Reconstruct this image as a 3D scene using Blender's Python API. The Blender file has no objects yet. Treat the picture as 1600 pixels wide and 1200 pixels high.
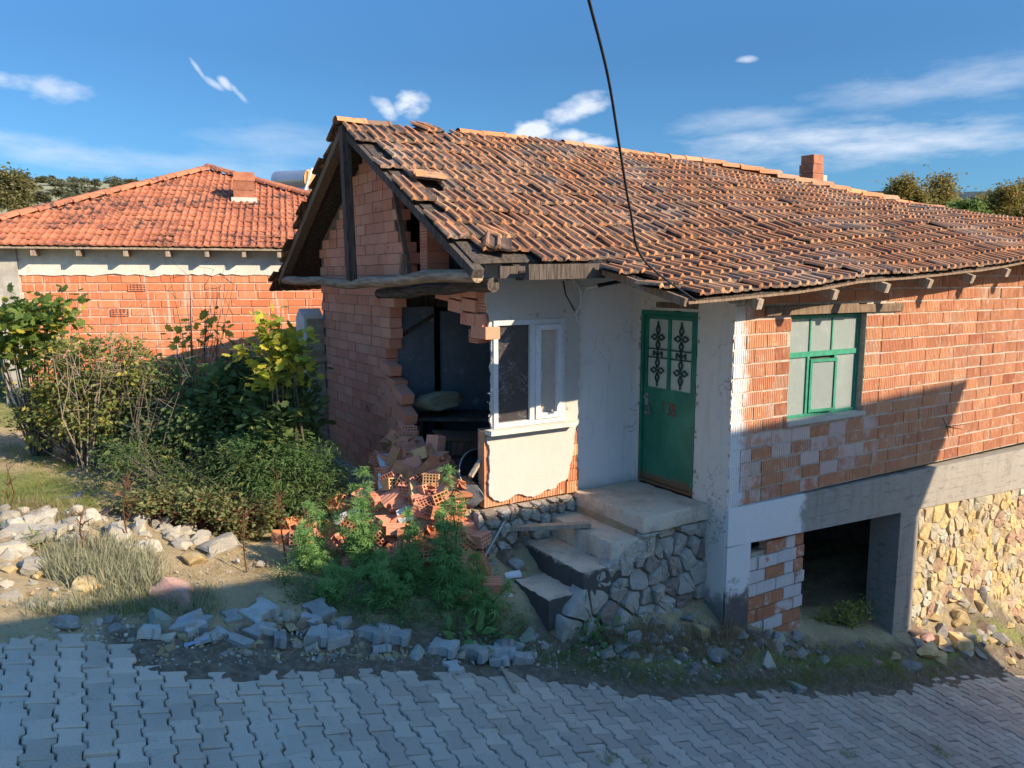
import bpy, bmesh, math, random
import numpy as np
from mathutils import Vector, Matrix, Euler, noise as mnoise
from mathutils.geometry import tessellate_polygon
rng = np.random.default_rng(7); random.seed(7)
SC = bpy.context.scene; COL = SC.collection
R = math.radians
# ------------------------------------------------------------------ camera, sky, sun, exposure
F = 1200.0; TILT = math.atan(165/1200.0); CT, ST = math.cos(TILT), math.sin(TILT)
cd = bpy.data.cameras.new('camera'); cam = bpy.data.objects.new('camera', cd); COL.objects.link(cam)
cd.sensor_width = 36; cd.lens = 36*F/1600; cd.clip_end = 3000; cd.clip_start = .05
cam.rotation_euler = (math.pi/2-TILT, 0, 0); SC.camera = cam
SUN_TAN = .55; SUN_EL = math.atan(SUN_TAN)
sdir = Vector((-.90, .43, 0)).normalized()
sdir = Vector((sdir.x*math.cos(SUN_EL), sdir.y*math.cos(SUN_EL), -math.sin(SUN_EL)))
sl = bpy.data.lights.new('sun', 'SUN'); so = bpy.data.objects.new('sun', sl); COL.objects.link(so)
sl.energy = 2.4; sl.angle = R(.5); sl.color = (1, .83, .62)
so.rotation_euler = sdir.to_track_quat('-Z', 'Y').to_euler(); so.location = (30, -20, 30)
SKY_STRENGTH = .15
SC.view_settings.view_transform = 'Standard'; SC.view_settings.look = 'None'
SC.view_settings.gamma = 1; SC.view_settings.use_curve_mapping = False
SC.view_settings.exposure = 1.8

def build_world():
    w = bpy.data.worlds.new('World'); SC.world = w; w.use_nodes = True
    nt = w.node_tree; nt.nodes.clear(); N = nt.nodes.new; L = nt.links.new
    out = N('ShaderNodeOutputWorld'); bg = N('ShaderNodeBackground'); bg.inputs[1].default_value = SKY_STRENGTH
    L(bg.outputs[0], out.inputs[0])
    sky = N('ShaderNodeTexSky'); sky.sky_type = 'NISHITA'; sky.sun_disc = False
    sky.sun_elevation = SUN_EL; sky.sun_rotation = math.atan2(.90, -.43)
    sky.air_density = 1.0; sky.dust_density = 2.0; sky.ozone_density = 3.0; sky.altitude = 900
    def mth(op, a, b=None, c=None, clamp=False):
        n = N('ShaderNodeMath'); n.operation = op; n.use_clamp = clamp
        for i, v in enumerate((a, b, c)):
            if v is None: continue
            if isinstance(v, (int, float)): n.inputs[i].default_value = v
            else: L(v, n.inputs[i])
        return n.outputs[0]
    tc = N('ShaderNodeTexCoord'); sp = N('ShaderNodeSeparateXYZ'); L(tc.outputs['Generated'], sp.inputs[0])
    az = mth('ARCTAN2', sp.outputs[0], sp.outputs[1]); el = mth('ARCSINE', sp.outputs[2])
    cv = N('ShaderNodeCombineXYZ'); L(az, cv.inputs[0]); L(mth('MULTIPLY', el, 4.2), cv.inputs[1])
    wisp = N('ShaderNodeTexNoise'); wisp.inputs['Scale'].default_value = 9; wisp.inputs['Detail'].default_value = 9
    wisp.inputs['Roughness'].default_value = .62; L(cv.outputs[0], wisp.inputs['Vector'])
    cv2 = N('ShaderNodeCombineXYZ'); L(az, cv2.inputs[0]); L(mth('MULTIPLY', el, 1.6), cv2.inputs[1])
    puff = N('ShaderNodeTexNoise'); puff.inputs['Scale'].default_value = 28; puff.inputs['Detail'].default_value = 7
    puff.inputs['Roughness'].default_value = .55; L(cv2.outputs[0], puff.inputs['Vector'])
    # centre px, radius px, strength, kind, tilt
    clouds = [(1330, 222, 330, 42, .95, 0, .02), (1500, 128, 250, 34, .55, 0, -.02), (1150, 190, 150, 24, .5, 0, 0),
              (835, 206, 48, 22, 1.25, 1, 0), (885, 214, 55, 14, 1.0, 1, 0), (905, 168, 62, 22, .95, 1, -.25), (642, 163, 34, 24, 1.25, 1, -.1), (600, 165, 26, 18, .9, 1, .5),
              (312, 112, 15, 7, .75, 1, 1.2), (330, 128, 22, 7, .6, 1, .5), (352, 130, 15, 10, .8, 1, .6), (372, 145, 18, 8, .7, 1, .9), (15, 124, 50, 16, .6, 1, .1), (85, 140, 60, 20, .6, 1, 0), (60, 235, 220, 26, .6, 0, .1), (300, 260, 400, 26, .45, 0, .06),
              (430, 225, 150, 40, .35, 0, 0), (1168, 92, 20, 7, .7, 1, 0), (925, 222, 40, 10, .9, 1, 0)]
    tot = None
    for (px, py, rx, ry, s, kind, tl) in clouds:
        cx, cy = (px-800)/F, (600-py)/F
        d = Vector((cx, CT+cy*ST, -ST+cy*CT)).normalized()
        a0, e0 = math.atan2(d.x, d.y), math.asin(d.z)
        k = math.cos(a0)**1
        da = mth('SUBTRACT', az, a0); de = mth('SUBTRACT', el, e0)
        de = mth('MULTIPLY_ADD', da, tl, de)
        q = mth('ADD', mth('POWER', mth('ABSOLUTE', mth('DIVIDE', da, rx/F*k)), 2.0), mth('POWER', mth('ABSOLUTE', mth('DIVIDE', de, ry/F)), 2.0))
        m = mth('SUBTRACT', 1.0, q, clamp=True)
        n = (puff if kind else wisp).outputs[0]
        v = mth('MULTIPLY', mth('SUBTRACT', mth('MULTIPLY_ADD', m, .36 if kind else .30, n), .56 if kind else .56), 3.2 if kind else 2.2, clamp=True)
        v = mth('MULTIPLY', mth('MULTIPLY', v, s), mth('POWER', m, .5))
        tot = v if tot is None else mth('MAXIMUM', tot, v)
    tot = mth('MULTIPLY', mth('MINIMUM', tot, 1.0), .86)
    tint = N('ShaderNodeMix'); tint.data_type = 'RGBA'; tint.blend_type = 'MULTIPLY'; tint.inputs[0].default_value = 1
    L(sky.outputs[0], tint.inputs[6]); ramp = N('ShaderNodeValToRGB'); L(mth('DIVIDE', el, math.pi/2, clamp=True), ramp.inputs[0]); el_ = ramp.color_ramp.elements
    stops = [(0, .50), (.055, .56), (.166, .58), (.33, .98), (.66, 1.55), (1, 1.6)]      # even clear blue up to the zenith
    while len(el_) < len(stops): el_.new(.5)
    for e_, (p_, g_) in zip(el_, stops): e_.position = p_; e_.color = (g_*.225/2, g_*.395/2, g_*.50/2, 1)
    dbl = N('ShaderNodeMix'); dbl.data_type = 'RGBA'; dbl.blend_type = 'ADD'; dbl.inputs[0].default_value = 1; L(ramp.outputs[0], dbl.inputs[6]); L(ramp.outputs[0], dbl.inputs[7])
    L(dbl.outputs[2], tint.inputs[7])
    mix = N('ShaderNodeMix'); mix.data_type = 'RGBA'; L(tot, mix.inputs[0]); L(tint.outputs[2], mix.inputs[6])
    mix.inputs[7].default_value = (1.9, 2.0, 2.2, 1)
    L(mix.outputs[2], bg.inputs[0])
build_world()

# ------------------------------------------------------------------ frames and rays
ANG = R(58)
U = np.array([math.sin(ANG), math.cos(ANG), 0]); V = np.array([-math.cos(ANG), math.sin(ANG), 0]); C0 = np.array([2.31, 7.971, 0])
HM = Matrix(((U[0], V[0], 0, C0[0]), (U[1], V[1], 0, C0[1]), (0, 0, 1, 0), (0, 0, 0, 1)))   # house frame -> world
def W(a, b, z): return C0+U*a+V*b+np.array([0, 0, z])
def loc(p): q = np.asarray(p)-C0; return np.array([q@U, q@V, q[2]])
def ray(x, y):
    cx, cy = (x-800)/F, (600-y)/F
    d = np.array([cx, CT+cy*ST, -ST+cy*CT]); return d/d[1]
def fwd(p): return p[1]*CT-p[2]*ST
def proj(p):
    f = max(fwd(p), .05); return 800+F*p[0]/f, 600-F*(p[1]*ST+p[2]*CT)/f
def onB(x, y, b):
    d = ray(x, y); p0 = W(0, b, 0); return d*np.dot(p0, V)/np.dot(d, V)
def onA(x, y, a):
    d = ray(x, y); p0 = W(a, 0, 0); return d*np.dot(p0, U)/np.dot(d, U)

# ------------------------------------------------------------------ ground heights (house frame a,b)
def street_z(a, b): return -2.85-.225*(a+6.2)+.08*(b+.2)
def on_street(x, y):
    d = ray(x, y); k0 = -2.85-.225*(-C0@U+6.2)+.08*(-C0@V+.2); k = -.225*(d@U)+.08*(d@V)
    return d*k0/(d[2]-k)
EDGE_PX = [(-200, 960), (0, 985), (90, 990), (170, 1000), (235, 1045), (330, 1055), (480, 1040), (600, 1035), (700, 1040), (800, 1047), (900, 1065), (1030, 1080), (1150, 1082), (1250, 1075), (1400, 1068), (1500, 1058), (1600, 1040), (1750, 1020)]
EDGE = np.array([loc(on_street(*p))[:2] for p in EDGE_PX]); EDGE = EDGE[np.argsort(EDGE[:, 0])]
EDGE = np.vstack([[-60, EDGE[0, 1]+.3], EDGE, [60, EDGE[-1, 1]]])
def edge_b(a): return np.interp(a, EDGE[:, 0], EDGE[:, 1])
_cp = [(-2.3, .7, -3.28), (-2.15, 1.3, -3.05), (-2.4, 2.4, -2.5), (-2.35, 3.3, -2.5), (-2.9, 2.3, -2.75), (-2.9, 3.2, -2.75), (-3.4, 1.8, -3.05), (-3.9, 2.4, -3.0), (-2.7, 1.6, -2.95),
       (-2.6, 4.3, -2.85), (-2.6, 5.2, -2.8), (-2.6, 7, -2.65), (-4, 4, -2.85), (-5.3, 1.65, -2.75), (-6.3, 2.2, -2.6), (-6.5, 3, -2.52), (-8, 4, -2.4), (-6, 5, -2.5), (-5, 8, -2.5), (-10, 8, -2.3),
       (-3, 10, -2.4), (3, 12, -2.4), (-14, 4, -2.0), (-4.6, 1.3, -2.92), (-3.3, 1.1, -3.2), (-2.6, .55, -3.5), (-1.7, .1, -3.7), (-1.2, .1, -3.65), (0, -.02, -3.78), (-.5, .2, -3.62), (1.4, 0, -4.22), (2.3, 0, -4.45), (3.4, 0, -4.74), 
       (5.7, -.05, -4.75), (5.0, .0, -4.42), (4.55, -.12, -4.72), (4.05, -.08, -4.82), (5.2, -.2, -4.85), (8, 0, -5.7), (2, 2.5, -4.35), (2.5, 1, -4.45), (5, 4, -4.8), (0, 5, -3.5), (12, 6, -5.6), (12, 0, -6.4)]
for _a in (-14, -10, -8, -6.8, -6, -5.6, -5, -4, -3, -2, -1, 0, 1, 2, 3, 4.5, 6, 8, 12):
    _b = float(edge_b(_a)); _cp.append((_a, _b, street_z(_a, _b)+.0)); _cp.append((_a, _b-1.2, street_z(_a, _b-1.2)))
_cp = np.array(_cp)
def _tps(r2): return np.where(r2 > 1e-9, r2*np.log(np.maximum(r2, 1e-9)), 0)
_n = len(_cp); _d2 = ((_cp[:, None, :2]-_cp[None, :, :2])**2).sum(-1)
_A = np.zeros((_n+3, _n+3)); _A[:_n, :_n] = _tps(_d2)+np.eye(_n)*.02; _A[:_n, _n] = 1; _A[:_n, n1:=_n+1] = _cp[:, 0]; _A[:_n, _n+2] = _cp[:, 1]
_A[_n:, :_n] = _A[:_n, _n:].T
_w = np.linalg.solve(_A, np.concatenate([_cp[:, 2], [0, 0, 0]]))
def G(a, b):
    a = np.asarray(a, float); b = np.asarray(b, float); sh = np.broadcast(a, b).shape
    a, b = np.broadcast_to(a, sh).ravel(), np.broadcast_to(b, sh).ravel()
    ac, bc = np.clip(a, -13, 11), np.clip(b, -3, 12)
    out = np.zeros(len(a))
    for s in range(0, len(a), 20000):
        aa, bb = ac[s:s+20000], bc[s:s+20000]
        r2 = (aa[:, None]-_cp[None, :, 0])**2+(bb[:, None]-_cp[None, :, 1])**2
        out[s:s+20000] = _tps(r2)@_w[:_n]+_w[_n]+_w[_n+1]*aa+_w[_n+2]*bb
    eb = edge_b(a); t = np.clip((eb-b)/.25, 0, 1)
    out = out*(1-t)+(street_z(a, b)-.05)*t
    crest = np.interp(b, [1.35, 1.6, 2.0, 2.6, 3.2, 3.7, 4.3], [-2.9, -2.42, -2.22, -2.05, -1.98, -2.15, -2.9])      # heap of the collapsed corner
    heap = crest-np.where(a < -2.25, (-2.25-a)*.80, (a+2.25)*.9); out = np.where((b > 1.35) & (b < 4.3) & (a < -1.2) & (a > -3.9), np.maximum(out, heap), out)
    far = np.clip((np.hypot(a, b-3)-14)/40, 0, 1)
    return (out*(1-far)+(-3.2)*far).reshape(sh)
def ghit(x, y, off=0.0, tmax=30):
    d = ray(x, y); ts = np.arange(2.5, tmax, .04); P = d[None, :]*ts[:, None]; q = P-C0
    g = G(q@U, q@V)+off; i = np.argmax(P[:, 2] < g)
    return P[i] if P[i, 2] < g[i] else None

# ------------------------------------------------------------------ materials
MAT = {}
class NT:
    def __init__(s, name):
        s.m = bpy.data.materials.new(name); s.m.use_nodes = True; s.nt = s.m.node_tree; s.nt.nodes.clear()
        s.out = s.N('ShaderNodeOutputMaterial'); s.bs = s.N('ShaderNodeBsdfPrincipled'); s.L(s.bs.outputs[0], s.out.inputs[0])
    def N(s, t): return s.nt.nodes.new(t)
    def L(s, a, b): s.nt.links.new(a, b)
    def put(s, sock, v):
        if isinstance(v, (int, float)): sock.default_value = v
        elif isinstance(v, tuple): sock.default_value = v if len(v) == len(sock.default_value) else (*v, 1)
        else: s.L(v, sock)
    def mth(s, op, a, b=None, c=None, clamp=False):
        n = s.N('ShaderNodeMath'); n.operation = op; n.use_clamp = clamp
        for i, v in enumerate((a, b, c)):
            if v is not None: s.put(n.inputs[i], v)
        return n.outputs[0]
    def mix(s, f, a, b, mode='MIX'):
        n = s.N('ShaderNodeMix'); n.data_type = 'RGBA'; n.blend_type = mode
        s.put(n.inputs[0], f); s.put(n.inputs[6], a); s.put(n.inputs[7], b); return n.outputs[2]
    def noise(s, vec, scale, detail=5, rough=.6, dist=0):
        n = s.N('ShaderNodeTexNoise'); n.inputs['Scale'].default_value = scale; n.inputs['Detail'].default_value = detail
        n.inputs['Roughness'].default_value = rough; n.inputs['Distortion'].default_value = dist; s.L(vec, n.inputs['Vector']); return n.outputs[0]
    def step(s, v, lo, hi):
        n = s.N('ShaderNodeMapRange'); n.inputs[1].default_value = lo; n.inputs[2].default_value = hi; n.interpolation_type = 'SMOOTHSTEP'
        s.put(n.inputs[0], v); return n.outputs[0]
    def attr(s, name):
        n = s.N('ShaderNodeAttribute'); n.attribute_name = name; return n.outputs['Fac']
    def rnd(s):
        oi = s.N('ShaderNodeObjectInfo'); return s.mth('FRACT', s.mth('ADD', oi.outputs['Random'], s.attr('rnd')))
    def pos(s): return s.N('ShaderNodeNewGeometry').outputs['Position']
    def ocoord(s, rnd=None):
        v = s.N('ShaderNodeTexCoord').outputs['Object']
        if rnd is None: return v
        n = s.N('ShaderNodeVectorMath'); n.operation = 'ADD'; s.L(v, n.inputs[0]); s.L(s.mth('MULTIPLY', rnd, 37.0), n.inputs[1]); return n.outputs[0]
    def local(s):    # house frame coordinates a, b, z
        p = s.pos(); n = s.N('ShaderNodeVectorMath'); n.operation = 'SUBTRACT'; s.L(p, n.inputs[0]); n.inputs[1].default_value = tuple(C0)
        r = []
        for ax in (U, V, (0, 0, 1)):
            d = s.N('ShaderNodeVectorMath'); d.operation = 'DOT_PRODUCT'; s.L(n.outputs[0], d.inputs[0]); d.inputs[1].default_value = tuple(ax); r.append(d.outputs['Value'])
        return r
    def stretch(s, vec, x, y, z):
        n = s.N('ShaderNodeVectorMath'); n.operation = 'MULTIPLY'; s.L(vec, n.inputs[0]); n.inputs[1].default_value = (x, y, z); return n.outputs[0]
    def bump(s, h, strength=.3, dist=.01):
        b = s.N('ShaderNodeBump'); b.inputs['Strength'].default_value = strength; b.inputs['Distance'].default_value = dist
        s.L(h, b.inputs['Height']); s.L(b.outputs[0], s.bs.inputs['Normal'])
    def fin(s, col, rough=.85, spec=.25, metal=0):
        s.put(s.bs.inputs['Base Color'], col); s.put(s.bs.inputs['Roughness'], rough); s.bs.inputs['Specular IOR Level'].default_value = spec; s.bs.inputs['Metallic'].default_value = metal
        return s.m
def val(s, c, r, lo, hi):    # brightness variation
    return s.mix(1.0, c, s.comb(s.mth('MULTIPLY_ADD', r, hi-lo, lo)), 'MULTIPLY')
def _comb(s, v):
    n = s.N('ShaderNodeCombineXYZ')
    for i in range(3): s.L(v, n.inputs[i])
    return n.outputs[0]
NT.comb = _comb
def simple(name, c1, c2, scale=6, rough=.85, bump=.4, bscale=40, bdist=.008, var=(.75, 1.2), world=False, c3=None, t3=(.58, .7), spec=.25, metal=0, stretch=None, s3=None):
    s = NT(name); r = s.rnd(); v = s.pos() if world else s.ocoord(r)
    if stretch: v = s.stretch(v, *stretch)
    c = s.mix(s.step(s.noise(v, scale), .35, .65), c1, c2)
    if c3 is not None: c = s.mix(s.step(s.noise(v, s3 or scale*1.7, 7, .7), *t3), c, c3)
    c = val(s, c, r, *var)
    c = val(s, c, s.noise(v, bscale, 3), .8, 1.2)
    if bump: s.bump(s.noise(v, bscale, 6, .65), bump, bdist)
    MAT[name] = s.fin(c, rough, spec, metal); return MAT[name]

def build_materials():
    # bricks of the street wall, with whitewash near the corner and under the window
    s = NT('terracotta'); r = s.rnd(); v = s.pos(); a, b, z = s.local()
    c = s.mix(r, (.52, .22, .115), (.60, .29, .155)); c = s.mix(s.step(s.noise(s.comb(r), 13, 0), .5, .8), c, (.46, .165, .09)); c = s.mix(s.mth('MULTIPLY', s.step(s.noise(v, 1.6, 6, .7), .5, .75), .45), c, (.62, .40, .26))
    c = s.mix(s.step(s.noise(v, 9, 6, .7), .52, .72), c, (.68, .46, .32))
    c = s.mix(s.mth('MULTIPLY', s.step(s.noise(s.stretch(v, 5, 5, 1.2), 4, 6, .65), .55, .75), .55), c, (.30, .11, .07))
    n1 = s.noise(v, 6, 6, .65)
    m1 = s.mth('MULTIPLY', s.step(s.mth('SUBTRACT', s.mth('MULTIPLY_ADD', n1, .5, .0), a), -.03, .14), s.step(b, .35, .25))
    # uneven strip on the corner, only on the street face
    w = s.mth('MULTIPLY', s.step(s.mth('ADD', a, s.mth('MULTIPLY', s.mth('SUBTRACT', n1, .5), .5)), .30, .10), s.step(b, .3, .2))
    w = s.mth('MULTIPLY', w, s.step(a, -.3, -.1))
    px = s.mth('ABSOLUTE', s.mth('SUBTRACT', a, 1.35)); pz = s.mth('ABSOLUTE', s.mth('ADD', z, 2.0))
    e = s.mth('ADD', s.mth('POWER', s.mth('DIVIDE', px, 1.35), 3), s.mth('POWER', s.mth('DIVIDE', pz, .5), 3))
    patch = s.mth('MULTIPLY', s.step(e, 1.1, .6), s.step(s.mth('ADD', s.mth('MULTIPLY', r, .62), s.mth('MULTIPLY', n1, .8)), .66, .86))
    patch = s.mth('MULTIPLY', patch, s.mth('MULTIPLY', s.step(b, .3, .2), .50))
    low = s.mth('MULTIPLY', s.step(z, -2.85, -2.9), s.mth('MULTIPLY', s.step(s.mth('ADD', s.mth('MULTIPLY', r, .6), n1), .7, .86), s.step(a, -.1, .1)))
    w = s.mth('MAXIMUM', s.mth('MAXIMUM', w, patch), s.mth('MULTIPLY', low, .85))
    c = s.mix(w, c, (.72, .68, .66))
    s.bump(s.noise(v, 60, 5), .35, .004); MAT['terracotta'] = s.fin(c, .85, .25)
    # gable and fallen bricks: redder
    s = NT('terracotta_red'); r = s.rnd(); v = s.ocoord(r)
    c = s.mix(r, (.62, .235, .14), (.74, .34, .215)); c = s.mix(s.step(s.noise(v, 8, 6, .7), .5, .75), c, (.56, .33, .24))
    c = s.mix(s.step(s.noise(v, 3, 6, .7), .62, .72), c, (.33, .10, .06))
    s.bump(s.noise(v, 60, 5), .35, .004); MAT['terracotta_red'] = s.fin(c, .85, .25)
    s = NT('terracotta_orange'); r = s.rnd(); v = s.ocoord(r)
    c = s.mix(r, (.50, .17, .08), (.62, .29, .14)); c = s.mix(s.step(s.noise(v, 10, 6, .7), .52, .75), c, (.62, .42, .30))
    c = s.mix(s.step(s.noise(s.comb(r), 17, 0), .6, .64), c, (.66, .42, .20))
    s.bump(s.noise(v, 60, 5), .35, .004); MAT['terracotta_orange'] = s.fin(c, .85, .25)
    # old roof tiles
    s = NT('old_roof_tile'); r = s.rnd(); v = s.pos(); h = s.attr('h')
    c = s.mix(r, (.58, .26, .115), (.42, .175, .085)); c = s.mix(s.step(s.noise(s.comb(r), 21, 0), .5, .7), c, (.64, .32, .15)); c = s.mix(s.step(s.noise(s.comb(r), 33, 0), .62, .7), c, (.25, .15, .10))
    lich = s.noise(v, 28, 8, .75); big = s.noise(v, .9, 3)
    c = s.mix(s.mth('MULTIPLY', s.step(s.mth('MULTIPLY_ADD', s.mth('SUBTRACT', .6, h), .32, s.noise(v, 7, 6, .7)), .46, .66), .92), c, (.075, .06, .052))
    c = s.mix(s.mth('MULTIPLY', s.step(s.mth('ADD', s.mth('MULTIPLY', lich, .7), s.mth('MULTIPLY', big, .55)), .62, .76), .65), c, (.40, .33, .26))
    c = s.mix(s.step(s.noise(v, 45, 6, .7), .60, .70), c, (.10, .075, .06))
    s.bump(s.noise(v, 55, 6, .7), .6, .008); MAT['old_roof_tile'] = s.fin(c, .92, .15)
    s = NT('new_roof_tile'); r = s.rnd(); v = s.pos()
    c = s.mix(r, (.50, .19, .10), (.40, .14, .075)); c = s.mix(s.step(s.noise(s.stretch(v, 1, 1, 4), .75, 4, .7), .46, .58), c, s.mix(s.step(s.noise(v, 9, 5), .42, .62), c, (.075, .05, .045)))
    s.bump(s.noise(v, 50, 5), .3, .005); MAT['new_roof_tile'] = s.fin(c, .85, .2)
    # left house bricks: pale drips of mortar
    s = NT('smooth_brick'); r = s.rnd(); v = s.pos()
    c = s.mix(r, (.58, .17, .075), (.66, .26, .13)); c = s.mix(s.step(s.noise(s.stretch(v, 9, 9, .55), 1.6, 5, .65), .55, .68), c, (.66, .47, .37))
    c = s.mix(s.step(s.noise(v, 12, 6, .7), .6, .75), c, (.7, .42, .3))
    s.bump(s.noise(v, 40, 5), .25, .004); MAT['smooth_brick'] = s.fin(c, .85, .2)
    # painted plaster
    s = NT('white_plaster'); v = s.pos(); a, b, z = s.local()
    c = s.mix(s.noise(v, 3, 5), (.80, .78, .76), (.74, .71, .69)); c = s.mix(s.step(s.noise(s.stretch(v, 3, 3, .8), 2, 6, .7), .58, .78), c, (.55, .50, .45))
    c = s.mix(s.mth('MULTIPLY', s.step(s.mth('MULTIPLY_ADD', s.noise(v, 5, 5), .5, z), -2.05, -2.3), .6), c, (.62, .52, .41))
    c = s.mix(s.step(s.noise(v, 26, 6, .7), .68, .72), c, (.42, .37, .33))
    ck = s.mth('ABSOLUTE', s.mth('SUBTRACT', s.noise(v, 1.3, 7, .62), .5)); ck = s.mth('MULTIPLY', s.step(ck, .006, .001), s.step(s.noise(v, .9, 2), .5, .62)); c = s.mix(ck, c, (.22, .19, .17)); c = s.mix(s.mth('MULTIPLY', s.step(s.noise(s.stretch(v, 7, 7, .7), 1.4, 6, .7), .52, .74), .5), c, (.52, .48, .43))
    s.bump(s.noise(v, 14, 8, .7), .35, .012); MAT['white_plaster'] = s.fin(c, .9, .2)
    s = NT('window_plaster'); v = s.pos()  # darker copy of the white plaster, toned down for the sunlit wall
    c = s.mix(s.noise(v, 4, 5), (.57, .53, .48), (.50, .46, .41)); c = s.mix(s.step(s.noise(v, 11, 7, .7), .62, .72), c, (.42, .36, .30)); c = s.mix(s.step(s.noise(v, 30, 6, .7), .66, .72), c, (.32, .27, .22))
    s.bump(s.noise(v, 14, 8, .7), .35, .012); MAT['window_plaster'] = s.fin(c, .9, .2)
    s = NT('cream_plaster'); v = s.pos(); a, b, z = s.local()
    c = s.mix(s.noise(v, 4, 5), (.78, .70, .60), (.72, .64, .54)); c = s.mix(s.step(s.noise(v, 9, 7, .7), .6, .72), c, (.5, .43, .36))
    c = s.mix(s.step(s.mth('MULTIPLY_ADD', s.noise(v, 7, 6), .8, z), -2.9, -3.25), c, (.20, .18, .165))
    ck = s.mth('ABSOLUTE', s.mth('SUBTRACT', s.noise(v, 1.6, 7, .62), .5)); ck = s.mth('MULTIPLY', s.step(ck, .006, .001), s.step(s.noise(v, 1.1, 2), .46, .6)); c = s.mix(ck, c, (.22, .19, .17)); c = s.mix(s.mth('MULTIPLY', s.step(s.noise(s.stretch(v, 7, 7, .7), 1.4, 6, .7), .50, .74), .5), c, (.50, .43, .35))
    s.bump(s.noise(v, 16, 8, .7), .4, .012); MAT['cream_plaster'] = s.fin(c, .9, .2)
    # street beam and pillars: whitewashed on the left, bare further on, black below
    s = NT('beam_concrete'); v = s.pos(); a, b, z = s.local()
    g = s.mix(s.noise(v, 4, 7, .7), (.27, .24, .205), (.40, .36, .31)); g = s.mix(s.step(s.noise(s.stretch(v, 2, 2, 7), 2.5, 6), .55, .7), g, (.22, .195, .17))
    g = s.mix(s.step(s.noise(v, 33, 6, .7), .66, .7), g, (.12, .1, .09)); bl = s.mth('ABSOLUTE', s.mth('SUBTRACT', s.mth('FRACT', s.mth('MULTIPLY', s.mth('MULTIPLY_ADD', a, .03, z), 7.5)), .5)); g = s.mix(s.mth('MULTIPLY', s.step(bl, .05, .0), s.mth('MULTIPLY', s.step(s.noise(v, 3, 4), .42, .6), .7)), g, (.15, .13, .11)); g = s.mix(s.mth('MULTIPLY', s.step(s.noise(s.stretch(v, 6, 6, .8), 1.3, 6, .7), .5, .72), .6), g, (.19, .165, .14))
    n = s.noise(v, 5, 7, .7)
    wm = s.step(s.mth('ADD', a, s.mth('MULTIPLY', s.mth('SUBTRACT', n, .5), .7)), 1.32, 1.12)
    wm = s.mth('MULTIPLY', wm, s.step(b, .12, .02)); wm = s.mth('MULTIPLY', wm, s.step(s.mth('MULTIPLY_ADD', n, 1.1, z), -2.95, -2.75))
    c = s.mix(wm, g, (.72, .69, .66))
    blackm = s.mth('MULTIPLY', s.step(a, 1.0, .6), s.step(s.mth('MULTIPLY_ADD', n, 1.0, z), -2.85, -3.1)); c = s.mix(s.mth('MULTIPLY', blackm, .9), c, (.10, .09, .082))  # near black towards the bottom of the beam and pillar at the left
    s.bump(s.noise(v, 22, 8, .7), .5, .012); MAT['beam_concrete'] = s.fin(c, .9, .2)
    s = NT('step_concrete'); v = s.pos(); a, b, z = s.local()
    g = s.mix(s.noise(v, 5, 7, .7), (.72, .60, .46), (.58, .48, .37)); g = s.mix(s.step(s.noise(v, 30, 6, .7), .58, .68), g, (.36, .29, .22)); g = s.mix(s.mth('MULTIPLY', s.step(s.noise(v, 2.6, 8, .75), .45, .68), .75), g, (.36, .28, .20)); g = s.mix(s.step(s.noise(v, 70, 4, .7), .64, .7), g, (.75, .68, .58))
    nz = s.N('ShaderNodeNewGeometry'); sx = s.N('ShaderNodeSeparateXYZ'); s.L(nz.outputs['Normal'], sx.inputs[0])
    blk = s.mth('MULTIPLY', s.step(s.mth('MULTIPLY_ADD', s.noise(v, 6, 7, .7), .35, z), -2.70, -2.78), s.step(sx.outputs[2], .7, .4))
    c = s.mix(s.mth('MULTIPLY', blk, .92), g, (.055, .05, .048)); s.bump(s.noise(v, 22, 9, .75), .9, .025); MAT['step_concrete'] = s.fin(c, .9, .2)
    simple('grey_concrete', (.33, .30, .26), (.46, .43, .38), 3, world=True, c3=(.24, .21, .18)); simple('pale_concrete', (.52, .48, .42), (.62, .58, .50), 2.5, world=True, c3=(.42, .37, .31))
    simple('mortar', (.50, .42, .34), (.38, .31, .25), 14, world=True, bump=.8, bdist=.02); simple('dark_mortar', (.20, .13, .10), (.30, .2, .15), 14, world=True, bump=.8, bdist=.02)
    simple('pale_mortar', (.50, .35, .26), (.60, .46, .37), 9, world=True); simple('earth_mortar', (.38, .29, .18), (.47, .37, .25), 10, world=True, bump=.9, bdist=.03)
    # pavers
    s = NT('paver'); r = s.rnd(); v = s.pos()
    c = s.mix(r, (.43, .35, .275), (.52, .43, .34)); c = s.mix(s.step(s.noise(v, 2.2, 5), .4, .7), c, (.47, .385, .305)); c = val(s, c, s.noise(v, 90, 4, .7), .72, 1.28); c = val(s, c, s.mth('FRACT', s.mth('MULTIPLY', r, 7.3)), .80, 1.10)
    c = s.mix(s.step(s.noise(v, 6, 8, .75), .56, .72), c, (.27, .245, .21)); c = s.mix(s.step(s.noise(v, 26, 8, .75), .62, .72), c, (.17, .165, .155)); c = s.mix(s.step(s.noise(v, .7, 6, .6), .5, .7), c, (.47, .42, .35)); c = s.mix(s.step(s.noise(v, 3.1, 8, .8), .62, .70), c, (.20, .175, .14)); c = s.mix(s.step(s.noise(v, 1.3, 5), .6, .75), c, (.35, .31, .26)); s.bump(s.noise(v, 70, 7, .7), .55, .008); MAT['paver'] = s.fin(c, .82, .3)
    simple('joint_sand', (.09, .08, .07), (.15, .13, .11), 30, world=True)
    # ground with attributes
    s = NT('soil'); v = s.pos(); g = s.attr('grass'); dk = s.attr('dark')
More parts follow.
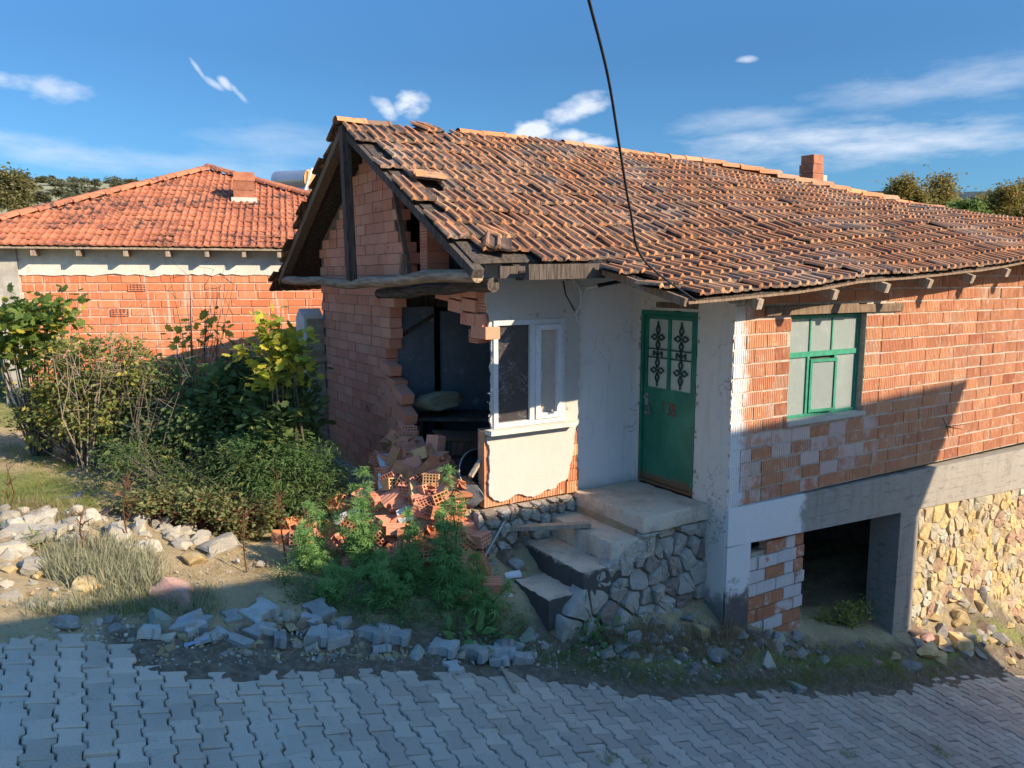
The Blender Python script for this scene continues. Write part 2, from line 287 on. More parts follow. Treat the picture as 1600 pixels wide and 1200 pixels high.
    c = s.mix(s.step(s.noise(v, 3.5, 8, .7), .35, .65), (.56, .44, .26), (.46, .35, .20)); c = s.mix(s.step(s.noise(v, 24, 6, .7), .55, .7), c, (.24, .18, .12))
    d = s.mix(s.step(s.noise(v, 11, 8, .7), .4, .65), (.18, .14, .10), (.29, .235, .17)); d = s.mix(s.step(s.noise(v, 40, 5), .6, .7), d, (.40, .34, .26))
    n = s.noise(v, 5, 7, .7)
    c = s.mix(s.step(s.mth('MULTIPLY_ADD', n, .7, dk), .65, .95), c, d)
    gr = s.mix(s.step(s.noise(v, 17, 6, .7), .4, .65), (.20, .23, .07), (.30, .29, .11))
    c = s.mix(s.step(s.mth('MULTIPLY_ADD', n, .7, g), .75, 1.0), c, gr)
    s.bump(s.noise(v, 26, 9, .75), 1.0, .05); MAT['soil'] = s.fin(c, .95, .1)
    # stones
    simple('grey_stone', (.26, .245, .225), (.37, .345, .31), 5, c3=(.20, .19, .17), bump=.8, bscale=26, bdist=.02); simple('pale_stone', (.40, .355, .28), (.48, .43, .345), 4, c3=(.30, .255, .19), bump=.8, bscale=22, bdist=.02)
    simple('yellow_stone', (.55, .37, .15), (.62, .48, .27), 4, c3=(.42, .30, .16), bump=.7, bscale=22, bdist=.02); simple('pink_stone', (.50, .29, .23), (.58, .37, .29), 3, c3=(.60, .47, .38), bump=.7, bscale=20, bdist=.02)
    simple('brown_stone', (.26, .17, .12), (.36, .25, .17), 4, c3=(.2, .14, .1), bump=.7, bscale=22, bdist=.02); simple('green_stone', (.24, .27, .22), (.32, .34, .28), 4, bump=.6, bscale=22, bdist=.015)
    simple('block_concrete', (.30, .29, .27), (.37, .36, .335), 8, bump=.5, bscale=60, bdist=.006)
    s = NT('rubble_wall_stone'); r = s.rnd(); v = s.ocoord(r)
    c = s.mix(s.step(r, .0, .7), (.58, .42, .19), (.52, .41, .26)); c = s.mix(s.step(r, .72, .76), c, (.44, .39, .29)); c = s.mix(s.step(r, .86, .88), c, (.42, .27, .18)); c = s.mix(s.step(r, .94, .96), c, (.50, .48, .38))
    c = s.mix(s.step(s.noise(v, 6, 7, .7), .55, .72), c, (.48, .36, .2)); c = val(s, c, s.noise(v, 15, 6, .7), .7, 1.25); s.bump(s.noise(v, 16, 8, .7), .8, .03); MAT['rubble_wall_stone'] = s.fin(c, .9, .2)
    s = NT('stair_stone'); r = s.rnd(); v = s.ocoord(r)
    c = s.mix(r, (.42, .38, .33), (.54, .485, .41)); c = s.mix(s.step(s.noise(v, 6, 7, .7), .52, .7), c, (.58, .54, .47)); c = s.mix(s.step(r, .86, .9), c, (.33, .26, .22)); c = val(s, c, s.noise(v, 15, 6, .7), .65, 1.25)
    s.bump(s.noise(v, 14, 9, .7), .9, .04); MAT['stair_stone'] = s.fin(c, .92, .2)
    # wood
    def wood(name, c1, c2, rough=.85, st=(22, 22, 1.6)):
        s = NT(name); r = s.rnd(); v = s.N('ShaderNodeTexCoord').outputs['Generated']; g = s.noise(s.stretch(s.pos(), 6, 6, 6), 6, 7, .7)
        g2 = s.noise(s.stretch(s.ocoord(r), *st), 1.6, 6, .65, .5)
        c = s.mix(s.step(g2, .38, .62), c1, c2); c = val(s, c, g, .7, 1.25); c = val(s, c, r, .8, 1.2)
        s.bump(g2, .9, .012); MAT[name] = s.fin(c, rough, .2)
    wood('dark_timber', (.055, .043, .035), (.12, .095, .078)); wood('old_timber', (.17, .115, .078), (.27, .19, .13)); wood('grey_timber', (.28, .215, .155), (.42, .335, .25)); simple('chimney_brick', (.36, .135, .075), (.46, .19, .11), 8, world=True, c3=(.25, .1, .06)); wood('gable_log', (.20, .135, .09), (.40, .30, .21), st=(20, 1.5, 20)); wood('dark_log', (.05, .04, .032), (.13, .10, .08), st=(20, 1.5, 20)); wood('chest_wood', (.16, .085, .05), (.22, .125, .075)); wood('bark', (.10, .08, .06), (.19, .16, .125))
    # door and windows
    s = NT('green_paint'); v = s.pos()
    a, b, z = s.local()
    c = s.mix(s.step(s.noise(v, 2.2, 7, .7), .35, .7), (.012, .15, .085), (.035, .24, .15)); c = s.mix(s.mth('MULTIPLY', s.step(s.noise(s.stretch(v, 9, 9, .8), 1.2, 6, .7), .54, .74), .4), c, (.08, .17, .12)); c = s.mix(s.step(s.noise(v, 16, 8, .75), .66, .72), c, (.10, .17, .12)); c = s.mix(s.step(s.mth('MULTIPLY_ADD', s.noise(v, 18, 7, .75), .32, z), -2.13, -2.20), c, (.17, .10, .055))
    s.bump(s.noise(v, 8, 5), .15, .006); MAT['green_paint'] = s.fin(c, .42, .4)
    simple('weathered_green', (.03, .22, .13), (.05, .27, .17), 12, rough=.6, c3=(.30, .30, .22), t3=(.62, .7), world=True); simple('dark_green_iron', (.018, .06, .04), (.03, .08, .055), 20, rough=.6)
    simple('white_plastic', (.66, .66, .65), (.74, .74, .72), 3, rough=.4, bump=0, world=True, c3=(.55, .52, .47), spec=.4); simple('red_paint', (.30, .03, .025), (.36, .05, .03), 20)
    s = NT('dusty_glass'); v = s.pos()
    dst = s.noise(v, 5, 7, .7); c = s.mix(s.step(s.noise(v, 38, 5), .6, .75), (.25, .29, .275), (.40, .43, .40)); c = s.mix(s.step(dst, .5, .8), c, (.36, .38, .36)); MAT['dusty_glass'] = s.fin(c, s.mth('MULTIPLY_ADD', dst, .3, .15), .5)
    s = NT('frosted_glass'); v = s.pos(); MAT['frosted_glass'] = s.fin(s.mix(s.noise(v, 9, 5), (.50, .53, .43), (.60, .62, .50)), .45, .4)
    s = NT('dark_glass'); v = s.pos(); n = s.noise(s.stretch(v, 1, 1, 1), 7, 3, .6, 2.5)
    ln = s.step(s.mth('ABSOLUTE', s.mth('SUBTRACT', n, .5)), .035, .0); n2 = s.noise(v, 4, 4, .6, 4)
    ln = s.mth('MULTIPLY', ln, s.step(s.noise(v, 2.3, 3), .45, .6)); MAT['dark_glass'] = s.fin(s.mix(s.mth('MULTIPLY', ln, .5), (.055, .05, .05), (.4, .36, .33)), .12, .5)
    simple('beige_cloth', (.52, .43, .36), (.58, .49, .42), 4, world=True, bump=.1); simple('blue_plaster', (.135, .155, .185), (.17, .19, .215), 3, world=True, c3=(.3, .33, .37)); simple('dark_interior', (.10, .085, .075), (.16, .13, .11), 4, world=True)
    simple('fleece', (.40, .36, .22), (.5, .46, .3), 9, bump=1, bdist=.04); simple('black_enamel', (.015, .017, .02), (.03, .033, .04), 5, rough=.12, bump=0, spec=.6); simple('grey_metal', (.28, .27, .26), (.38, .36, .34), 14, rough=.5, metal=.5)
    simple('black_rubber', (.018, .018, .02), (.03, .03, .032), 20, rough=.6); simple('white_ceramic', (.7, .69, .66), (.62, .61, .58), 9, rough=.4); simple('plaster_white', (.70, .69, .70), (.60, .60, .62), 8); simple('blue_plastic', (.30, .40, .55), (.36, .46, .6), 5, rough=.35)
    simple('tank_metal', (.5, .51, .55), (.6, .6, .62), 2, rough=.3, metal=.7, bump=0); simple('tank_orange', (.75, .36, .14), (.7, .32, .12), 5); simple('car_paint', (.02, .035, .06), (.025, .04, .07), 4, rough=.25, bump=0, spec=.6); simple('pink_cloth', (.45, .22, .36), (.5, .28, .42), 8)
    simple('tar_sheet', (.12, .12, .12), (.17, .165, .16), 6)
    simple('house_render', (.72, .68, .62), (.78, .74, .68), 2, world=True)
    # leaves
    def leaf(name, c1, c2, c3=None, t3=.8, trans=.45):
        s = NT(name); r = s.attr('rnd'); c = s.mix(r, c1, c2)
        if c3 is not None: c = s.mix(s.step(s.noise(s.comb(s.mth('MULTIPLY', r, 91)), 1.0, 0), t3-.02, t3+.02), c, c3)
        s.fin(c, .6, .3); tr = s.N('ShaderNodeBsdfTranslucent'); s.L(c, tr.inputs[0]); mx = s.N('ShaderNodeMixShader'); mx.inputs[0].default_value = trans
        s.L(s.bs.outputs[0], mx.inputs[1]); s.L(tr.outputs[0], mx.inputs[2]); s.L(mx.outputs[0], s.out.inputs[0]); MAT[name] = s.m
    leaf('hemp_leaf', (.17, .33, .10), (.28, .46, .16)); leaf('fig_leaf', (.12, .20, .045), (.22, .28, .06), (.5, .42, .06), .66); leaf('fig_yellow', (.42, .46, .06), (.60, .52, .07), (.24, .32, .06), .62)
    leaf('shrub_leaf', (.17, .21, .06), (.28, .30, .09), (.46, .38, .09), .62); leaf('dark_leaf', (.10, .16, .055), (.16, .22, .075), (.32, .32, .08), .66); leaf('bramble_leaf', (.17, .21, .08), (.28, .28, .11), (.38, .22, .10), .64)
    leaf('grey_grass', (.30, .31, .19), (.40, .39, .25), (.44, .38, .24), .6); leaf('green_grass', (.16, .23, .05), (.27, .31, .08), (.40, .35, .14), .66); leaf('dry_grass', (.30, .22, .12), (.42, .32, .18)); leaf('dry_stalk', (.20, .09, .05), (.28, .15, .08)); leaf('weed_leaf', (.10, .19, .06), (.16, .27, .09))
    leaf('dock_leaf', (.13, .26, .07), (.2, .34, .11)); leaf('yellow_weed', (.26, .30, .06), (.36, .36, .1)); leaf('autumn_leaf', (.20, .18, .05), (.31, .25, .08), (.38, .24, .08), .6); leaf('oak_leaf', (.20, .19, .08), (.30, .25, .11), (.13, .14, .06), .6); leaf('olive_leaf', (.15, .22, .05), (.23, .29, .08))
    leaf('scrub_leaf', (.14, .15, .085), (.19, .185, .10))
    simple('hill_grass', (.24, .225, .135), (.31, .28, .175), .05, world=True, bump=0, bscale=.8, c3=(.17, .17, .09), t3=(.55, .68), s3=.03); simple('blue_hill', (.045, .075, .095), (.05, .08, .1), .02, world=True, bump=0)
build_materials()

# ------------------------------------------------------------------ mesh helpers
_MM = {}
def link(name, me, parent=None, mat=None, M=None, kind=None):
    if mat is not None and me is not None and me.materials and me.materials[0].name != mat:      # same shape, other material
        k = (me.name, mat)
        if k not in _MM: _MM[k] = me.copy(); _MM[k].materials.clear(); _MM[k].materials.append(MAT[mat])
        me = _MM[k]
    o = bpy.data.objects.new(name, me); COL.objects.link(o)
    if mat is not None and me is not None and not me.materials: me.materials.append(MAT[mat])
    if parent is not None: o.parent = parent
    if M is not None: o.matrix_basis = M
    if kind: o['kind'] = kind
    return o
def tag(o, label, cat, group=None):
    o['label'] = label; o['category'] = cat
    if group: o['group'] = group
    return o
def thing(name, label, cat, M=None, group=None):
    o = bpy.data.objects.new(name, None); COL.objects.link(o); o.empty_display_size = .2
    if M is not None: o.matrix_basis = M
    return tag(o, label, cat, group)
class MB:
    def __init__(s): s.v = []; s.f = []
    def add(s, vs, fs):
        k = len(s.v); s.v += [tuple(map(float, p)) for p in vs]; s.f += [tuple(i+k for i in f) for f in fs]; return s
    def box(s, lo, hi, jit=0):
        (x0, y0, z0), (x1, y1, z1) = lo, hi
        p = [(x0, y0, z0), (x1, y0, z0), (x1, y1, z0), (x0, y1, z0), (x0, y0, z1), (x1, y0, z1), (x1, y1, z1), (x0, y1, z1)]
        if jit: p = [tuple(c+random.uniform(-jit, jit) for c in q) for q in p]
        return s.add(p, [(0, 3, 2, 1), (4, 5, 6, 7), (0, 1, 5, 4), (1, 2, 6, 5), (2, 3, 7, 6), (3, 0, 4, 7)])
    def bar(s, p, q, w, h, up=(0, 0, 1)):
        p, q = Vector(p), Vector(q); d = (q-p).normalized(); x = d.cross(Vector(up)).normalized(); y = x.cross(d)
        vs = [e+x*sx*w/2+y*sy*h/2 for e in (p, q) for sx, sy in ((-1, -1), (1, -1), (1, 1), (-1, 1))]
        return s.add(vs, [(0, 1, 2, 3), (7, 6, 5, 4), (0, 4, 5, 1), (1, 5, 6, 2), (2, 6, 7, 3), (3, 7, 4, 0)])
    def tube(s, pts, rad, n=7, cap=True):
        pts = [Vector(p) for p in pts]; rad = rad if hasattr(rad, '__len__') else [rad]*len(pts); k = len(s.v); x = None
        for i, p in enumerate(pts):
            d = (pts[min(i+1, len(pts)-1)]-pts[max(i-1, 0)]).normalized()
            if x is None: x = d.cross(Vector((.3, .9, .2))).normalized()
            else: x = (x-d*x.dot(d)).normalized()
            y = d.cross(x)
            for j in range(n):
                t = 2*math.pi*j/n; s.v.append(tuple(p+(x*math.cos(t)+y*math.sin(t))*rad[i]))
        for i in range(len(pts)-1):
            for j in range(n): s.f.append((k+i*n+j, k+i*n+(j+1) % n, k+(i+1)*n+(j+1) % n, k+(i+1)*n+j))
        if cap: s.f.append(tuple(k+j for j in range(n))[::-1]); s.f.append(tuple(k+(len(pts)-1)*n+j for j in range(n)))
        return s
    def mesh(s, name, smooth=None, attrs=None):
        me = bpy.data.meshes.new(name); me.from_pydata(s.v, [], s.f); me.update()
        if smooth is not None:
            me.shade_smooth(); me.set_sharp_from_angle(angle=R(smooth))
        if attrs:
            for k, a in attrs.items():
                at = me.attributes.new(k, 'FLOAT', 'POINT'); at.data.foreach_set('value', np.asarray(a, np.float32))
        return me
    def build(s, name, mat, parent=None, M=None, smooth=None, kind=None, attrs=None):
        return link(name, s.mesh(name, smooth, attrs), parent, mat, M, kind)
def npmesh(name, v, faces, attrs=None, mats=(), smooth=False):
    """v (n,3); faces: list of (m,k) int arrays"""
    me = bpy.data.meshes.new(name); v = np.ascontiguousarray(v, np.float32); me.vertices.add(len(v)); me.vertices.foreach_set('co', v.ravel())
    loops = np.concatenate([f.ravel() for f in faces]).astype(np.int32); tot = np.concatenate([np.full(len(f), f.shape[1]) for f in faces]).astype(np.int32)
    st = np.concatenate([[0], np.cumsum(tot)[:-1]]).astype(np.int32)
    me.loops.add(len(loops)); me.loops.foreach_set('vertex_index', loops); me.polygons.add(len(tot)); me.polygons.foreach_set('loop_start', st); me.polygons.foreach_set('loop_total', tot)
    if attrs:
        for k, a in attrs.items():
            at = me.attributes.new(k, 'FLOAT', 'POINT'); at.data.foreach_set('value', np.asarray(a, np.float32))
    me.update(calc_edges=True); me.validate()
    (me.shade_smooth if smooth else me.shade_flat)()
    for m in mats: me.materials.append(MAT[m])
    return me
def mesh_arrays(me):
    v = np.zeros(len(me.vertices)*3, np.float32); me.vertices.foreach_get('co', v); d = {}
    for p in me.polygons: d.setdefault(len(p.vertices), []).append(tuple(p.vertices))
    at = {}
    for k in me.attributes:
        if k.name == 'h':
            x = np.zeros(len(me.vertices), np.float32); k.data.foreach_get('value', x); at['h'] = x
    return v.reshape(-1, 3), {k: np.array(f, np.int64) for k, f in d.items()}, at
def joined(name, metas, mats):
    """metas: list of (mesh, 4x4 matrix)"""
    cache = {}; V_, F_, r_, h_ = [], {}, [], []; k = 0
    for me, M in metas:
        if me.name not in cache: cache[me.name] = mesh_arrays(me)
        v, fs, at = cache[me.name]; m = np.array(M)
        V_.append(v@m[:3, :3].T+m[:3, 3]); r_.append(np.full(len(v), random.random())); h_.append(at.get('h', np.zeros(len(v))))
        for n, f in fs.items(): F_.setdefault(n, []).append(f+k)
        k += len(v)
    me = npmesh(name, np.concatenate(V_), [np.concatenate(f) for f in F_.values()], {'rnd': np.concatenate(r_), 'h': np.concatenate(h_)}, mats)
    return me
def pieces(parent, PM, name, items, mat, limit, rest_name):
    """items: (mesh, local matrix); the ones that show largest become objects, the rest one stuff part"""
    sc = []
    for i, (me, M) in enumerate(items):
        p = np.array((PM@M).translation); f = fwd(p)
        if f < .3: sc.append((1e9, i)); continue
        x, y = proj(p); outside = max(0, -x-20, x-1620, -y-20, y-1220)
        sc.append((f+outside*1.0, i))
    sc.sort(); keep = set(i for _, i in sc[:limit] if True); rest = []
    for i, (me, M) in enumerate(items):
        if i in keep:
            link(name, me, parent, mat, M)
        else: rest.append((me, M))
    if rest: link(rest_name, joined(rest_name, rest, [mat]), parent, None, None, 'stuff')
def frame(o, x, y, z): return Matrix(((x[0], y[0], z[0], o[0]), (x[1], y[1], z[1], o[1]), (x[2], y[2], z[2], o[2]), (0, 0, 0, 1)))

def wobble(poly, step=.06, amp=.012, seed=0, skip=None):
    out = []; n = len(poly)
    for i in range(n):
        p, q = Vector(poly[i]), Vector(poly[(i+1) % n]); L_ = (q-p).length; k = max(1, int(L_/step))
        for j in range(k):
            c = p.lerp(q, j/k)
            a = amp if not (skip and skip(i)) else 0
            out.append((c.x+a*2*mnoise.noise(Vector((c.x*9, c.y*9, seed))) + a*random.uniform(-1, 1)*.6, c.y+a*2*mnoise.noise(Vector((c.x*9, c.y*9, seed+7))) + a*random.uniform(-1, 1)*.6))
    return out
def slab(mb, polys, t0, t1, mp):
    """polys[0] outer, others holes, in 2-D; extruded from t0 (front) to t1; mp(u,v,t)->xyz"""
    tri = tessellate_polygon([[Vector((x, y, 0)) for x, y in p] for p in polys]); flat = [q for p in polys for q in p]; n = len(flat)
    vs = [mp(x, y, t0) for x, y in flat]+[mp(x, y, t1) for x, y in flat]
    fs = [tuple(t) for t in tri]+[tuple(i+n for i in t[::-1]) for t in tri]; k = 0
    for p in polys:
        m = len(p)
        for i in range(m): a, b = k+i, k+(i+1) % m; fs.append((a, b, b+n, a+n))
        k += m
    mb.add(vs, fs); return mb
def fix_normals(me):
    bm = bmesh.new(); bm.from_mesh(me); bmesh.ops.recalc_face_normals(bm, faces=bm.faces); bm.to_mesh(me); bm.free(); return me

# brick meshes ------------------------------------------------------
def ridged_brick(L_, H, D, ridges=9, along='v'):
    """front face at y=0 (towards -y), scored vertically; centred on x,z"""
    mb = MB(); n = ridges*2+1; xs = np.linspace(-L_/2, L_/2, n*2); top, bot = [], []
    ys = []
    for i in range(n): d = 0 if i % 2 == 0 else .007; ys += [d, d]
    k = len(xs); j = lambda: random.uniform(-.003, .003)
    vs = [(xs[i], ys[i]+j()*.3, H/2+j()*.4) for i in range(k)]+[(xs[i], ys[i]+j()*.3, -H/2+j()*.4) for i in range(k)]+[(-L_/2, D, H/2), (L_/2, D, H/2), (-L_/2, D, -H/2), (L_/2, D, -H/2)]
    fs = [(i, i+k, i+1+k, i+1) for i in range(k-1)]+[tuple(range(k))+(2*k+1, 2*k), tuple(range(2*k-1, k-1, -1))+(2*k+2, 2*k+3), (0, 2*k, 2*k+2, k), (k-1, 2*k-1, 2*k+3, 2*k+1)]
    mb.add(vs, fs); return mb.mesh('scored_brick')
def plain_brick(L_, H, D, bev=.006):
    mb = MB(); l, h = L_/2, H/2; b = bev; j = lambda: random.uniform(-.003, .003)
    ring = lambda x, z, y: [(-x+j(), y, -z+j()), (x+j(), y, -z+j()), (x+j(), y, z+j()), (-x+j(), y, z+j())]
    vs = ring(l-b, h-b, 0)+ring(l, h, b)+ring(l, h, D)
    fs = [(0, 1, 2, 3)]
    for k in (0, 4):
        for i in range(4): fs.append((k+i, k+4+i, k+4+(i+1) % 4, k+(i+1) % 4))
    fs.append((11, 10, 9, 8)); mb.add(vs, fs); return mb.mesh('plain_brick')
def hollow_brick(L_=.285, Wd=.185, H=.135, nx=4, nz=3, broken=0):
    """length along x, cells open on both x ends; scored long sides"""
    mb = MB(); l, w, h = L_/2, Wd/2, H/2
    # long sides, scored lengthwise
    def side(o, u, v_, n_):
        k = 7; 
        vs = []; 
        for i in range(k*2):
            t = -1+2*(i//2+(i % 2))/k; d = 0 if (i//2) % 2 == 0 else -.005
            for x in (-l, l): vs.append((x, o[1]+u[1]*t+n_[1]*d, o[2]+u[2]*t+n_[2]*d))
        fs = [(2*i, 2*i+1, 2*i+3, 2*i+2) for i in range(k*2-1)]; mb.add(vs, fs)
    side((0, 0, h), (0, w, 0), None, (0, 0, 1)); side((0, 0, -h), (0, -w, 0), None, (0, 0, -1)); side((0, w, 0), (0, 0, -h), None, (0, 1, 0)); side((0, -w, 0), (0, 0, h), None, (0, -1, 0))
    t = .011
    ys = np.linspace(-w, w, nx+1); zs = np.linspace(-h, h, nz+1)
    for sx in (-1, 1):
        x = l*sx; xi = (l-.09)*sx
        for i in range(nx):
            for j in range(nz):
                y0, y1, z0, z1 = ys[i], ys[i+1], zs[j], zs[j+1]; e = t/2
                y0i, y1i, z0i, z1i = y0+(t if i == 0 else e), y1-(t if i == nx-1 else e), z0+(t if j == 0 else e), z1-(t if j == nz-1 else e)
                o = [(x, y0, z0), (x, y1, z0), (x, y1, z1), (x, y0, z1)]; a = [(x, y0i, z0i), (x, y1i, z0i), (x, y1i, z1i), (x, y0i, z1i)]; b = [(xi, q[1], q[2]) for q in a]
                fs = [(k, (k+1) % 4, 4+(k+1) % 4, 4+k) for k in range(4)]+[(4+k, 4+(k+1) % 4, 8+(k+1) % 4, 8+k) for k in range(4)]+[(8, 9, 10, 11)]
                mb.add(o+a+b, fs if sx > 0 else [f[::-1] for f in fs])
    if broken:
        cut = random.uniform(.2, .6)*l
        mb.v = [(min(x, cut+.08*mnoise.noise(Vector((y*25, z*25, broken)))), y, z) for x, y, z in mb.v]
    return mb.mesh('hollow_brick')
def rock(seed, sub=2, cuts=9, flat=1.0, rough=.06):
    rs = random.Random(seed); bm = bmesh.new(); bmesh.ops.create_icosphere(bm, subdivisions=sub, radius=1)
    pl = []
    for _ in range(cuts):
        n = Vector((rs.gauss(0, 1), rs.gauss(0, 1), rs.gauss(0, 1))).normalized(); pl.append((n, rs.uniform(.38, .80)))
    for v in bm.verts:
        c = v.co.copy()
        for n, d in pl:
            e = c.dot(n)-d
            if e > 0: c -= n*e
        c *= 1+rough*2*mnoise.noise(c*1.7+Vector((seed*3.1, 0, 0)))+rough*mnoise.noise(c*5+Vector((0, seed*1.7, 0)))
        v.co = c
    mx = [max(abs(v.co[i]) for v in bm.verts) for i in range(3)]
    for v in bm.verts: v.co = Vector((v.co.x/mx[0]*.5, v.co.y/mx[1]*.5, v.co.z/mx[2]*.5))   # unit size box
    me = bpy.data.meshes.new('stone'); bm.to_mesh(me); bm.free(); me.shade_smooth(); me.set_sharp_from_angle(angle=R(28)); return me
ROCKS = [rock(i, 3 if i < 10 else 2, 11+i % 6, rough=.075) for i in range(18)]

# voronoi masonry -----------------------------------------------------
def voronoi_cells(seeds, bound):
    cells = []
    S = np.array(seeds)
    for i, p in enumerate(S):
        poly = [np.array(q, float) for q in bound]; d = ((S-p)**2).sum(1); order = np.argsort(d)[1:22]
        for j in order:
            q = S[j]; m = (p+q)/2; n = q-p; new = []
            for k in range(len(poly)):
                A, B = poly[k], poly[(k+1) % len(poly)]; da, db = (A-m)@n, (B-m)@n
                if da <= 0: new.append(A)
                if (da < 0 < db) or (db < 0 < da): new.append(A+(B-A)*da/(da-db))
            poly = new
            if len(poly) < 3: break
        cells.append(poly)
    return cells
def relax(seeds, bound, k=2):
    for _ in range(k):
        seeds = [tuple(np.mean(p, 0)) if len(p) > 2 else q for p, q in zip(voronoi_cells(seeds, bound), seeds)]
    return seeds
def poisson(bound_box, dist, n=4000, rs=None, inside=None, aspect=1.0):
    rs = rs or random; pts = []
    for _ in range(n):
        p = (rs.uniform(bound_box[0], bound_box[2]), rs.uniform(bound_box[1], bound_box[3]))
        if inside and not inside(*p): continue
        dd = dist*rs.uniform(.6, 1.25)
        if all(((p[0]-q[0])/aspect)**2+(p[1]-q[1])**2 > dd*dd for q in pts): pts.append(p)
    return pts
def cell_stone(poly, gap=.012, depth=.05, thick=.12, mp=None, rs=random):
    """mesh of one masonry stone around its centroid; returns mesh, centroid"""
    P = np.array(poly); c = P.mean(0); m = []
    for k in range(len(P)):     # subdivide and round
        A, B = P[k], P[(k+1) % len(P)]; L_ = np.linalg.norm(B-A); 
        if L_ < .006: continue
        for t in ((.12, .38, .62, .88) if L_ > .07 else (.3, .7)): m.append(A+(B-A)*t)
    if len(m) < 4: return None
    m = np.array(m); d = m-c; r = np.linalg.norm(d, axis=1); d = d*np.maximum(1-gap/np.maximum(r, .01), .3)[:, None]*(1+np.array([rs.uniform(-.07, .02) for _ in r]))[:, None]
    n = len(d); k1, k2 = .93, .60; dp = depth*rs.uniform(.6, 1.4)
    tx, ty = rs.uniform(-.25, .25), rs.uniform(-.25, .25)
    ring = lambda s, h, jt: [mp(x*s, y*s, -(h+tx*x*s+ty*y*s+rs.uniform(-jt, jt))) for x, y in d]
    vs = ring(1, -thick, 0)+ring(1.0, dp*.25, .004)+ring(k1, dp*.9, .006)+ring(k2, dp, .016)+[mp(0, 0, -dp*1.05)]
    fs = []
    for q in range(3):
        for i in range(n): a, b = q*n+i, q*n+(i+1) % n; fs.append((a, b, b+n, a+n))
    for i in range(n): fs.append((3*n+i, 3*n+(i+1) % n, 4*n))
    mb = MB().add(vs, fs); me = mb.mesh('stone'); fix_normals(me); me.shade_smooth(); me.set_sharp_from_angle(angle=R(40)); return me, c

# ------------------------------------------------------------------ ground
def n_e(aa, bb): return np.array([mnoise.fractal(Vector((x*4.5, y*4.5, 21)), .8, 2.1, 4) if abs(x) < 9.5 and -3 < y < 3 else 0 for x, y in zip(aa.ravel(), bb.ravel())]).reshape(aa.shape)
def build_ground():
    def axis(lo, hi, st, lo2, hi2):
        x = list(np.arange(lo, hi, st)); s = st; p = hi
        while p < hi2: x.append(p); s *= 1.35; p += s
        s = st; p = lo-st
        while p > lo2: x.insert(0, p); s *= 1.35; p -= s
        return np.array(x)
    A = axis(-9.5, 8, .07, -700, 700); B = axis(-2.5, 9, .07, -300, 900)
    aa, bb = np.meshgrid(A, B); zz = G(aa, bb)
    eb = edge_b(aa); up = np.clip((bb-eb)/.15, 0, 1)
    near = np.clip(1-(np.hypot(aa+1, bb-2)-11)/6, 0, 1)
    nz = np.array([mnoise.fractal(Vector((x*1.6, y*1.6, 3)), .9, 2.1, 5) if n > 0 and u > 0 else 0 for x, y, n, u in zip(aa.ravel(), bb.ravel(), near.ravel(), up.ravel())]).reshape(aa.shape)
    n2 = np.array([mnoise.noise(Vector((x*7, y*7, 9))) if n > 0 and u > 0 else 0 for x, y, n, u in zip(aa.ravel(), bb.ravel(), near.ravel(), up.ravel())]).reshape(aa.shape)
    zz = zz+(nz*.05+n2*.025)*near*up
    dd = eb-bb; lip = (dd > 0) & (dd < .35) & (np.abs(aa) < 9.4); zz = np.where(lip, street_z(aa, bb)+.016+n_e(aa, bb)*.03-dd*.17, zz)
    grass = np.clip(1.15-np.hypot((aa+8.3)/3.0, (bb-4.6)/2.1), 0, 1)*1.7      # lit lawn at the left
    grass = np.maximum(grass, np.clip(1-np.abs(bb-(eb+.28))/.4, 0, 1)*np.clip((aa+2.4)/1.0, 0, 1)*.62)
    grass = np.maximum(grass, np.where(bb > 9, .6, 0)); grass = np.maximum(grass, np.clip((np.hypot(aa, bb)-25)/20, 0, .30))
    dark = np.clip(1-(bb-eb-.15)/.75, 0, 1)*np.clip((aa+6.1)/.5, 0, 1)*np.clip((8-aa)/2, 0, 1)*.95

    na, nb = len(A), len(B); P = C0[None, :]+aa.ravel()[:, None]*U+bb.ravel()[:, None]*V+np.stack([np.zeros(aa.size), np.zeros(aa.size), zz.ravel()], 1)
    i = np.arange(na*nb).reshape(nb, na); q = np.stack([i[:-1, :-1], i[:-1, 1:], i[1:, 1:], i[1:, :-1]], -1).reshape(-1, 4)
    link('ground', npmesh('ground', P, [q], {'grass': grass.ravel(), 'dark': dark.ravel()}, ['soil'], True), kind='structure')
build_ground()

# street of interlocking pavers
PW, PL = .166, .216
def paver_mesh():
    g = .003; w, n, h = .0965-g, .0695-g, PL/2-g
    o = [(w, h), (w, .30*PL), (n, .20*PL), (n, -.20*PL), (w, -.30*PL), (w, -h), (-w, -h), (-w, -.30*PL), (-n, -.20*PL), (-n, .20*PL), (-w, .30*PL), (-w, h)]
    ins = [(x-math.copysign(.006, x), y-math.copysign(.006 if abs(y) > .1 else 0, y)) for x, y in o]
    vs = [(x, y, 0) for x, y in ins]+[(x, y, -.007) for x, y in o]+[(x, y, -.075) for x, y in o]
    vs = [(x+random.uniform(-.002, .002), y+random.uniform(-.002, .002), z) for x, y, z in vs]
    fs = [tuple(range(12))[::-1]]
    for k in (0, 12): fs += [(k+i, k+(i+1) % 12, k+12+(i+1) % 12, k+12+i) for i in range(12)]
    m = MB().add(vs, fs).mesh('paver'); fix_normals(m); return m
PAVERS = [paver_mesh() for _ in range(5)]
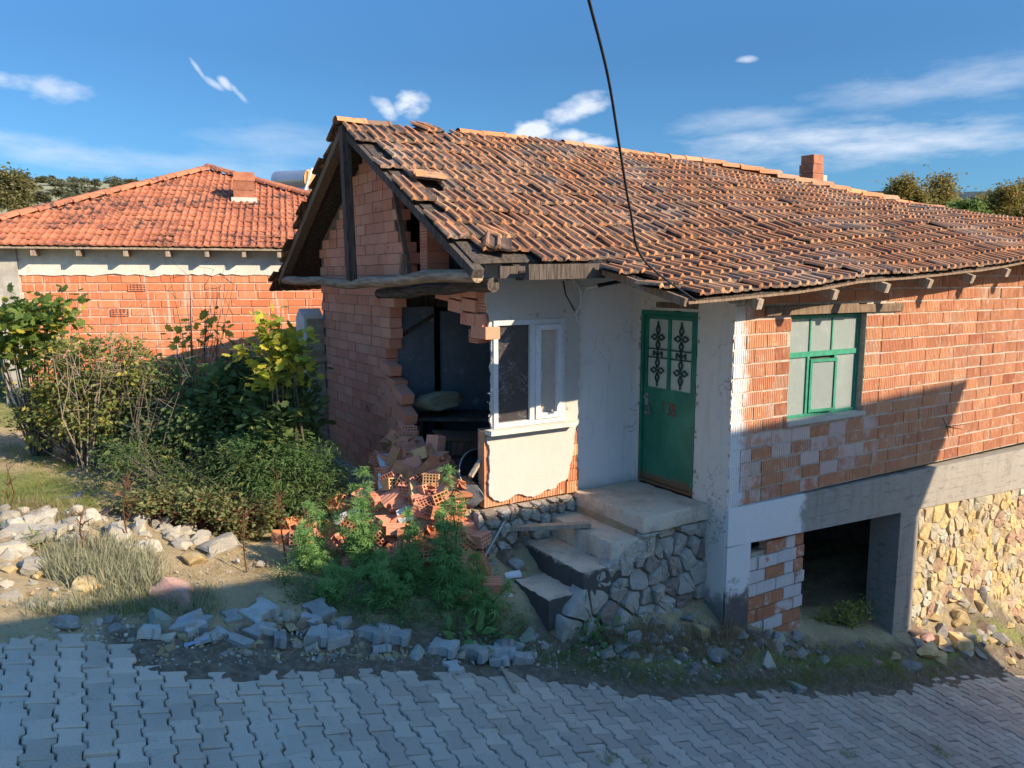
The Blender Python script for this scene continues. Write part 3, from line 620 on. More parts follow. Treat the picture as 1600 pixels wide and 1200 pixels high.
def build_street():
    st = thing('street', None, None); del st['label']; del st['category']; st['kind'] = 'structure'; st.name = 'street'
    items = []
    th = R(3.0)     # rows drift a little against the house
    e1 = U*math.cos(th)-V*math.sin(th); e2 = U*math.sin(th)+V*math.cos(th)
    for i in range(-56, 68):
        for j in range(-24, 18):
            x, y = i*PW, j*PL+(PL/2 if i % 2 else 0)
            wob = .05*mnoise.noise(Vector((x*.35, y*.35, 5)))
            q = C0+e1*x+e2*(y-.9+wob); a, b, _ = loc(q); eb = float(edge_b(a))
            if b > eb-.02+.10*mnoise.noise(Vector((a*3, 2, 1))) or b < -4.2: continue
            if b > eb-.3 and random.random() < .04: continue
            z = street_z(a, b)+.03*mnoise.noise(Vector((a*.8, b*.8, 2)))
            dx, dy = -.225, .08
            nx = Vector((U*1+np.array([0, 0, dx]))).normalized(); ny = Vector((V+np.array([0, 0, dy]))).normalized()
            f1 = (nx*math.cos(th)-ny*math.sin(th)).normalized(); up = f1.cross(nx*math.sin(th)+ny*math.cos(th)).normalized(); f2 = up.cross(f1)
            M = frame((q[0], q[1], z+random.gauss(0, .0045)), f1, f2, up)@Euler((random.gauss(0, .022), random.gauss(0, .022), random.gauss(0, .028))).to_matrix().to_4x4()
            items.append((random.choice(PAVERS), M))
    pieces(st, Matrix(), 'paver', items, 'paver', 300, 'distant_pavers')
    # bed of sand under the pavers
    A = np.linspace(-60, 60, 241); vs = []; fs = []
    for k, a in enumerate(A):
        eb = float(edge_b(a))
        for t, b in enumerate((eb, eb-1.5, -5.2)): vs.append(W(a, b, street_z(a, b)-.028-(.03 if t == 0 else 0)))
    n = 3
    for k in range(len(A)-1):
        for t in range(2): fs.append((k*n+t, k*n+t+1, (k+1)*n+t+1, (k+1)*n+t))
    me = MB().add(vs, fs).mesh('bedding'); fix_normals(me); link('bedding', me, st, 'joint_sand')
build_street()

# ------------------------------------------------------------------ the ruined house
house = thing('brick_house', 'ruined brick house with collapsed corner, sagging tiled roof and green door', 'house', HM)
RIDGE_B = 4.44
def top_bz(a):
    if a <= 3.7: return RIDGE_B, float(np.interp(a, [-2.7, -1.6, .6, 3.7], [1.99, 2.03, 2.04, 1.98]))
    return RIDGE_B-.27*(a-3.7), 1.98-.145*(a-3.7)
def roof_z(a, b):      # front slope
    bt, zt = top_bz(a)
    ze = float(np.interp(a, [-3, -1.37, -.56, .36, 1.4, 2.6, 4.79, 14], [-.25, -.22, -.175, -.11, -.04, .04, .20, .80])); zm = float(np.interp(a, [-2.7, -1.2, 0, 2, 5, 14], [.15, .20, .34, .52, .80, 1.0]))
    tm = 1.5/4.94; t = (b+.5)/(bt+.5)
    z = ze+(zm-ze)*t/tm if t < tm else zm+(zt-zm)*(t-tm)/(1-tm)
    sag = -.07*math.sin(max(0, min(1, t))*math.pi)*(.6+.4*math.sin(a*1.3+1)) + .035*mnoise.noise(Vector((a*.9, b*.9, 4)))
    return z+sag
def rear_z(a, b):      # rear slope
    bt, zt = top_bz(min(a, 3.7)); return zt-(b-bt)*.62-.05*math.sin(max(0, min(1, (b-bt)/3.3))*math.pi)
def T(w, pitch=2):      # tile template: x across 0..w centred, y up-slope, z out
    pass
def tile_mesh(seed):
    rs = random.Random(seed); w, l = .268, .355; prof = []
    hw = w/2
    xs = [(-hw-.012, .006), (-hw+.014, .034), (-hw+.030, .036), (-hw+.048, .008), (-hw+.095, .0), (-.022, .004), (-.006, .031), (.016, .033), (.034, .008), (.085, .0), (hw-.012, .004), (hw+.012, .016)]
    vs = []; h = []; n = len(xs)
    for (y, dz, sc) in ((0, -.016, 1.0), (.004, .004, 1.04), (l, -.002, .96)):
        for x, z in xs:
            vs.append((x*sc+rs.uniform(-.001, .001), y+rs.uniform(-.004, .004)*(y < .1), z+dz if y > 0 else z*.6-.018)); h.append(z/.036)
    fs = []
    for k in (0, 1):
        for i in range(n-1): fs.append((k*n+i, k*n+i+1, (k+1)*n+i+1, (k+1)*n+i))
    vs += [(-hw, l, -.02), (hw, l, -.02)]; h += [0, 0]
    fs.append(tuple(range(n-1, -1, -1))+(3*n, 3*n+1))
    return MB().add(vs, fs).mesh('roof_tile', attrs={'h': h})
TILES = [tile_mesh(i) for i in range(4)]
def tile_matrix(zf, a, b, ex, lift=.0, up=1):
    """tile whose lower edge is at a,b ; up=+1 slope rises with b"""
    p0 = Vector((a, b, zf(a, b))); p1 = Vector((a, b+.3*up, zf(a, b+.3*up))); px = Vector((a+.2, b, zf(a+.2, b)))
    y = (p1-p0).normalized(); x = ((px-p0)*up).normalized(); z = x.cross(y).normalized(); x = y.cross(z)
    tilt = Matrix.Rotation(-.085+random.gauss(0, .02), 4, 'X')@Matrix.Rotation(random.gauss(0, .028), 4, 'Z')@Matrix.Rotation(random.gauss(0, .02), 4, 'Y')
    return frame(p0+z*(.045+lift), x, y, z)@tilt
def ridge_mesh():
    mb = MB(); n = 7; vs = []; 
    for (y, r) in ((0, .125), (.03, .125), (.05, .112), (.40, .095)):
        for i in range(n):
            t = math.pi*(i/(n-1)); vs.append((math.cos(t)*r, y, math.sin(t)*r*.75))
    for (y, r) in ((0, .105), (.40, .08)):
        for i in range(n):
            t = math.pi*(i/(n-1)); vs.append((math.cos(t)*r, y, math.sin(t)*r*.75))
    fs = [(k*n+i, k*n+i+1, (k+1)*n+i+1, (k+1)*n+i) for k in range(3) for i in range(n-1)]+[(i+1, i, 4*n+i, 4*n+i+1) for i in range(n-1)]+[(4*n+i, 4*n+i+1, 5*n+i+1, 5*n+i) for i in range(n-1)]
    m = mb.add(vs, fs).mesh('ridge_tile', attrs={'h': [.9]*len(vs)}); fix_normals(m); return m
RIDGE = ridge_mesh()
def build_roof():
    roof = bpy.data.objects.new('roof', None); COL.objects.link(roof); roof.parent = house; roof.empty_display_size = .2
    items = []; near = []
    EXP = .272
    for j in range(19):
        b = RIDGE_B-.02-EXP*(j+1)
        if b < -.56: break
        for i in range(-1, 56):
            a = -2.6+.268*(i+.5)
            bt, zt = top_bz(a)
            if b > bt-.2: continue
            if b < .82 and a < -1.2+ (0.10 if j % 2 else 0): continue
            edge = -2.62+.10*mnoise.noise(Vector((j*1.7, 0, 3)))+(.13 if j in (3, 5, 8) else 0)
            if a-.134 < edge: continue
            if (j == 12 and i in (1, 2)) or (j == 6 and i == 1) or (j == 0 and i == 5): continue
            drop = .03*mnoise.noise(Vector((a*1.1, j*.37, 8)))+random.gauss(0, .008)
            M = tile_matrix(roof_z, a, b+drop, None, abs(random.gauss(0, .008)))
            items.append((random.choice(TILES), M))
    # slipped and loose tiles lying on the others
    for a, b, rz, l in ((-2.0, 2.72, 1.35, .06), (-2.22, 1.12, -.5, .05), (-1.35, 4.2, .35, .05), (-1.95, 1.35, .3, .03)):
        items.append((TILES[0], tile_matrix(roof_z, a, b, None, l)@Matrix.Rotation(rz, 4, 'Z')))
    pieces(roof, HM, 'roof_tile', items, 'old_roof_tile', 300, 'upper_tiles')
    # rear slope, its verge seen from below
    rear = []
    for j in range(13):
        b = RIDGE_B+.05+.275*(j+1)
        for i in range(0, 24):
            a = -2.66+.268*(i+.5)+.06*math.sin(j*2.1)+.04*random.random()
            M = tile_matrix(rear_z, a, b, None, abs(random.gauss(0, .012)), -1); rear.append((random.choice(TILES), M))
    link('rear_tiles', joined('rear_tiles', rear, ['old_roof_tile']), roof, None, None, 'stuff')
    # ridge and hip caps
    k = 0; a = -2.62
    while a < 11.5:
        st = .36
        (b0, z0), (b1, z1) = top_bz(a), top_bz(a+st)
        if not (-1.95 < a < -1.0 or .2 < a < .9):
            p, q = Vector((a, b0, z0+.0)), Vector((a+st, b1, z1+.0)); y = (q-p).normalized()
            if a < 2.6:
                y = -y; p = q
            x = y.cross(Vector((0, 0, 1))).normalized(); z = x.cross(y)
            lift = .045*min(1, max(0, (a-2.6)/2))
            M = frame(p+z*(lift-.015+random.uniform(0, .015)), x, y, z)@Matrix.Rotation(random.gauss(0, .04), 4, 'Z')@Matrix.Rotation(.05+.06*min(1, max(0, (a-2.6)/2))+random.gauss(0, .02), 4, 'X')@Matrix.Scale(1+.25*min(1, max(0, (a-2.6)/2)), 4)
            link('ridge_tile', RIDGE, roof, 'old_roof_tile', M)
        a += st
    # deck below the tiles
    A = np.arange(-2.5, 14.3, .25)
    def deck(zf, b_of, name, off):
        vs, fs = [], []; nb = 14
        for a in A:
            b0, b1 = b_of(a)
            for t in range(nb): b = b0+(b1-b0)*t/(nb-1); vs.append((a, b, zf(a, b)+off)); 
        n = len(vs); vs += [(x, y, z-.022) for x, y, z in vs]
        for i in range(len(A)-1):
            for t in range(nb-1):
                q = (i*nb+t, (i+1)*nb+t, (i+1)*nb+t+1, i*nb+t+1); fs += [q, tuple(k+n for k in q[::-1])]
        for i in range(len(A)-1):
            for t in (0, nb-1): fs.append((i*nb+t, i*nb+t+n, (i+1)*nb+t+n, (i+1)*nb+t))
        for t in range(nb-1):
            for i in (0, len(A)-1): fs.append((i*nb+t, i*nb+t+1, i*nb+t+1+n, i*nb+t+n))
        me = MB().add(vs, fs).mesh(name); fix_normals(me); link(name, me, roof, 'dark_timber')
    deck(roof_z, lambda a: ((1.06 if a < -1.12 else -.42), top_bz(a)[0]), 'roof_deck', -.012)
    deck(lambda a, b: rear_z(a, b) if a < 3.7 else top_bz(a)[1]-.30*(b-top_bz(a)[0]), lambda a: (top_bz(a)[0], 7.75), 'roof_deck', -.014)
    # purlin boards showing along the lower edge
    def eave_board(a0, a1, b, dz, mat, w=.10):
        n = max(2, int((a1-a0)/.5)); mb = MB()
        for k in range(n):
            p, q = a0+(a1-a0)*k/n, a0+(a1-a0)*(k+1)/n
            mb.bar((p, b, roof_z(p, b)+dz), (q, b, roof_z(q, b)+dz), w*.7, .024)
        mb.build('eave_board', mat, roof)
    MB().bar((-2.25, 1.0, .06), (-.95, .98, .07), .05, .12).build('soffit_board', 'dark_timber', roof); MB().bar((-2.05, .80, .06), (-1.12, .78, .08), .07, .15).build('broken_beam', 'dark_timber', roof)  # this broken_beam is added to keep sun off the window wall top
    eave_board(-1.1, 12, -.40, -.05, 'old_timber'); eave_board(-2.5, -1.1, 1.12, -.06, 'dark_timber'); eave_board(-1.15, 12, .25, -.06, 'dark_timber')
    # rafter tails
    for a in (-.16, .98, 1.86, 2.72, 3.62, 4.5, 5.4, 6.3, 7.2):
        r = random.uniform(-.05, .05); mb = MB()
        b0, b1 = -.47+r*.5, 1.3; mb.bar((a, b0, roof_z(a, b0)-.115), (a+r, b1, roof_z(a, b1)-.115), .075, .10)
        mb.build('rafter', 'grey_timber' if a < 5 else 'old_timber', roof)
    for a in (-2.0, -1.35, -.9): MB().bar((a, .98, roof_z(a, .98)-.13), (a, 1.9, roof_z(a, 1.9)-.13), .08, .10).build('rafter', 'dark_timber', roof)
    # verge board of the lower roof part and the broken soffit timbers over the door recess
    MB().bar((-1.16, 1.0, roof_z(-1.1, 1.0)-.05), (-1.12, -.42, roof_z(-1.1, -.42)-.04), .035, .075).build('verge_board', 'old_timber', roof)
    MB().bar((-1.05, .55, .05), (-.45, .30, -.06), .12, .10).build('broken_beam', 'dark_timber', roof)
    MB().bar((-.75, -.05, -.17), (.02, .35, -.12), .10, .12).build('broken_beam', 'old_timber', roof)
    MB().bar((-1.02, .95, .13), (-.05, .92, .15), .13, .12).build('broken_beam', 'dark_timber', roof)
    MB().bar((-.3, -.3, -.22), (-.02, .1, -.18), .14, .05).build('loose_board', 'grey_timber', roof)
    # timbers of the open gable
    def log(pts, r, mat, name, j=.012):
        P = []; 
        for i in range(len(pts)-1):
            for t in np.linspace(0, 1, 7)[(1 if i else 0):]: P.append(Vector(pts[i]).lerp(Vector(pts[i+1]), t)+Vector([random.uniform(-j, j) for _ in range(3)]))
        mb = MB().tube(P, [r*random.uniform(.9, 1.1) for _ in P], 9)
        return mb.build(name, mat, roof, smooth=50)
    log([(-2.52, 7.55, -.03), (-2.52, 4.3, -.06), (-2.5, 1.02, .035)], .068, 'gable_log', 'tie_beam', .03)
    log([(-2.40, 3.75, -.20), (-2.3, 1.05, -.05)], .07, 'dark_log', 'tie_beam', .02)
    MB().bar((-2.54, 4.42, rear_z(-2.5, 4.5)-.07), (-2.54, 7.6, rear_z(-2.5, 7.6)-.08), .10, .13, (1, 0, 0)).build('verge_rafter', 'old_timber', roof)
    MB().bar((-2.50, 4.36, roof_z(-2.5, 4.36)-.10), (-2.50, .98, roof_z(-2.5, .98)-.09), .09, .13, (1, 0, 0)).build('verge_rafter', 'dark_timber', roof)
    MB().bar((-2.42, 4.35, roof_z(-2.5, 4.3)-.14), (-2.40, 1.3, roof_z(-2.5, 1.3)-.16), .16, .03, (1, 0, 0)).build('verge_board', 'old_timber', roof)
    MB().bar((-2.56, 4.38, 1.95), (-2.56, 4.25, -.02), .13, .11, (1, 0, 0)).build('king_post', 'dark_timber', roof)
    MB().bar((-2.5, 4.44, 1.88), (3.7, 4.44, 1.95), .10, .12).build('ridge_beam', 'dark_timber', roof)
    for a in (-1.6, -.6, .6): MB().bar((a, 4.4, 1.85), (a, 7.6, rear_z(a, 7.6)-.09), .08, .1).build('rafter', 'dark_timber', roof)
    MB().bar((-2.28, 3.62, 1.55), (-2.26, 3.05, -.02), .03, .06, (1, 0, 0)).build('lath', 'old_timber', roof)
    MB().bar((-2.6, 2.55, .05), (-2.6, 2.48, .26), .05, .05, (1, 0, 0)).build('loose_board', 'old_timber', roof)
build_roof()

RB = [ridged_brick(.318, .136, .12, random.choice((8, 9, 10))) for _ in range(4)]; RBH = [ridged_brick(.15, .136, .12, 4) for _ in range(2)]
SB = [plain_brick(.318, .13, .12) for _ in range(3)]
ROWH = .155
def build_street_wall():
    """wall along the street, in the plane b = 0"""
    wall = bpy.data.objects.new('street_wall', None); COL.objects.link(wall); wall.parent = house
    W0, W1, Z0, Z1 = .90, 2.27, -1.60, -.41
    top = lambda a: min(roof_z(a, .1)-.13, .45)
    mb = MB(); Bf, Bk = .013, .19
    for (a0, a1, z0, z1) in ((.015, W0, -2.45, -.08), (W0, W1, -2.45, Z0), (W0, W1, Z1+.12, -.05), (W1, 9.5, -2.45, .05)): mb.box((a0, Bf, z0), (a1, Bk, z1))
    mb.build('mortar_core', 'mortar', wall)
    items = []
    for r in range(19):
        z = -2.45+ROWH*(r+.5)+.004; a = -.0+random.uniform(0, .02)
        first = True
        while a < 9.4:
            L_ = (.16 if (first and r % 2) else .318)*random.uniform(.96, 1.04)
            if random.random() < .06: L_ *= .5
            a0, a1 = a, a+L_
            # stop at the window
            if Z0 < z+.03 and z-.03 < Z1+.02 and a1 > W0 and a0 < W1:
                if a0 < W0-.05: a1 = W0
                else:
                    a = W1+.004; first = False; continue
            ac = (a0+a1)/2
            if z > top(ac)-.05: a = a1+.01; first = False; continue
            if Z1+.02 < z < Z1+.13 and .45 < ac < 2.95: a = a1+.01; first = False; continue      # lintel board
            me = random.choice(RB) if a1-a0 > .2 else random.choice(RBH); base = .318 if a1-a0 > .2 else .15
            M = Matrix.Translation((ac, random.uniform(-.003, .007), z+random.uniform(-.004, .004)))@Euler((0, random.gauss(0, .008), random.gauss(0, .008))).to_matrix().to_4x4()@Matrix.Diagonal(((a1-a0-.006)/base, 1, random.uniform(.97, 1.01), 1))
            items.append((me, M)); a = a1+random.choice((.008, .010, .012, .022)); first = False
    return wall, items
wall_street, items_street = build_street_wall()

def build_basement():
    # beam
    mb = MB()
    n = 24
    for k in range(n):
        a0, a1 = 9.5*k/n, 9.5*(k+1)/n
        zb = lambda a: -2.87-.045*a; zt = lambda a: -2.452-.014*a
        mb.add([(a0, -.02, zb(a0)), (a1, -.02, zb(a1)), (a1, .3, zb(a1)), (a0, .3, zb(a0)), (a0, -.02, zt(a0)), (a1, -.02, zt(a1)), (a1, .3, zt(a1)), (a0, .3, zt(a0))], [(0, 1, 5, 4), (4, 5, 6, 7), (3, 2, 1, 0), (2, 3, 7, 6)]+([(0, 4, 7, 3)] if k == 0 else []))
    mb.build('floor_beam', 'beam_concrete', house)
    b2 = MB(); b2.box((.005, -.016, -4.6), (.375, .02, -2.885)); b2.box((0, .02, -4.6), (.37, .36, -2.885)); o = b2.build('corner_pillar', 'beam_concrete', house)
    MB().box((-.012, .012, -4.3), (0, .42, -2.47)).box((-.014, .42, -4.2), (0, 1.5, -2.5)).build('pillar_plaster', 'cream_plaster', house)
    # pillar right of the opening
    MB().box((3.24, -.012, -5.4), (3.67, .40, -3.02)).build('pillar', 'beam_concrete', house)
    # brick infill
    inf = bpy.data.objects.new('infill_wall', None); COL.objects.link(inf); inf.parent = house
    its = []
    for r in range(12):
        z = -4.66+ROWH*(r+.5)
        a = .385+(-.13 if r % 2 else 0)
        while a < 1.34:
            a0, a1 = max(a, .385), a+.318
            if a1 > 1.30+(.12 if r % 3 == 0 else .0): a1 = a0+.16 if a0+.16 < 1.42 else a0
            if a1-a0 > .06 and not (r >= 10 and a1 < .78) and not (r == 11 and a0 > 1.2):
                base = .318 if a1-a0 > .2 else .15
                its.append((random.choice(RB if base > .2 else RBH), Matrix.Translation(((a0+a1)/2, .04+random.uniform(-.01, .01), z))@Matrix.Diagonal(((a1-a0-.008)/base, 1, 1, 1))@Matrix.Rotation(random.gauss(0, .012), 4, 'Y')))
            a = max(a1, a+.1)+.008
    MB().box((.37, .07, -4.7), (1.22, .2, -3.06)).build('mortar_core', 'mortar', inf)
    for me, M in its: link('brick', me, inf, 'terracotta', M)
    # dark room behind
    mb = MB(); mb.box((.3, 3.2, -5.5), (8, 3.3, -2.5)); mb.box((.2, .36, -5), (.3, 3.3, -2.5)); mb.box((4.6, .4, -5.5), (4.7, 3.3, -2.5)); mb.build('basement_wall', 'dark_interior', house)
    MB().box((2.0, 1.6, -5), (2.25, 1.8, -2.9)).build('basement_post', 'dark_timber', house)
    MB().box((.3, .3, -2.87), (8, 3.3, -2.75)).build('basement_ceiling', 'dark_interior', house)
    # rubble stone wall on the right
    sw = bpy.data.objects.new('stone_wall', None); COL.objects.link(sw); sw.parent = house
    lo, hi = 3.68, 9.3; bx = (lo, -6.6, hi, -2.95)
    inside = lambda x, y: y < -2.87-.045*x-.02 and y > -4.9-.26*(x-3.4)-.25
    rs = random.Random(11); seeds = poisson(bx, .27, 9000, rs, inside, 1.3); seeds += [p for p in poisson(bx, .13, 3000, rs, inside, 1.2) if min((p[0]-q[0])**2+(p[1]-q[1])**2 for q in seeds) > .022]
    seeds = relax(seeds, [(lo, -6.9), (hi, -6.9), (hi, -2.87-.045*hi), (lo, -2.87-.045*lo)], 2)
    for poly in voronoi_cells(seeds, [(lo, -6.9), (hi, -6.9), (hi, -2.87-.045*hi), (lo, -2.87-.045*lo)]):
        if len(poly) < 3: continue
        r = cell_stone(poly, .006, .035, .06, lambda u, v, t: (u, t, v), rs)
        if r: link('stone', r[0], sw, 'rubble_wall_stone', Matrix.Translation((r[1][0], .03, r[1][1])))
    MB().add([(lo, .014, -7), (hi, .014, -7), (hi, .014, -3.0), (lo, .014, -3.0), (lo, .3, -7), (hi, .3, -7), (hi, .3, -3.0), (lo, .3, -3.0)], [(0, 1, 2, 3), (7, 6, 5, 4), (1, 5, 6, 2), (4, 0, 3, 7)]).build('mortar_core', 'earth_mortar', sw)
build_basement()

def build_gable():
    """gable wall in the plane a = -2.2, broken open at the near corner; built as b (across) and z"""
    wall = bpy.data.objects.new('gable_wall', None); COL.objects.link(wall); wall.parent = house
    RH = .138; items = []
    MA = lambda a, b, z, tilt=0, yaw=0, dx=0: Matrix.Translation((a, b, z))@Matrix.Rotation(-math.pi/2, 4, 'Z')@Matrix.Rotation(tilt, 4, 'Y')@Matrix.Rotation(yaw, 4, 'Z')
    def edge(z):       # where the standing part ends, towards the viewer
        return float(np.interp(z, [-2.9, -2.4, -1.9, -1.55, -1.35, -1.30, -.7, -.5, -.15, -.02], [3.75, 4.0, 4.05, 4.18, 4.1, 3.93, 3.93, 3.78, 3.62, 3.45]))
    for r in range(-1, 34):
        z = -2.72+RH*(r+.5)
        hi = 6.62
        b = hi-(.16 if r % 2 else 0)
        if z < -.02: lo = edge(z)
        else: lo = 3.32+max(0, (z-.0))*.36
        zmax = lambda bb: (rear_z(-2.2, bb)-.10 if bb > 4.44 else roof_z(-2.2, bb)-.14)
        while b > lo-.06:
            L_ = .318 if random.random() > .12 else .16
            b0, b1 = b-L_, b
            bc = (b0+b1)/2
            if z+.07 < min(zmax(b0+.02), zmax(b1-.02)) and b0 > lo-.2:
                k = .318 if L_ > .2 else .15
                me = random.choice(RB_G if L_ > .2 else RBH_G)
                items.append((me, MA(-2.2+random.uniform(-.006, .006), bc, z, random.gauss(0, .008), random.gauss(0, .012))@Matrix.Diagonal(((L_-.004)/k, 1, 1, 1))))
            b = b0-random.choice((.003, .006, .012))
    # the leaning broken slab of wall that slid outward
    tilt = R(17)
    for r in range(11):
        for c in range(5):
            if c >= [1, 2, 3, 4, 4, 4, 4, 3, 3, 2, 2][r]: continue
            lb = c*.322+(.16 if r % 2 else 0)+.10
            pb = 4.02-lb*math.cos(tilt)+.012*r; pz = -1.15-.143*r-lb*math.sin(tilt)-.012*c*c
            items.append((random.choice(RB_G), MA(-2.25-.03*c-.05*math.sin(r/10*math.pi)+random.uniform(-.035, .035), pb+random.uniform(-.012, .012), pz, tilt*(.8+.15*c)+random.gauss(0, .05), -random.gauss(0, .04)-.05*c)))
    # bricks still hanging at the top of the near corner
    for (b, z, t) in ((2.42, -.18, .10), (2.10, -.16, .08), (1.78, -.14, .05), (2.10, -.31, .1), (1.80, -.29, .06), (1.82, -.44, .05), (1.66, -.44, 0), (1.58, -.57, .0)): items.append((random.choice(RB_G), MA(-2.16, b, z, t, random.gauss(0, .05))))
    hb = hollow_brick(.29, .19, .14, 5, 4)
    pieces(wall, HM, 'brick', items, 'terracotta_red', 290, 'far_bricks')
    for (a, b, z) in ((-1.98, 1.56, -.13), (-1.98, 1.56, -.28), (-2.0, 1.72, -.62)): link('hollow_brick', hb, wall, 'terracotta_red', Matrix.Translation((a, b, z))@Matrix.Rotation(math.pi, 4, 'Z'))
    # cross wall of hollow bricks in the roof space
    for i in range(8):
        for j in range(1):
            z = .10+i*.145; b = 2.88+.02*j
            if z < roof_z(-2.0, 2.75)-.2: link('hollow_brick', hb, wall, 'terracotta_red', Matrix.Translation((-2.02, b, z)))
    # mortar filling behind the standing part
    poly = [(6.6, -2.85)]+[(edge(z)+.16, z) for z in (-2.85, -2.4, -1.9, -1.5, -1.32, -.7, -.5, -.15, -.02)]+[(3.42, .0), (3.7, .8), (3.9, 1.35), (4.4, 1.75), (6.6, .55)]
    mb = slab(MB(), [wobble(poly, .1, .01)], -2.185, -2.03, lambda u, v, t: (t, u, v)); m = mb.mesh('mortar_core'); fix_normals(m); link('mortar_core', m, wall, 'dark_mortar')
    # old render fragment standing at the rear corner
    stub = [(6.55, -2.9), (6.95, -2.9), (7.12, -2.3), (7.10, -1.2), (7.05, -.62), (6.86, -.50), (6.62, -.62)]
    mb = slab(MB(), [wobble(stub, .07, .03)], -2.50, -2.16, lambda u, v, t: (t, u, v)); m = mb.mesh('render_fragment'); fix_normals(m); link('render_fragment', m, wall, 'pale_concrete')
    f = slab(MB(), [wobble([(6.50, -2.95), (6.62, -2.95), (6.64, -.66), (6.56, -.66)], .06, .02)], -2.46, -2.2, lambda u, v, t: (t, u, v)); m = f.mesh('rubble_core'); fix_normals(m); link('rubble_core', m, wall, 'earth_mortar')
    # concrete footing
    foot = bpy.data.objects.new('footing', None); COL.objects.link(foot); foot.parent = house
    mb = MB().box((-2.32, 1.5, -3.4), (-1.98, 7.0, -2.80)); mb.build('footing_core', 'earth_mortar', foot)
    rs = random.Random(4)
    for poly in voronoi_cells(poisson((1.5, -3.4, 7, -2.74), .17, 3000, rs), [(1.5, -3.4), (7, -3.4), (7, -2.76), (1.5, -2.76)]):
        r = cell_stone(poly, .012, .05, .06, lambda u, v, t: (t, u, v), rs)
        if r: link('stone', r[0], foot, 'stair_stone', Matrix.Translation((-2.34, r[1][0], r[1][1])))
    for poly in voronoi_cells(poisson((-2.3, -3.5, -.9, -2.46), .16, 3000, rs), [(-2.3, -3.5), (-.9, -3.5), (-.9, -2.48), (-2.3, -2.48)]):
        r = cell_stone(poly, .014, .06, .06, lambda u, v, t: (u, t, v), rs)
        if r: link('stone', r[0], foot, 'stair_stone', Matrix.Translation((r[1][0], 1.42, r[1][1])))
    MB().box((-2.25, 1.45, -3.5), (-.9, 1.7, -2.5)).build('footing_core', 'earth_mortar', foot)
RB_G = [ridged_brick(.316, .130, .175, random.choice((3, 4, 5))) for _ in range(4)]; RBH_G = [ridged_brick(.15, .130, .175, 2) for _ in range(2)]
build_gable()
# the street wall bricks: those that show largest as single bricks
pieces(wall_street, HM, 'brick', items_street, 'terracotta', 300, 'far_bricks')

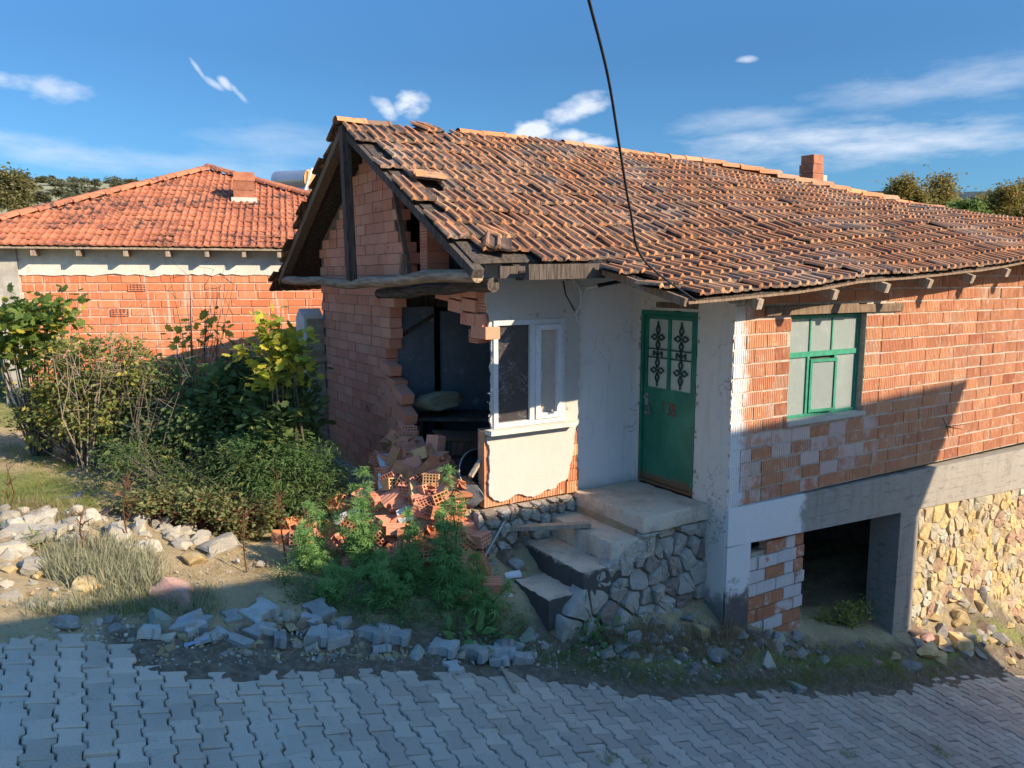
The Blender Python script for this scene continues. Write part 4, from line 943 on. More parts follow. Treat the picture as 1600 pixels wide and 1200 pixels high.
def build_front():
    """white walls of the porch: window wall b = 1.45, recess wall b = 1.50, door wall a = 0"""
    mpB = lambda u, v, t: (u, t, v); mpA = lambda u, v, t: (t, u, v)
    # window wall: bricks showing at the torn edges, plaster sheet in front
    ww = bpy.data.objects.new('window_wall', None); COL.objects.link(ww); ww.parent = house
    WA, WB, WZ0, WZ1 = -2.06, -1.13, -1.60, -.44
    mb = MB()
    for lo, hi in (((-2.14, 1.50, -2.46), (-.93, 1.64, WZ0-.02)), ((-2.10, 1.50, WZ1+.01), (-.93, 1.64, .2)), ((WB+.01, 1.50, WZ0-.02), (-.93, 1.64, WZ1+.01))): mb.box(lo, hi)
    mb.build('mortar_core', 'dark_mortar', ww)
    k = 0
    for r in range(7):
        z = -2.47+.14*(r+.5); a = -2.16+(.0 if r % 2 else -.0)
        while a < -.95:
            L_ = .316 if not (r % 2 and a < -2.1) else .15
            a1 = min(a+L_, -.915)
            if z < WZ0-.03 and a1-a > .05:
                bz = .316 if a1-a > .2 else .15
                link('brick', random.choice(RB_W if bz > .2 else RBH_W), ww, 'terracotta', Matrix.Translation(((a+a1)/2, 1.472+random.uniform(-.004, .004), z))@Matrix.Diagonal(((a1-a-.006)/bz, 1, 1.02, 1)))
            a = a1+.008
    outer = [(-2.12, .22), (-2.16, -.02), (-2.13, -.30), (-2.09, -.45), (-2.08, -1.0), (-2.09, -1.62), (-2.13, -1.72), (-2.08, -1.78), (-2.07, -1.95), (-2.09, -2.16), (-2.08, -2.34), (-1.96, -2.42), (-1.70, -2.39), (-1.52, -2.43), (-1.33, -2.38), (-1.20, -2.36), (-1.06, -2.27), (-1.00, -2.05), (-.975, -1.82), (-.96, -1.69), (-.925, -1.66), (-.92, -1.2), (-.92, .22)]
    outer = [(x-(.03 if x < -2 and z < -1.75 else 0), z) for x, z in outer]
    hole = [(WA+.04, WZ0), (WA+.04, WZ1), (WB, WZ1), (WB, WZ0)]
    m = slab(MB(), [wobble(outer, .022, .015), hole], 1.443, 1.472, mpB).mesh('plaster'); fix_normals(m); link('plaster', m, ww, 'window_plaster')
    # brick jamb stub at the right edge, broken
    for r in range(5):
        link('brick', RBH_W[r % 2], ww, 'terracotta_orange', Matrix.Translation((-.99+random.uniform(-.02, .02), 1.452, -2.40+.145*r))@Matrix.Rotation(random.gauss(0, .06), 4, 'Z'))
    # crumbling edges round the window
    rs = random.Random(9)
    ch = MB()
    for i in range(24):
        t = rs.random(); a, z = (WB+.02+rs.uniform(0, .05), WZ0+(WZ1-WZ0)*t) if i % 2 else (WA+rs.uniform(-.07, .0), WZ0+(WZ1+.3-WZ0)*t)
        if i > 17: a, z = WA+(WB-WA)*t, WZ1+rs.uniform(.02, .10)
        s = rs.uniform(.004, .014); ch.box((a-s, 1.436, z-s), (a+s, 1.45, z+s*1.3), s*.5)
    ch.build('crumbs', 'mortar', ww, kind='stuff')
    # white plastic window
    win = bpy.data.objects.new('window', None); COL.objects.link(win); win.parent = house; win.location = (0, 0, 0)
    y0, y1 = 1.425, 1.49; fw = .05
    def fr(mb, a0, a1, z0, z1, w, y0, y1):
        mb.box((a0, y0, z0), (a0+w, y1, z1)); mb.box((a1-w, y0, z0), (a1, y1, z1)); mb.box((a0+w, y0, z0), (a1-w, y1, z0+w)); mb.box((a0+w, y0, z1-w), (a1-w, y1, z1)); return mb
    mbw = fr(MB(), WA, WB, WZ0, WZ1, .055, y0, y1); mbw.box((-1.60, y0+.002, WZ0+.055), (-1.53, y1-.002, WZ1-.055)); mbw.build('window_frame', 'white_plastic', win)
    fr(MB(), -1.528, WB-.052, WZ0+.058, WZ1-.058, .062, y0-.016, y1-.01).build('sash', 'white_plastic', win)
    MB().box((WA+.055, 1.462, WZ0+.055), (-1.60, 1.468, WZ1-.055)).build('pane', 'dark_glass', win)
    MB().box((-1.47, 1.455, WZ0+.12), (WB-.11, 1.461, WZ1-.12)).build('pane', 'beige_cloth', win)
    MB().box((-1.479, 1.40, -1.12), (-1.462, 1.412, -1.0)).build('handle', 'white_plastic', win)
    # sill
    m = slab(MB(), [wobble([(-2.15, 1.33), (-1.02, 1.33), (-1.0, 1.46), (-2.15, 1.46)], .1, .004)], -1.655, -1.605, lambda u, v, t: (u, v, t)).mesh('sill'); fix_normals(m); link('sill', m, win, 'pale_concrete')
    # recess wall and door wall plaster
    rw = [(-.93, -2.48), (.0, -2.48), (.0, .34), (-.93, .24)]
    m = slab(MB(), [rw], 1.50, 1.62, mpB).mesh('recess_wall'); fix_normals(m); link('recess_wall', m, house, 'white_plaster')
    # door wall
    D0, D1, DZ0, DZ1 = .52, 1.43, -2.44, -.37
    outer = [(-.0, -2.47), (1.5, -2.47), (1.5, .25), (1.30, .22), (.42, .10), (.0, -.14)]
    outer = [(.012, -2.47), (D0, -2.47), (D0, DZ1), (D1, DZ1), (D1, -2.47), (1.50, -2.47), (1.50, .40), (.012, .02)]
    m = slab(MB(), [wobble(outer, .05, .005)], -.002, .17, mpA).mesh('door_wall'); fix_normals(m); link('door_wall', m, house, 'cream_plaster')
    MB().box((-.012, D0+.0, DZ1+.035), (.05, D1-.25, DZ1+.10)).build('lintel', 'old_timber', house)
    ch = MB()
    for i in range(22):
        z = rs.uniform(-2.4, -.4); b = rs.choice((D0-.02, D1+.02))+rs.uniform(-.01, .01); s = rs.uniform(.006, .016); ch.box((-.008, b-s, z-s*1.5), (.004, b+s, z+s*1.5), s*.4)
    for i in range(16):
        z = rs.uniform(-2.4, -.2); s = rs.uniform(.003, .010); ch.box((-.006, .005-s, z-s*2), (.004, .012+s, z+s*2), s*.4)
    ch.build('crumbs', 'mortar', house, kind='stuff')
    # green metal door, hinged frame; local drawing in (b, z), front towards -a
    dr = bpy.data.objects.new('door', None); COL.objects.link(dr); dr.parent = house
    def bx(mb, b0, b1, z0, z1, t0, t1): return mb.box((t0, b0, z0), (t1, b1, z1))
    f = MB(); bx(f, D0, D0+.045, DZ0, DZ1, -.012, .06); bx(f, D1-.045, D1, DZ0, DZ1, -.012, .06); bx(f, D0+.045, D1-.045, DZ1-.05, DZ1, -.012, .06); bx(f, D0+.045, D1-.045, DZ0, DZ0+.03, -.012, .06); f.build('door_frame', 'green_paint', dr)
    d0, d1, z0, z1 = D0+.05, D1-.05, DZ0+.035, DZ1-.055; zm = -1.32; mid = (d0+d1)/2
    lf = MB(); bx(lf, d0, d1, z0, zm, .012, .05)
    for b0, b1 in ((d0, d0+.045), (d1-.045, d1), (mid-.022, mid+.022)): bx(lf, b0, b1, zm, z1, .01, .05)
    for b0, b1 in ((d0+.045, mid-.022), (mid+.022, d1-.045)): bx(lf, b0, b1, z1-.045, z1, .01, .05); bx(lf, b0, b1, zm, zm+.04, .01, .05)
    lf.build('door_leaf', 'green_paint', dr)
    for b0, b1 in ((d0+.045, mid-.022), (mid+.022, d1-.045)):
        MB().box((.032, b0, zm+.04), (.038, b1, z1-.045)).build('pane', 'frosted_glass', dr)
        g = MB(); zc0, zc1 = zm+.04, z1-.045; bm_ = (b0+b1)/2; H = (zc1-zc0); t = .014
        L2 = lambda p, q: g.bar((.016, p[0], p[1]), (.016, q[0], q[1]), t, t, (1, 0, 0))
        for cz in (zc0+H*.26, zc0+H*.74):
            dw, dh = .038, .06
            for (ox, oz, ax, ay) in ((0, .088, .030, .062), (0, -.088, .030, .062), (-.058, .0, .052, .034), (.058, .0, .052, .034)):
                c = (bm_+ox, cz+oz); L2((c[0]-ax, c[1]), (c[0], c[1]+ay)); L2((c[0], c[1]+ay), (c[0]+ax, c[1])); L2((c[0]+ax, c[1]), (c[0], c[1]-ay)); L2((c[0], c[1]-ay), (c[0]-ax, c[1]))
            L2((bm_, cz+.15), (bm_, cz+.19)); L2((bm_, cz-.15), (bm_, cz-.19))
        zc = zc0+H*.5; L2((b0, zc+.055), (b1, zc+.055)); L2((b0, zc-.045), (b1, zc-.045))
        L2((bm_-.07, zc-.03), (bm_-.07, zc+.03)); L2((bm_+.07, zc-.03), (bm_+.07, zc+.03)); L2((bm_-.07, zc+.03), (bm_, zc-.02)); L2((bm_+.07, zc+.03), (bm_, zc-.02)); L2((bm_, zc-.045), (bm_, zc+.05))
        g.build('grille', 'dark_green_iron', dr)
    lk = MB().tube([(.012, d1-.06, -1.40), (-.03, d1-.06, -1.40)], .018, 8); bx(lk, d1-.085, d1-.035, -1.50, -1.36, .0, .012); lk.build('latch', 'grey_metal', dr)
    pl = MB(); pl.tube([(-.02, d1-.085, -1.58), (-.02, d1-.135, -1.58)], .035, 10); pl.tube([(-.02, d1-.13, -1.56), (-.02, d1-.125, -1.51), (-.02, d1-.095, -1.51), (-.02, d1-.09, -1.56)], .007, 6); pl.build('padlock', 'grey_metal', dr)
    # house number 138 painted on the door: strokes
    num = MB()
    def stroke(pts, s=.011):
        for p, q in zip(pts[:-1], pts[1:]): num.bar((.009, p[0], p[1]), (.009, q[0], q[1]), s, .004, (1, 0, 0))
    def arc(cx, cz, rx, rz, a0, a1, n=9): return [(cx-rx*math.cos(R(a0+(a1-a0)*i/n)), cz+rz*math.sin(R(a0+(a1-a0)*i/n))) for i in range(n+1)]
    cb = mid+.055; cz = -1.50      # viewer sees +b on the left
    stroke([(cb+.02, cz+.055), (cb-.002, cz+.075), (cb-.002, cz-.07)], .012)
    c3 = cb-.082; stroke(arc(c3, cz+.036, .026, .036, 150, -80)); stroke(arc(c3, cz-.036, .028, .040, 80, -150))
    c8 = c3-.078; stroke(arc(c8, cz+.036, .023, .034, 0, 360, 12)); stroke(arc(c8, cz-.038, .028, .040, 0, 360, 12))
    num.build('house_number', 'red_paint', dr)
    # green window of the street wall
    gw = bpy.data.objects.new('window', None); COL.objects.link(gw); gw.parent = house
    a0, a1, z0, z1 = .905, 2.265, -1.585, -.415; y0, y1 = .085, .125
    f = fr(MB(), a0, a1, z0, z1, .036, y0, y1); zt = -.86
    f.box((a0+.036, y0+.001, zt-.03), (a1-.036, y1-.001, zt+.03)); f.box((a0+.41, y0+.001, z0+.036), (a0+.45, y1-.001, zt-.03)); f.box((a0+.90, y0+.001, z0+.036), (a0+.945, y1-.001, zt-.03))
    f.box((a0+.44, y0+.006, zt+.03), (a0+.462, y1-.006, z1-.036)); f.box((a0+.84, y0+.006, zt+.03), (a0+.862, y1-.006, z1-.036)); f.build('window_frame', 'weathered_green', gw)
    for p, q, u, v in ((a0+.036, a0+.44, zt+.03, z1-.036), (a0+.462, a0+.84, zt+.03, z1-.036), (a0+.862, a1-.036, zt+.03, z1-.036), (a0+.036, a0+.41, z0+.036, zt-.03), (a0+.945, a1-.036, z0+.036, zt-.03)):
        MB().box((p, .105, u), (q, .109, v)).build('pane', 'dusty_glass', gw)
    sa = bpy.data.objects.new('sash', fr(MB(), 0, .43, 0, .62, .034, -.018, .018).mesh('sash')); COL.objects.link(sa); sa.parent = gw; sa.data.materials.append(MAT['weathered_green']); sa.matrix_basis = Matrix.Translation((a0+.455, .088, z0+.045))@Matrix.Rotation(-.10, 4, 'Z')
    me = MB().box((.034, -.003, .034), (.396, .003, .586)).mesh('pane'); link('pane', me, gw, 'dusty_glass', sa.matrix_basis.copy())
    MB().box((a0, .02, z0-.03), (a1, .3, z0)).box((a0-.03, -.03, z0-.055), (a1+.05, .10, z0-.002)).build('sill', 'pale_concrete', gw)
    mb = MB(); mb.box((.46, -.035, -.395), (2.05, .05, -.29), .008); mb.box((2.05, -.02, -.40), (2.98, .05, -.30), .008); mb.build('lintel', 'old_timber', house)
    mb = MB(); mb.box((a0, .13, z0), (a1, .16, z1)); mb.build('curtain', 'dark_interior', gw)
    # reveals
    MB().box((a1, .006, z0), (a1+.006, .13, z1)).box((a0-.006, .02, z0), (a0, .13, z1)).build('reveal', 'mortar', gw)
RB_W = [ridged_brick(.316, .136, .12, 8) for _ in range(3)]; RBH_W = [ridged_brick(.15, .136, .12, 4) for _ in range(2)]
build_front()

def build_interior():
    m = slab(MB(), [[(1.4, .06), (6.6, .06), (6.6, .45), (4.44, 1.7), (1.4, .25)]], -1.5, -1.44, lambda u, v, t: (t, u, v)).mesh('attic_shade_panel'); fix_normals(m); link('attic_shade_panel', m, house, 'dark_timber')  # dark panel added so the open roof space reads as deep shade
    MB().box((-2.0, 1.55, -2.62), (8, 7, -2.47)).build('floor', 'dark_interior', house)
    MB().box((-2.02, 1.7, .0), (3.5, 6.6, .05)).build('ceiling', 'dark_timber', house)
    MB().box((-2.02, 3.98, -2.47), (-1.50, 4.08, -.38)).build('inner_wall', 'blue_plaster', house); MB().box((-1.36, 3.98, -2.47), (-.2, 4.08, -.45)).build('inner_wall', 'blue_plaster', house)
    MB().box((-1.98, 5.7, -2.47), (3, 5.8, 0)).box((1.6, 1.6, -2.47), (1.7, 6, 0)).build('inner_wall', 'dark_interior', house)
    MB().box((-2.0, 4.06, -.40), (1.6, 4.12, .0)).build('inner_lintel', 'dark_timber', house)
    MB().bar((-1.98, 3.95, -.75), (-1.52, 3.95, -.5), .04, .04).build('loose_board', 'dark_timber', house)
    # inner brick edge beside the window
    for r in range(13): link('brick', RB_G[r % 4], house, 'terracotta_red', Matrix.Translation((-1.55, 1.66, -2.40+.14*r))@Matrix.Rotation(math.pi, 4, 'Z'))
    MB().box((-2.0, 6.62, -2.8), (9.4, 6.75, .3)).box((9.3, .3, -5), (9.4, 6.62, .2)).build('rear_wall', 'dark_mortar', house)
build_interior()

# concrete stairs with a rough stone flank
def build_stairs():
    st = thing('concrete_stairs', 'four worn concrete steps with rubble flank leading to green door', 'stairs', HM)
    def stp(a0, a1, b0, b1, z0, z1, sl=.02):
        poly = wobble([(a0, b0), (a1, b0), (a1, b1), (a0, b1)], .05, .012)
        tri = tessellate_polygon([[Vector((x, y, 0)) for x, y in poly]]); n = len(poly); mb = MB()
        c = Vector(((a0+a1)/2, (b0+b1)/2)); top = lambda x, y: z1-.01*mnoise.noise(Vector((x*6, y*6, 1)))-sl*(a1-x)
        ins = [(c+(Vector(p)-c)*.975) for p in poly]
        vs = [(p.x, p.y, top(p.x, p.y)) for p in ins]+[(x, y, top(x, y)-.022-.02*max(0, mnoise.noise(Vector((x*15, y*15, 2))))) for x, y in poly]+[(x+.015*mnoise.noise(Vector((x*9, y*9, 5))), y, z0) for x, y in poly]
        fs = [tuple(t) for t in tri]+[(i, (i+1) % n, n+(i+1) % n, n+i) for i in range(n)]+[(n+i, n+(i+1) % n, 2*n+(i+1) % n, 2*n+i) for i in range(n)]
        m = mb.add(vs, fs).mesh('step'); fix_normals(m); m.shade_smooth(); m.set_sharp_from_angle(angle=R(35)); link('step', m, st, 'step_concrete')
    stp(-.97, -.02, .24, 1.46, -2.62, -2.452, .0); stp(-1.34, -.75, .30, 1.46, -2.92, -2.665); stp(-1.70, -1.1, .29, 1.38, -3.2, -2.90); stp(-2.08, -1.5, .36, 1.0, -3.45, -3.13)
    MB().box((-1.0, .34, -4.0), (-.02, 1.45, -2.6)).box((-1.6, .36, -4.0), (-1.0, 1.4, -2.98)).build('stair_core', 'earth_mortar', st)
    rs = random.Random(21); out = [(-1.95, -3.75), (.02, -4.05), (.02, -2.62), (-.90, -2.62), (-1.0, -2.78), (-1.36, -2.92), (-1.62, -3.1), (-1.78, -3.25)]
    from mathutils.geometry import intersect_point_line
    def inside(x, y):
        c = False; n = len(out)
        for i in range(n):
            (x1, y1), (x2, y2) = out[i], out[i-1]
            if (y1 > y) != (y2 > y) and x < (x2-x1)*(y-y1)/(y2-y1)+x1: c = not c
        return c
    seeds = poisson((-1.95, -4.0, .02, -2.6), .27, 6000, rs, inside, 1.45); seeds += [p for p in poisson((-1.95, -4.0, .02, -2.6), .12, 3000, rs, inside, 1.3) if min((p[0]-q[0])**2+(p[1]-q[1])**2 for q in seeds) > .022]
    for poly in voronoi_cells(seeds, [(-2.0, -4.1), (.0, -4.1), (.0, -2.63), (-.95, -2.63), (-1.6, -3.0), (-2.0, -3.3)]):
        if len(poly) < 3: continue
        r = cell_stone(poly, .006, .065, .12, lambda u, v, t: (u, t, v), rs)
        if r: link('stone', r[0], st, 'stair_stone', Matrix.Translation((r[1][0], .335, r[1][1])))
build_stairs()

# ------------------------------------------------------------------ house across the street (behind the viewer): its shadow lies on everything in front
def build_across():
    h = thing('house', 'tall rendered house across the street, behind the viewer, casting the long shadow', 'house', HM)
    B0 = -7.5; sh = lambda a, z: (a-.635*1.5, z-1.5/.844*.55)      # silhouette worked out for a facade at b = -9, brought nearer along the sun
    x1, z1 = sh(9.36, 2.75); ZF = .35
    MB().box((-2.3, B0-5.5, -6.5), (x1, B0-.03, z1-.02)).build('wall', 'house_render', h)
    pr = [(-2.5, z1-.02), (x1, z1), sh(10.38, 4.50), sh(5.7, 4.27), sh(2, 4.14), (-2.5, sh(0, 4.12)[1])]
    m = slab(MB(), [pr], B0-5.6, B0, lambda u, v, t: (u, t, v)).mesh('roof'); fix_normals(m); link('roof', m, h, 'house_render')
    MB().box((x1, B0-2.5, -6.5), (x1+.85, B0-.06, -.2)).build('added_shadow_block', 'house_render', h)  # unseen block added beside the house to widen its shadow on the street
    for a in (-1, 2, 5.3): MB().box((a, B0-.034, -.9), (a+1.1, B0-.03, .5)).build('window', 'dark_glass', h)
build_across()

# ------------------------------------------------------------------ left neighbour: brick house with hipped roof
LA = np.array([.9617, .2740, 0]); LB = np.array([-.2740, .9617, 0]); LO = np.array([-8.67, 13.65, 0])
LM = Matrix(((LA[0], LB[0], 0, LO[0]), (LA[1], LB[1], 0, LO[1]), (0, 0, 1, 0), (0, 0, 0, 1)))
def lp(x, y, b):      # pixel -> local coordinates on the plane b of the left house
    d = ray(x, y); p0 = LO+LB*b; p = d*np.dot(p0, LB)/np.dot(d, LB); q = p-LO; return np.array([q@LA, b, q[2]])
def build_left_house():
    h = thing('brick_house', 'low brick house with bright orange hipped roof and chimney at left', 'house', LM)
    LEN = 8.6; ZT = .06
    # concrete ring beam and corner post
    m = slab(MB(), [wobble([(-.05, ZT), (LEN, ZT), (LEN, .62), (-.05, .62)], .12, .018, skip=lambda i: i != 0)], -.01, .2, lambda u, v, t: (u, t, v)).mesh('ring_beam'); fix_normals(m); link('ring_beam', m, h, 'pale_concrete')
    MB().box((-.36, -.06, -2.9), (.0, .25, .60), .012).build('corner_post', 'grey_concrete', h)
    wall = bpy.data.objects.new('wall', None); COL.objects.link(wall); wall.parent = h
    MB().box((0, .022, -2.9), (LEN, .2, ZT+.02)).build('mortar_core', 'pale_mortar', wall)
    items = []; RH = .150; holes = {(1, 1.9), (4, 1.55)}
    hb = hollow_brick(.19, .3, .13, 5, 3)
    for r in range(17):
        z = ZT-RH*(r+.5); a = .03-(.17 if r % 2 else 0)+random.uniform(-.02, .02)
        while a < LEN:
            L_ = .335*random.choice((1, 1, 1, .96, 1.04, .62))*random.uniform(.95, 1.05); a0 = max(a, .02)
            if any(rr == r and a0 < x < a+L_ for rr, x in holes):
                link('hollow_brick', hb, wall, 'smooth_brick', Matrix.Translation(((a0+a+L_)/2, .09, z))@Matrix.Rotation(-math.pi/2, 4, 'Z')); a += L_+.012; continue
            if a+L_-a0 > .05:
                items.append((random.choice(SB), Matrix.Translation(((a0+a+L_)/2, .008+random.uniform(-.004, .004), z+random.uniform(-.004, .004)))@Matrix.Diagonal(((a+L_-a0-random.choice((.004, .008, .012)))/.318, 1, random.uniform(.98, 1.03), 1))))
            a += L_+.006
    pieces(wall, LM, 'brick', items, 'smooth_brick', 300, 'hidden_bricks')
    # hipped roof: eave from e0 to e1, apex
    e0 = lp(-140, 384, -.3)[0]; e1 = e0+10.2; ez = .56
    ap = (lp(328, 268, 4.6)[0], 4.6, lp(328, 268, 4.6)[2]); 
    zf = lambda a, b: ez+(ap[2]-ez)*(b+.3)/(ap[1]+.3)
    roof = bpy.data.objects.new('roof', None); COL.objects.link(roof); roof.parent = h
    items = []; EXP = .275
    for j in range(19):
        b = -.35+EXP*j; t = (b+.3)/(ap[1]+.3)
        lo, hi = e0+(ap[0]-e0)*t, e1+(ap[0]-e1)*t
        a = e0+.13+(.134 if 0 else 0)
        while a < e1:
            if lo-.05 < a < hi+.05:
                items.append((random.choice(TILES), tile_matrix(zf, a, b, None, abs(random.gauss(0, .004)))@Matrix.Scale(1.0, 4)))
            a += .268
    pieces(roof, LM, 'roof_tile', items, 'new_roof_tile', 300, 'upper_tiles')
    B2 = 10.2
    # roof body
    c = [(e0, -.3, ez), (e1, -.3, ez), (e1, B2, ez), (e0, B2, ez)]; A1 = ap; A2 = (ap[0], B2-5.1, ap[2])
    vs = [*c, A1, A2]; fs = [(0, 1, 4), (1, 2, 5, 4), (2, 3, 5), (3, 0, 4, 5), (3, 2, 1, 0)]; vs = [(x, y, z-.02) for x, y, z in vs]
    MB().add(vs, fs).build('roof_body', 'old_timber', roof)
    for p in ((e0, -.3, ez), (e1, -.3, ez)):
        p, q = Vector(p)+Vector((0, 0, .03)), Vector(ap)+Vector((0, 0, .05)); n = int((q-p).length/.36); d = (q-p)/n; y = d.normalized(); x = y.cross(Vector((0, 0, 1))).normalized(); z = x.cross(y)
        for k in range(n): link('ridge_tile', RIDGE, roof, 'new_roof_tile', frame(p+d*k+z*.01, x, y, z)@Matrix.Rotation(.06, 4, 'X')@Matrix.Scale(1.15, 4))
    MB().box((e0, -.33, ez-.05), (e1, -.305, ez-.012)).build('fascia', 'grey_timber', roof)
    for px in (51, 122, 196, 262, 323, 381, 436): a = lp(px, 390, -.28)[0]; MB().box((a-.035, -.30, ez-.17), (a+.035, .05, ez-.05)).build('rafter', 'grey_timber', roof)
    # chimneys
    def chimney(px0, px1, py0, py1, b, flash=True):
        l, r = lp(px0, py1, b), lp(px1, py1, b); zt = lp(px0, py0, b)[2]; w = r[0]-l[0]; ch = bpy.data.objects.new('chimney', None); COL.objects.link(ch); ch.parent = h
        zb = min(zf(l[0], b)-.1, zt-.4); nrow = max(2, round((zt-zb)/.2)); rh = (zt-zb)/nrow
        for k in range(nrow):
            z = zb+rh*k; j = random.uniform(-.01, .01)
            MB().box((l[0]+j, b, z+.006), (l[0]+w+j, b+w, z+rh-.004), .003).build('brick', 'chimney_brick', ch)
        MB().box((l[0]+.02, b+.02, zb), (l[0]+w-.02, b+w-.02, zt-.03)).build('flue', 'pale_mortar', ch)
        if flash: MB().box((l[0]-.05, b-.05, zf(0, b)-.05), (l[0]+w+.05, b+w+.02, zf(0, b)+.13)).build('flashing', 'pale_concrete', ch)
    bb = min(np.arange(.5, 4.5, .05), key=lambda b: abs(lp(382, 318, b)[2]-zf(0, b))); chimney(366, 398, 268, 320, bb); chimney(120, 141, 310, 330, 6.5, False)
    MB().box((0, .2, -2.9), (LEN, 9.6, .5)).build('inner_walls', 'pale_mortar', h)
build_left_house()

def build_tanks():
    for (x, y, hh, lab) in ((448, 283, .42, 'upper white solar water tank with orange end beside the sloping pole'), (458, 303, .42, 'lower white solar water tank with orange end beside the sloping pole')):
        d = ray(x, y)*24.0; t = thing('water_tank', lab, 'water tank', Matrix.Translation(Vector(d)), 'solar water tanks on the roof behind')
        r = .30; ax = Vector((.92, -.30, .0)).normalized()
        MB().tube([ax*-.35, ax*.78], r, 18).build('barrel', 'tank_metal', t, smooth=40)
        MB().tube([ax*.79, ax*.81, ax*.84], [r*1.0, r*1.03, r*.9], 18).build('end_cap', 'tank_orange', t, smooth=40)
        MB().bar((-.2, 0, -.28), (-.35, .3, -2.2), .05, .05).bar((.6, -.2, -.28), (.7, .1, -2.2), .05, .05).build('stand', 'grey_metal', t)
    p = [ray(488, 262)*23.5, ray(472, 312)*23.5]; MB().tube([p[0], p[1], np.array(p[1])+[-.2, 0, -1.6]], .035, 6)
    tag(MB().tube([p[0], p[1], np.array(p[1])+[-.2, 0, -1.6]], .035, 6).build('pole', 'white_plastic'), 'thin white pole leaning beside the solar water tanks', 'pole')
build_tanks()

# chimney on the ruined house
def build_chimney():
    ch = bpy.data.objects.new('chimney', None); COL.objects.link(ch); ch.parent = house
    a, b = 7.55, 4.9; z0 = 1.0
    for k in range(8):
        z = z0+.185*k; s = .165 if k < 7 else .15
        MB().box((a-s, b-s, z+.006), (a+s, b+s, z+.18), .006).build('brick', 'chimney_brick', ch)
    MB().box((a-.13, b-.13, z0), (a+.13, b+.13, z0+1.47)).build('flue', 'mortar', ch)
    MB().box((a+.165, b-.13, 1.3), (a+.30, b+.13, 2.1), .02).build('render_patch', 'pale_concrete', ch)
build_chimney()

# ------------------------------------------------------------------ far hills
def build_hills():
    def hill(name, prof, y0, y1, mat, n=60, m=14, seed=0, foot=-3.2):
        vs, fs = [], []; xs = np.linspace(prof[0][0], prof[-1][0], n)
        for i, px in enumerate(xs):
            py = np.interp(px, [p[0] for p in prof], [p[1] for p in prof])
            for k in range(m):
                t = k/(m-1); Y = y0+(y1-y0)*t; d = ray(px, py)*y1; zt = d[2]
                e = foot+(zt-foot)*(t**.8); x = ray(px, py)[0]*y1*(.75+.25*t)
                e += (1-t)*t*zt*.35*mnoise.noise(Vector((x*.02, Y*.02, seed)))
                vs.append((x, Y, e))
            vs.append((vs[-1][0], y1*1.25, foot)); 
        m1 = m+1
        for i in range(n-1):
            for k in range(m1-1): fs.append((i*m1+k, (i+1)*m1+k, (i+1)*m1+k+1, i*m1+k+1))
        return MB().add(vs, fs).build(name, mat, None, smooth=80, kind='structure')
    hill('hill', [(-500, 330), (-200, 300), (0, 279), (60, 280), (170, 283), (230, 288), (330, 300), (480, 330), (700, 400)], 60, 210, 'hill_grass', seed=1)
    hill('hills', [(1150, 420), (1250, 330), (1330, 300), (1400, 297), (1500, 300), (1600, 297), (1800, 310), (2100, 330)], 500, 1100, 'blue_hill', seed=5)
build_hills()

# ------------------------------------------------------------------ leaves
def leaf_template(kind):
    if kind == 'simple': return np.array([(0, 0, 0), (.28, .35, .03), (0, .5, -.03), (-.28, .35, .03), (.2, .75, .0), (-.2, .75, .0), (0, 1, -.12)]), [np.array([(0, 1, 2), (0, 2, 3), (2, 1, 4), (2, 4, 6), (3, 2, 5), (5, 2, 6)])]
    if kind == 'fig':
        o = [(0, 0), (.26, -.04), (.33, .2), (.52, .38), (.36, .50), (.38, .82), (.17, .74), (0, 1.04)]; pts = o+[(-x, y) for x, y in o[-2:0:-1]]
        v = [(0, .4, .0)]+[(x, y, .06-.25*x*x-.1*(y-.4)**2) for x, y in pts]; n = len(pts)
        return np.array(v), [np.array([(0, 1+i, 1+(i+1) % n) for i in range(n)])]
    if kind == 'hemp':
        v, f = [], []
        for ang, l in ((0, 1.0), (38, .92), (-38, .92), (75, .62), (-75, .62)):
            c, s = math.cos(R(ang)), math.sin(R(ang)); k = len(v); w = .075
            for x, y, z in ((0, 0, 0), (w, .45, .0), (0, .5, .03), (-w, .45, .0), (0, 1, -.22)):
                x, y = x*l, y*l; v.append((x*c+y*s, -x*s+y*c, z*l))
            f += [(k, k+1, k+2), (k, k+2, k+3), (k+1, k+4, k+2), (k+2, k+4, k+3)]
        return np.array(v), [np.array(f)]
    if kind == 'lance': return np.array([(0, 0, 0), (.10, .4, .0), (0, .45, .04), (-.10, .4, .0), (0, 1, -.2)]), [np.array([(0, 1, 2), (0, 2, 3), (1, 4, 2), (2, 4, 3)])]
    if kind == 'blade': return np.array([(-.022, 0, 0), (.022, 0, 0), (-.018, .5, .05), (.018, .5, .05), (0, 1, .28)]), [np.array([(0, 1, 3), (0, 3, 2), (2, 3, 4)])]
    if kind == 'broad': return np.array([(0, 0, 0), (.2, .25, .05), (0, .3, -.02), (-.2, .25, .05), (.24, .6, .02), (0, .65, -.06), (-.24, .6, .02), (0, 1, -.25)]), [np.array([(0, 1, 2), (0, 2, 3), (1, 4, 2), (2, 4, 5), (2, 5, 6), (2, 6, 3), (4, 7, 5), (5, 7, 6)])]
TPL = {k: leaf_template(k) for k in ('simple', 'fig', 'hemp', 'lance', 'blade', 'broad')}
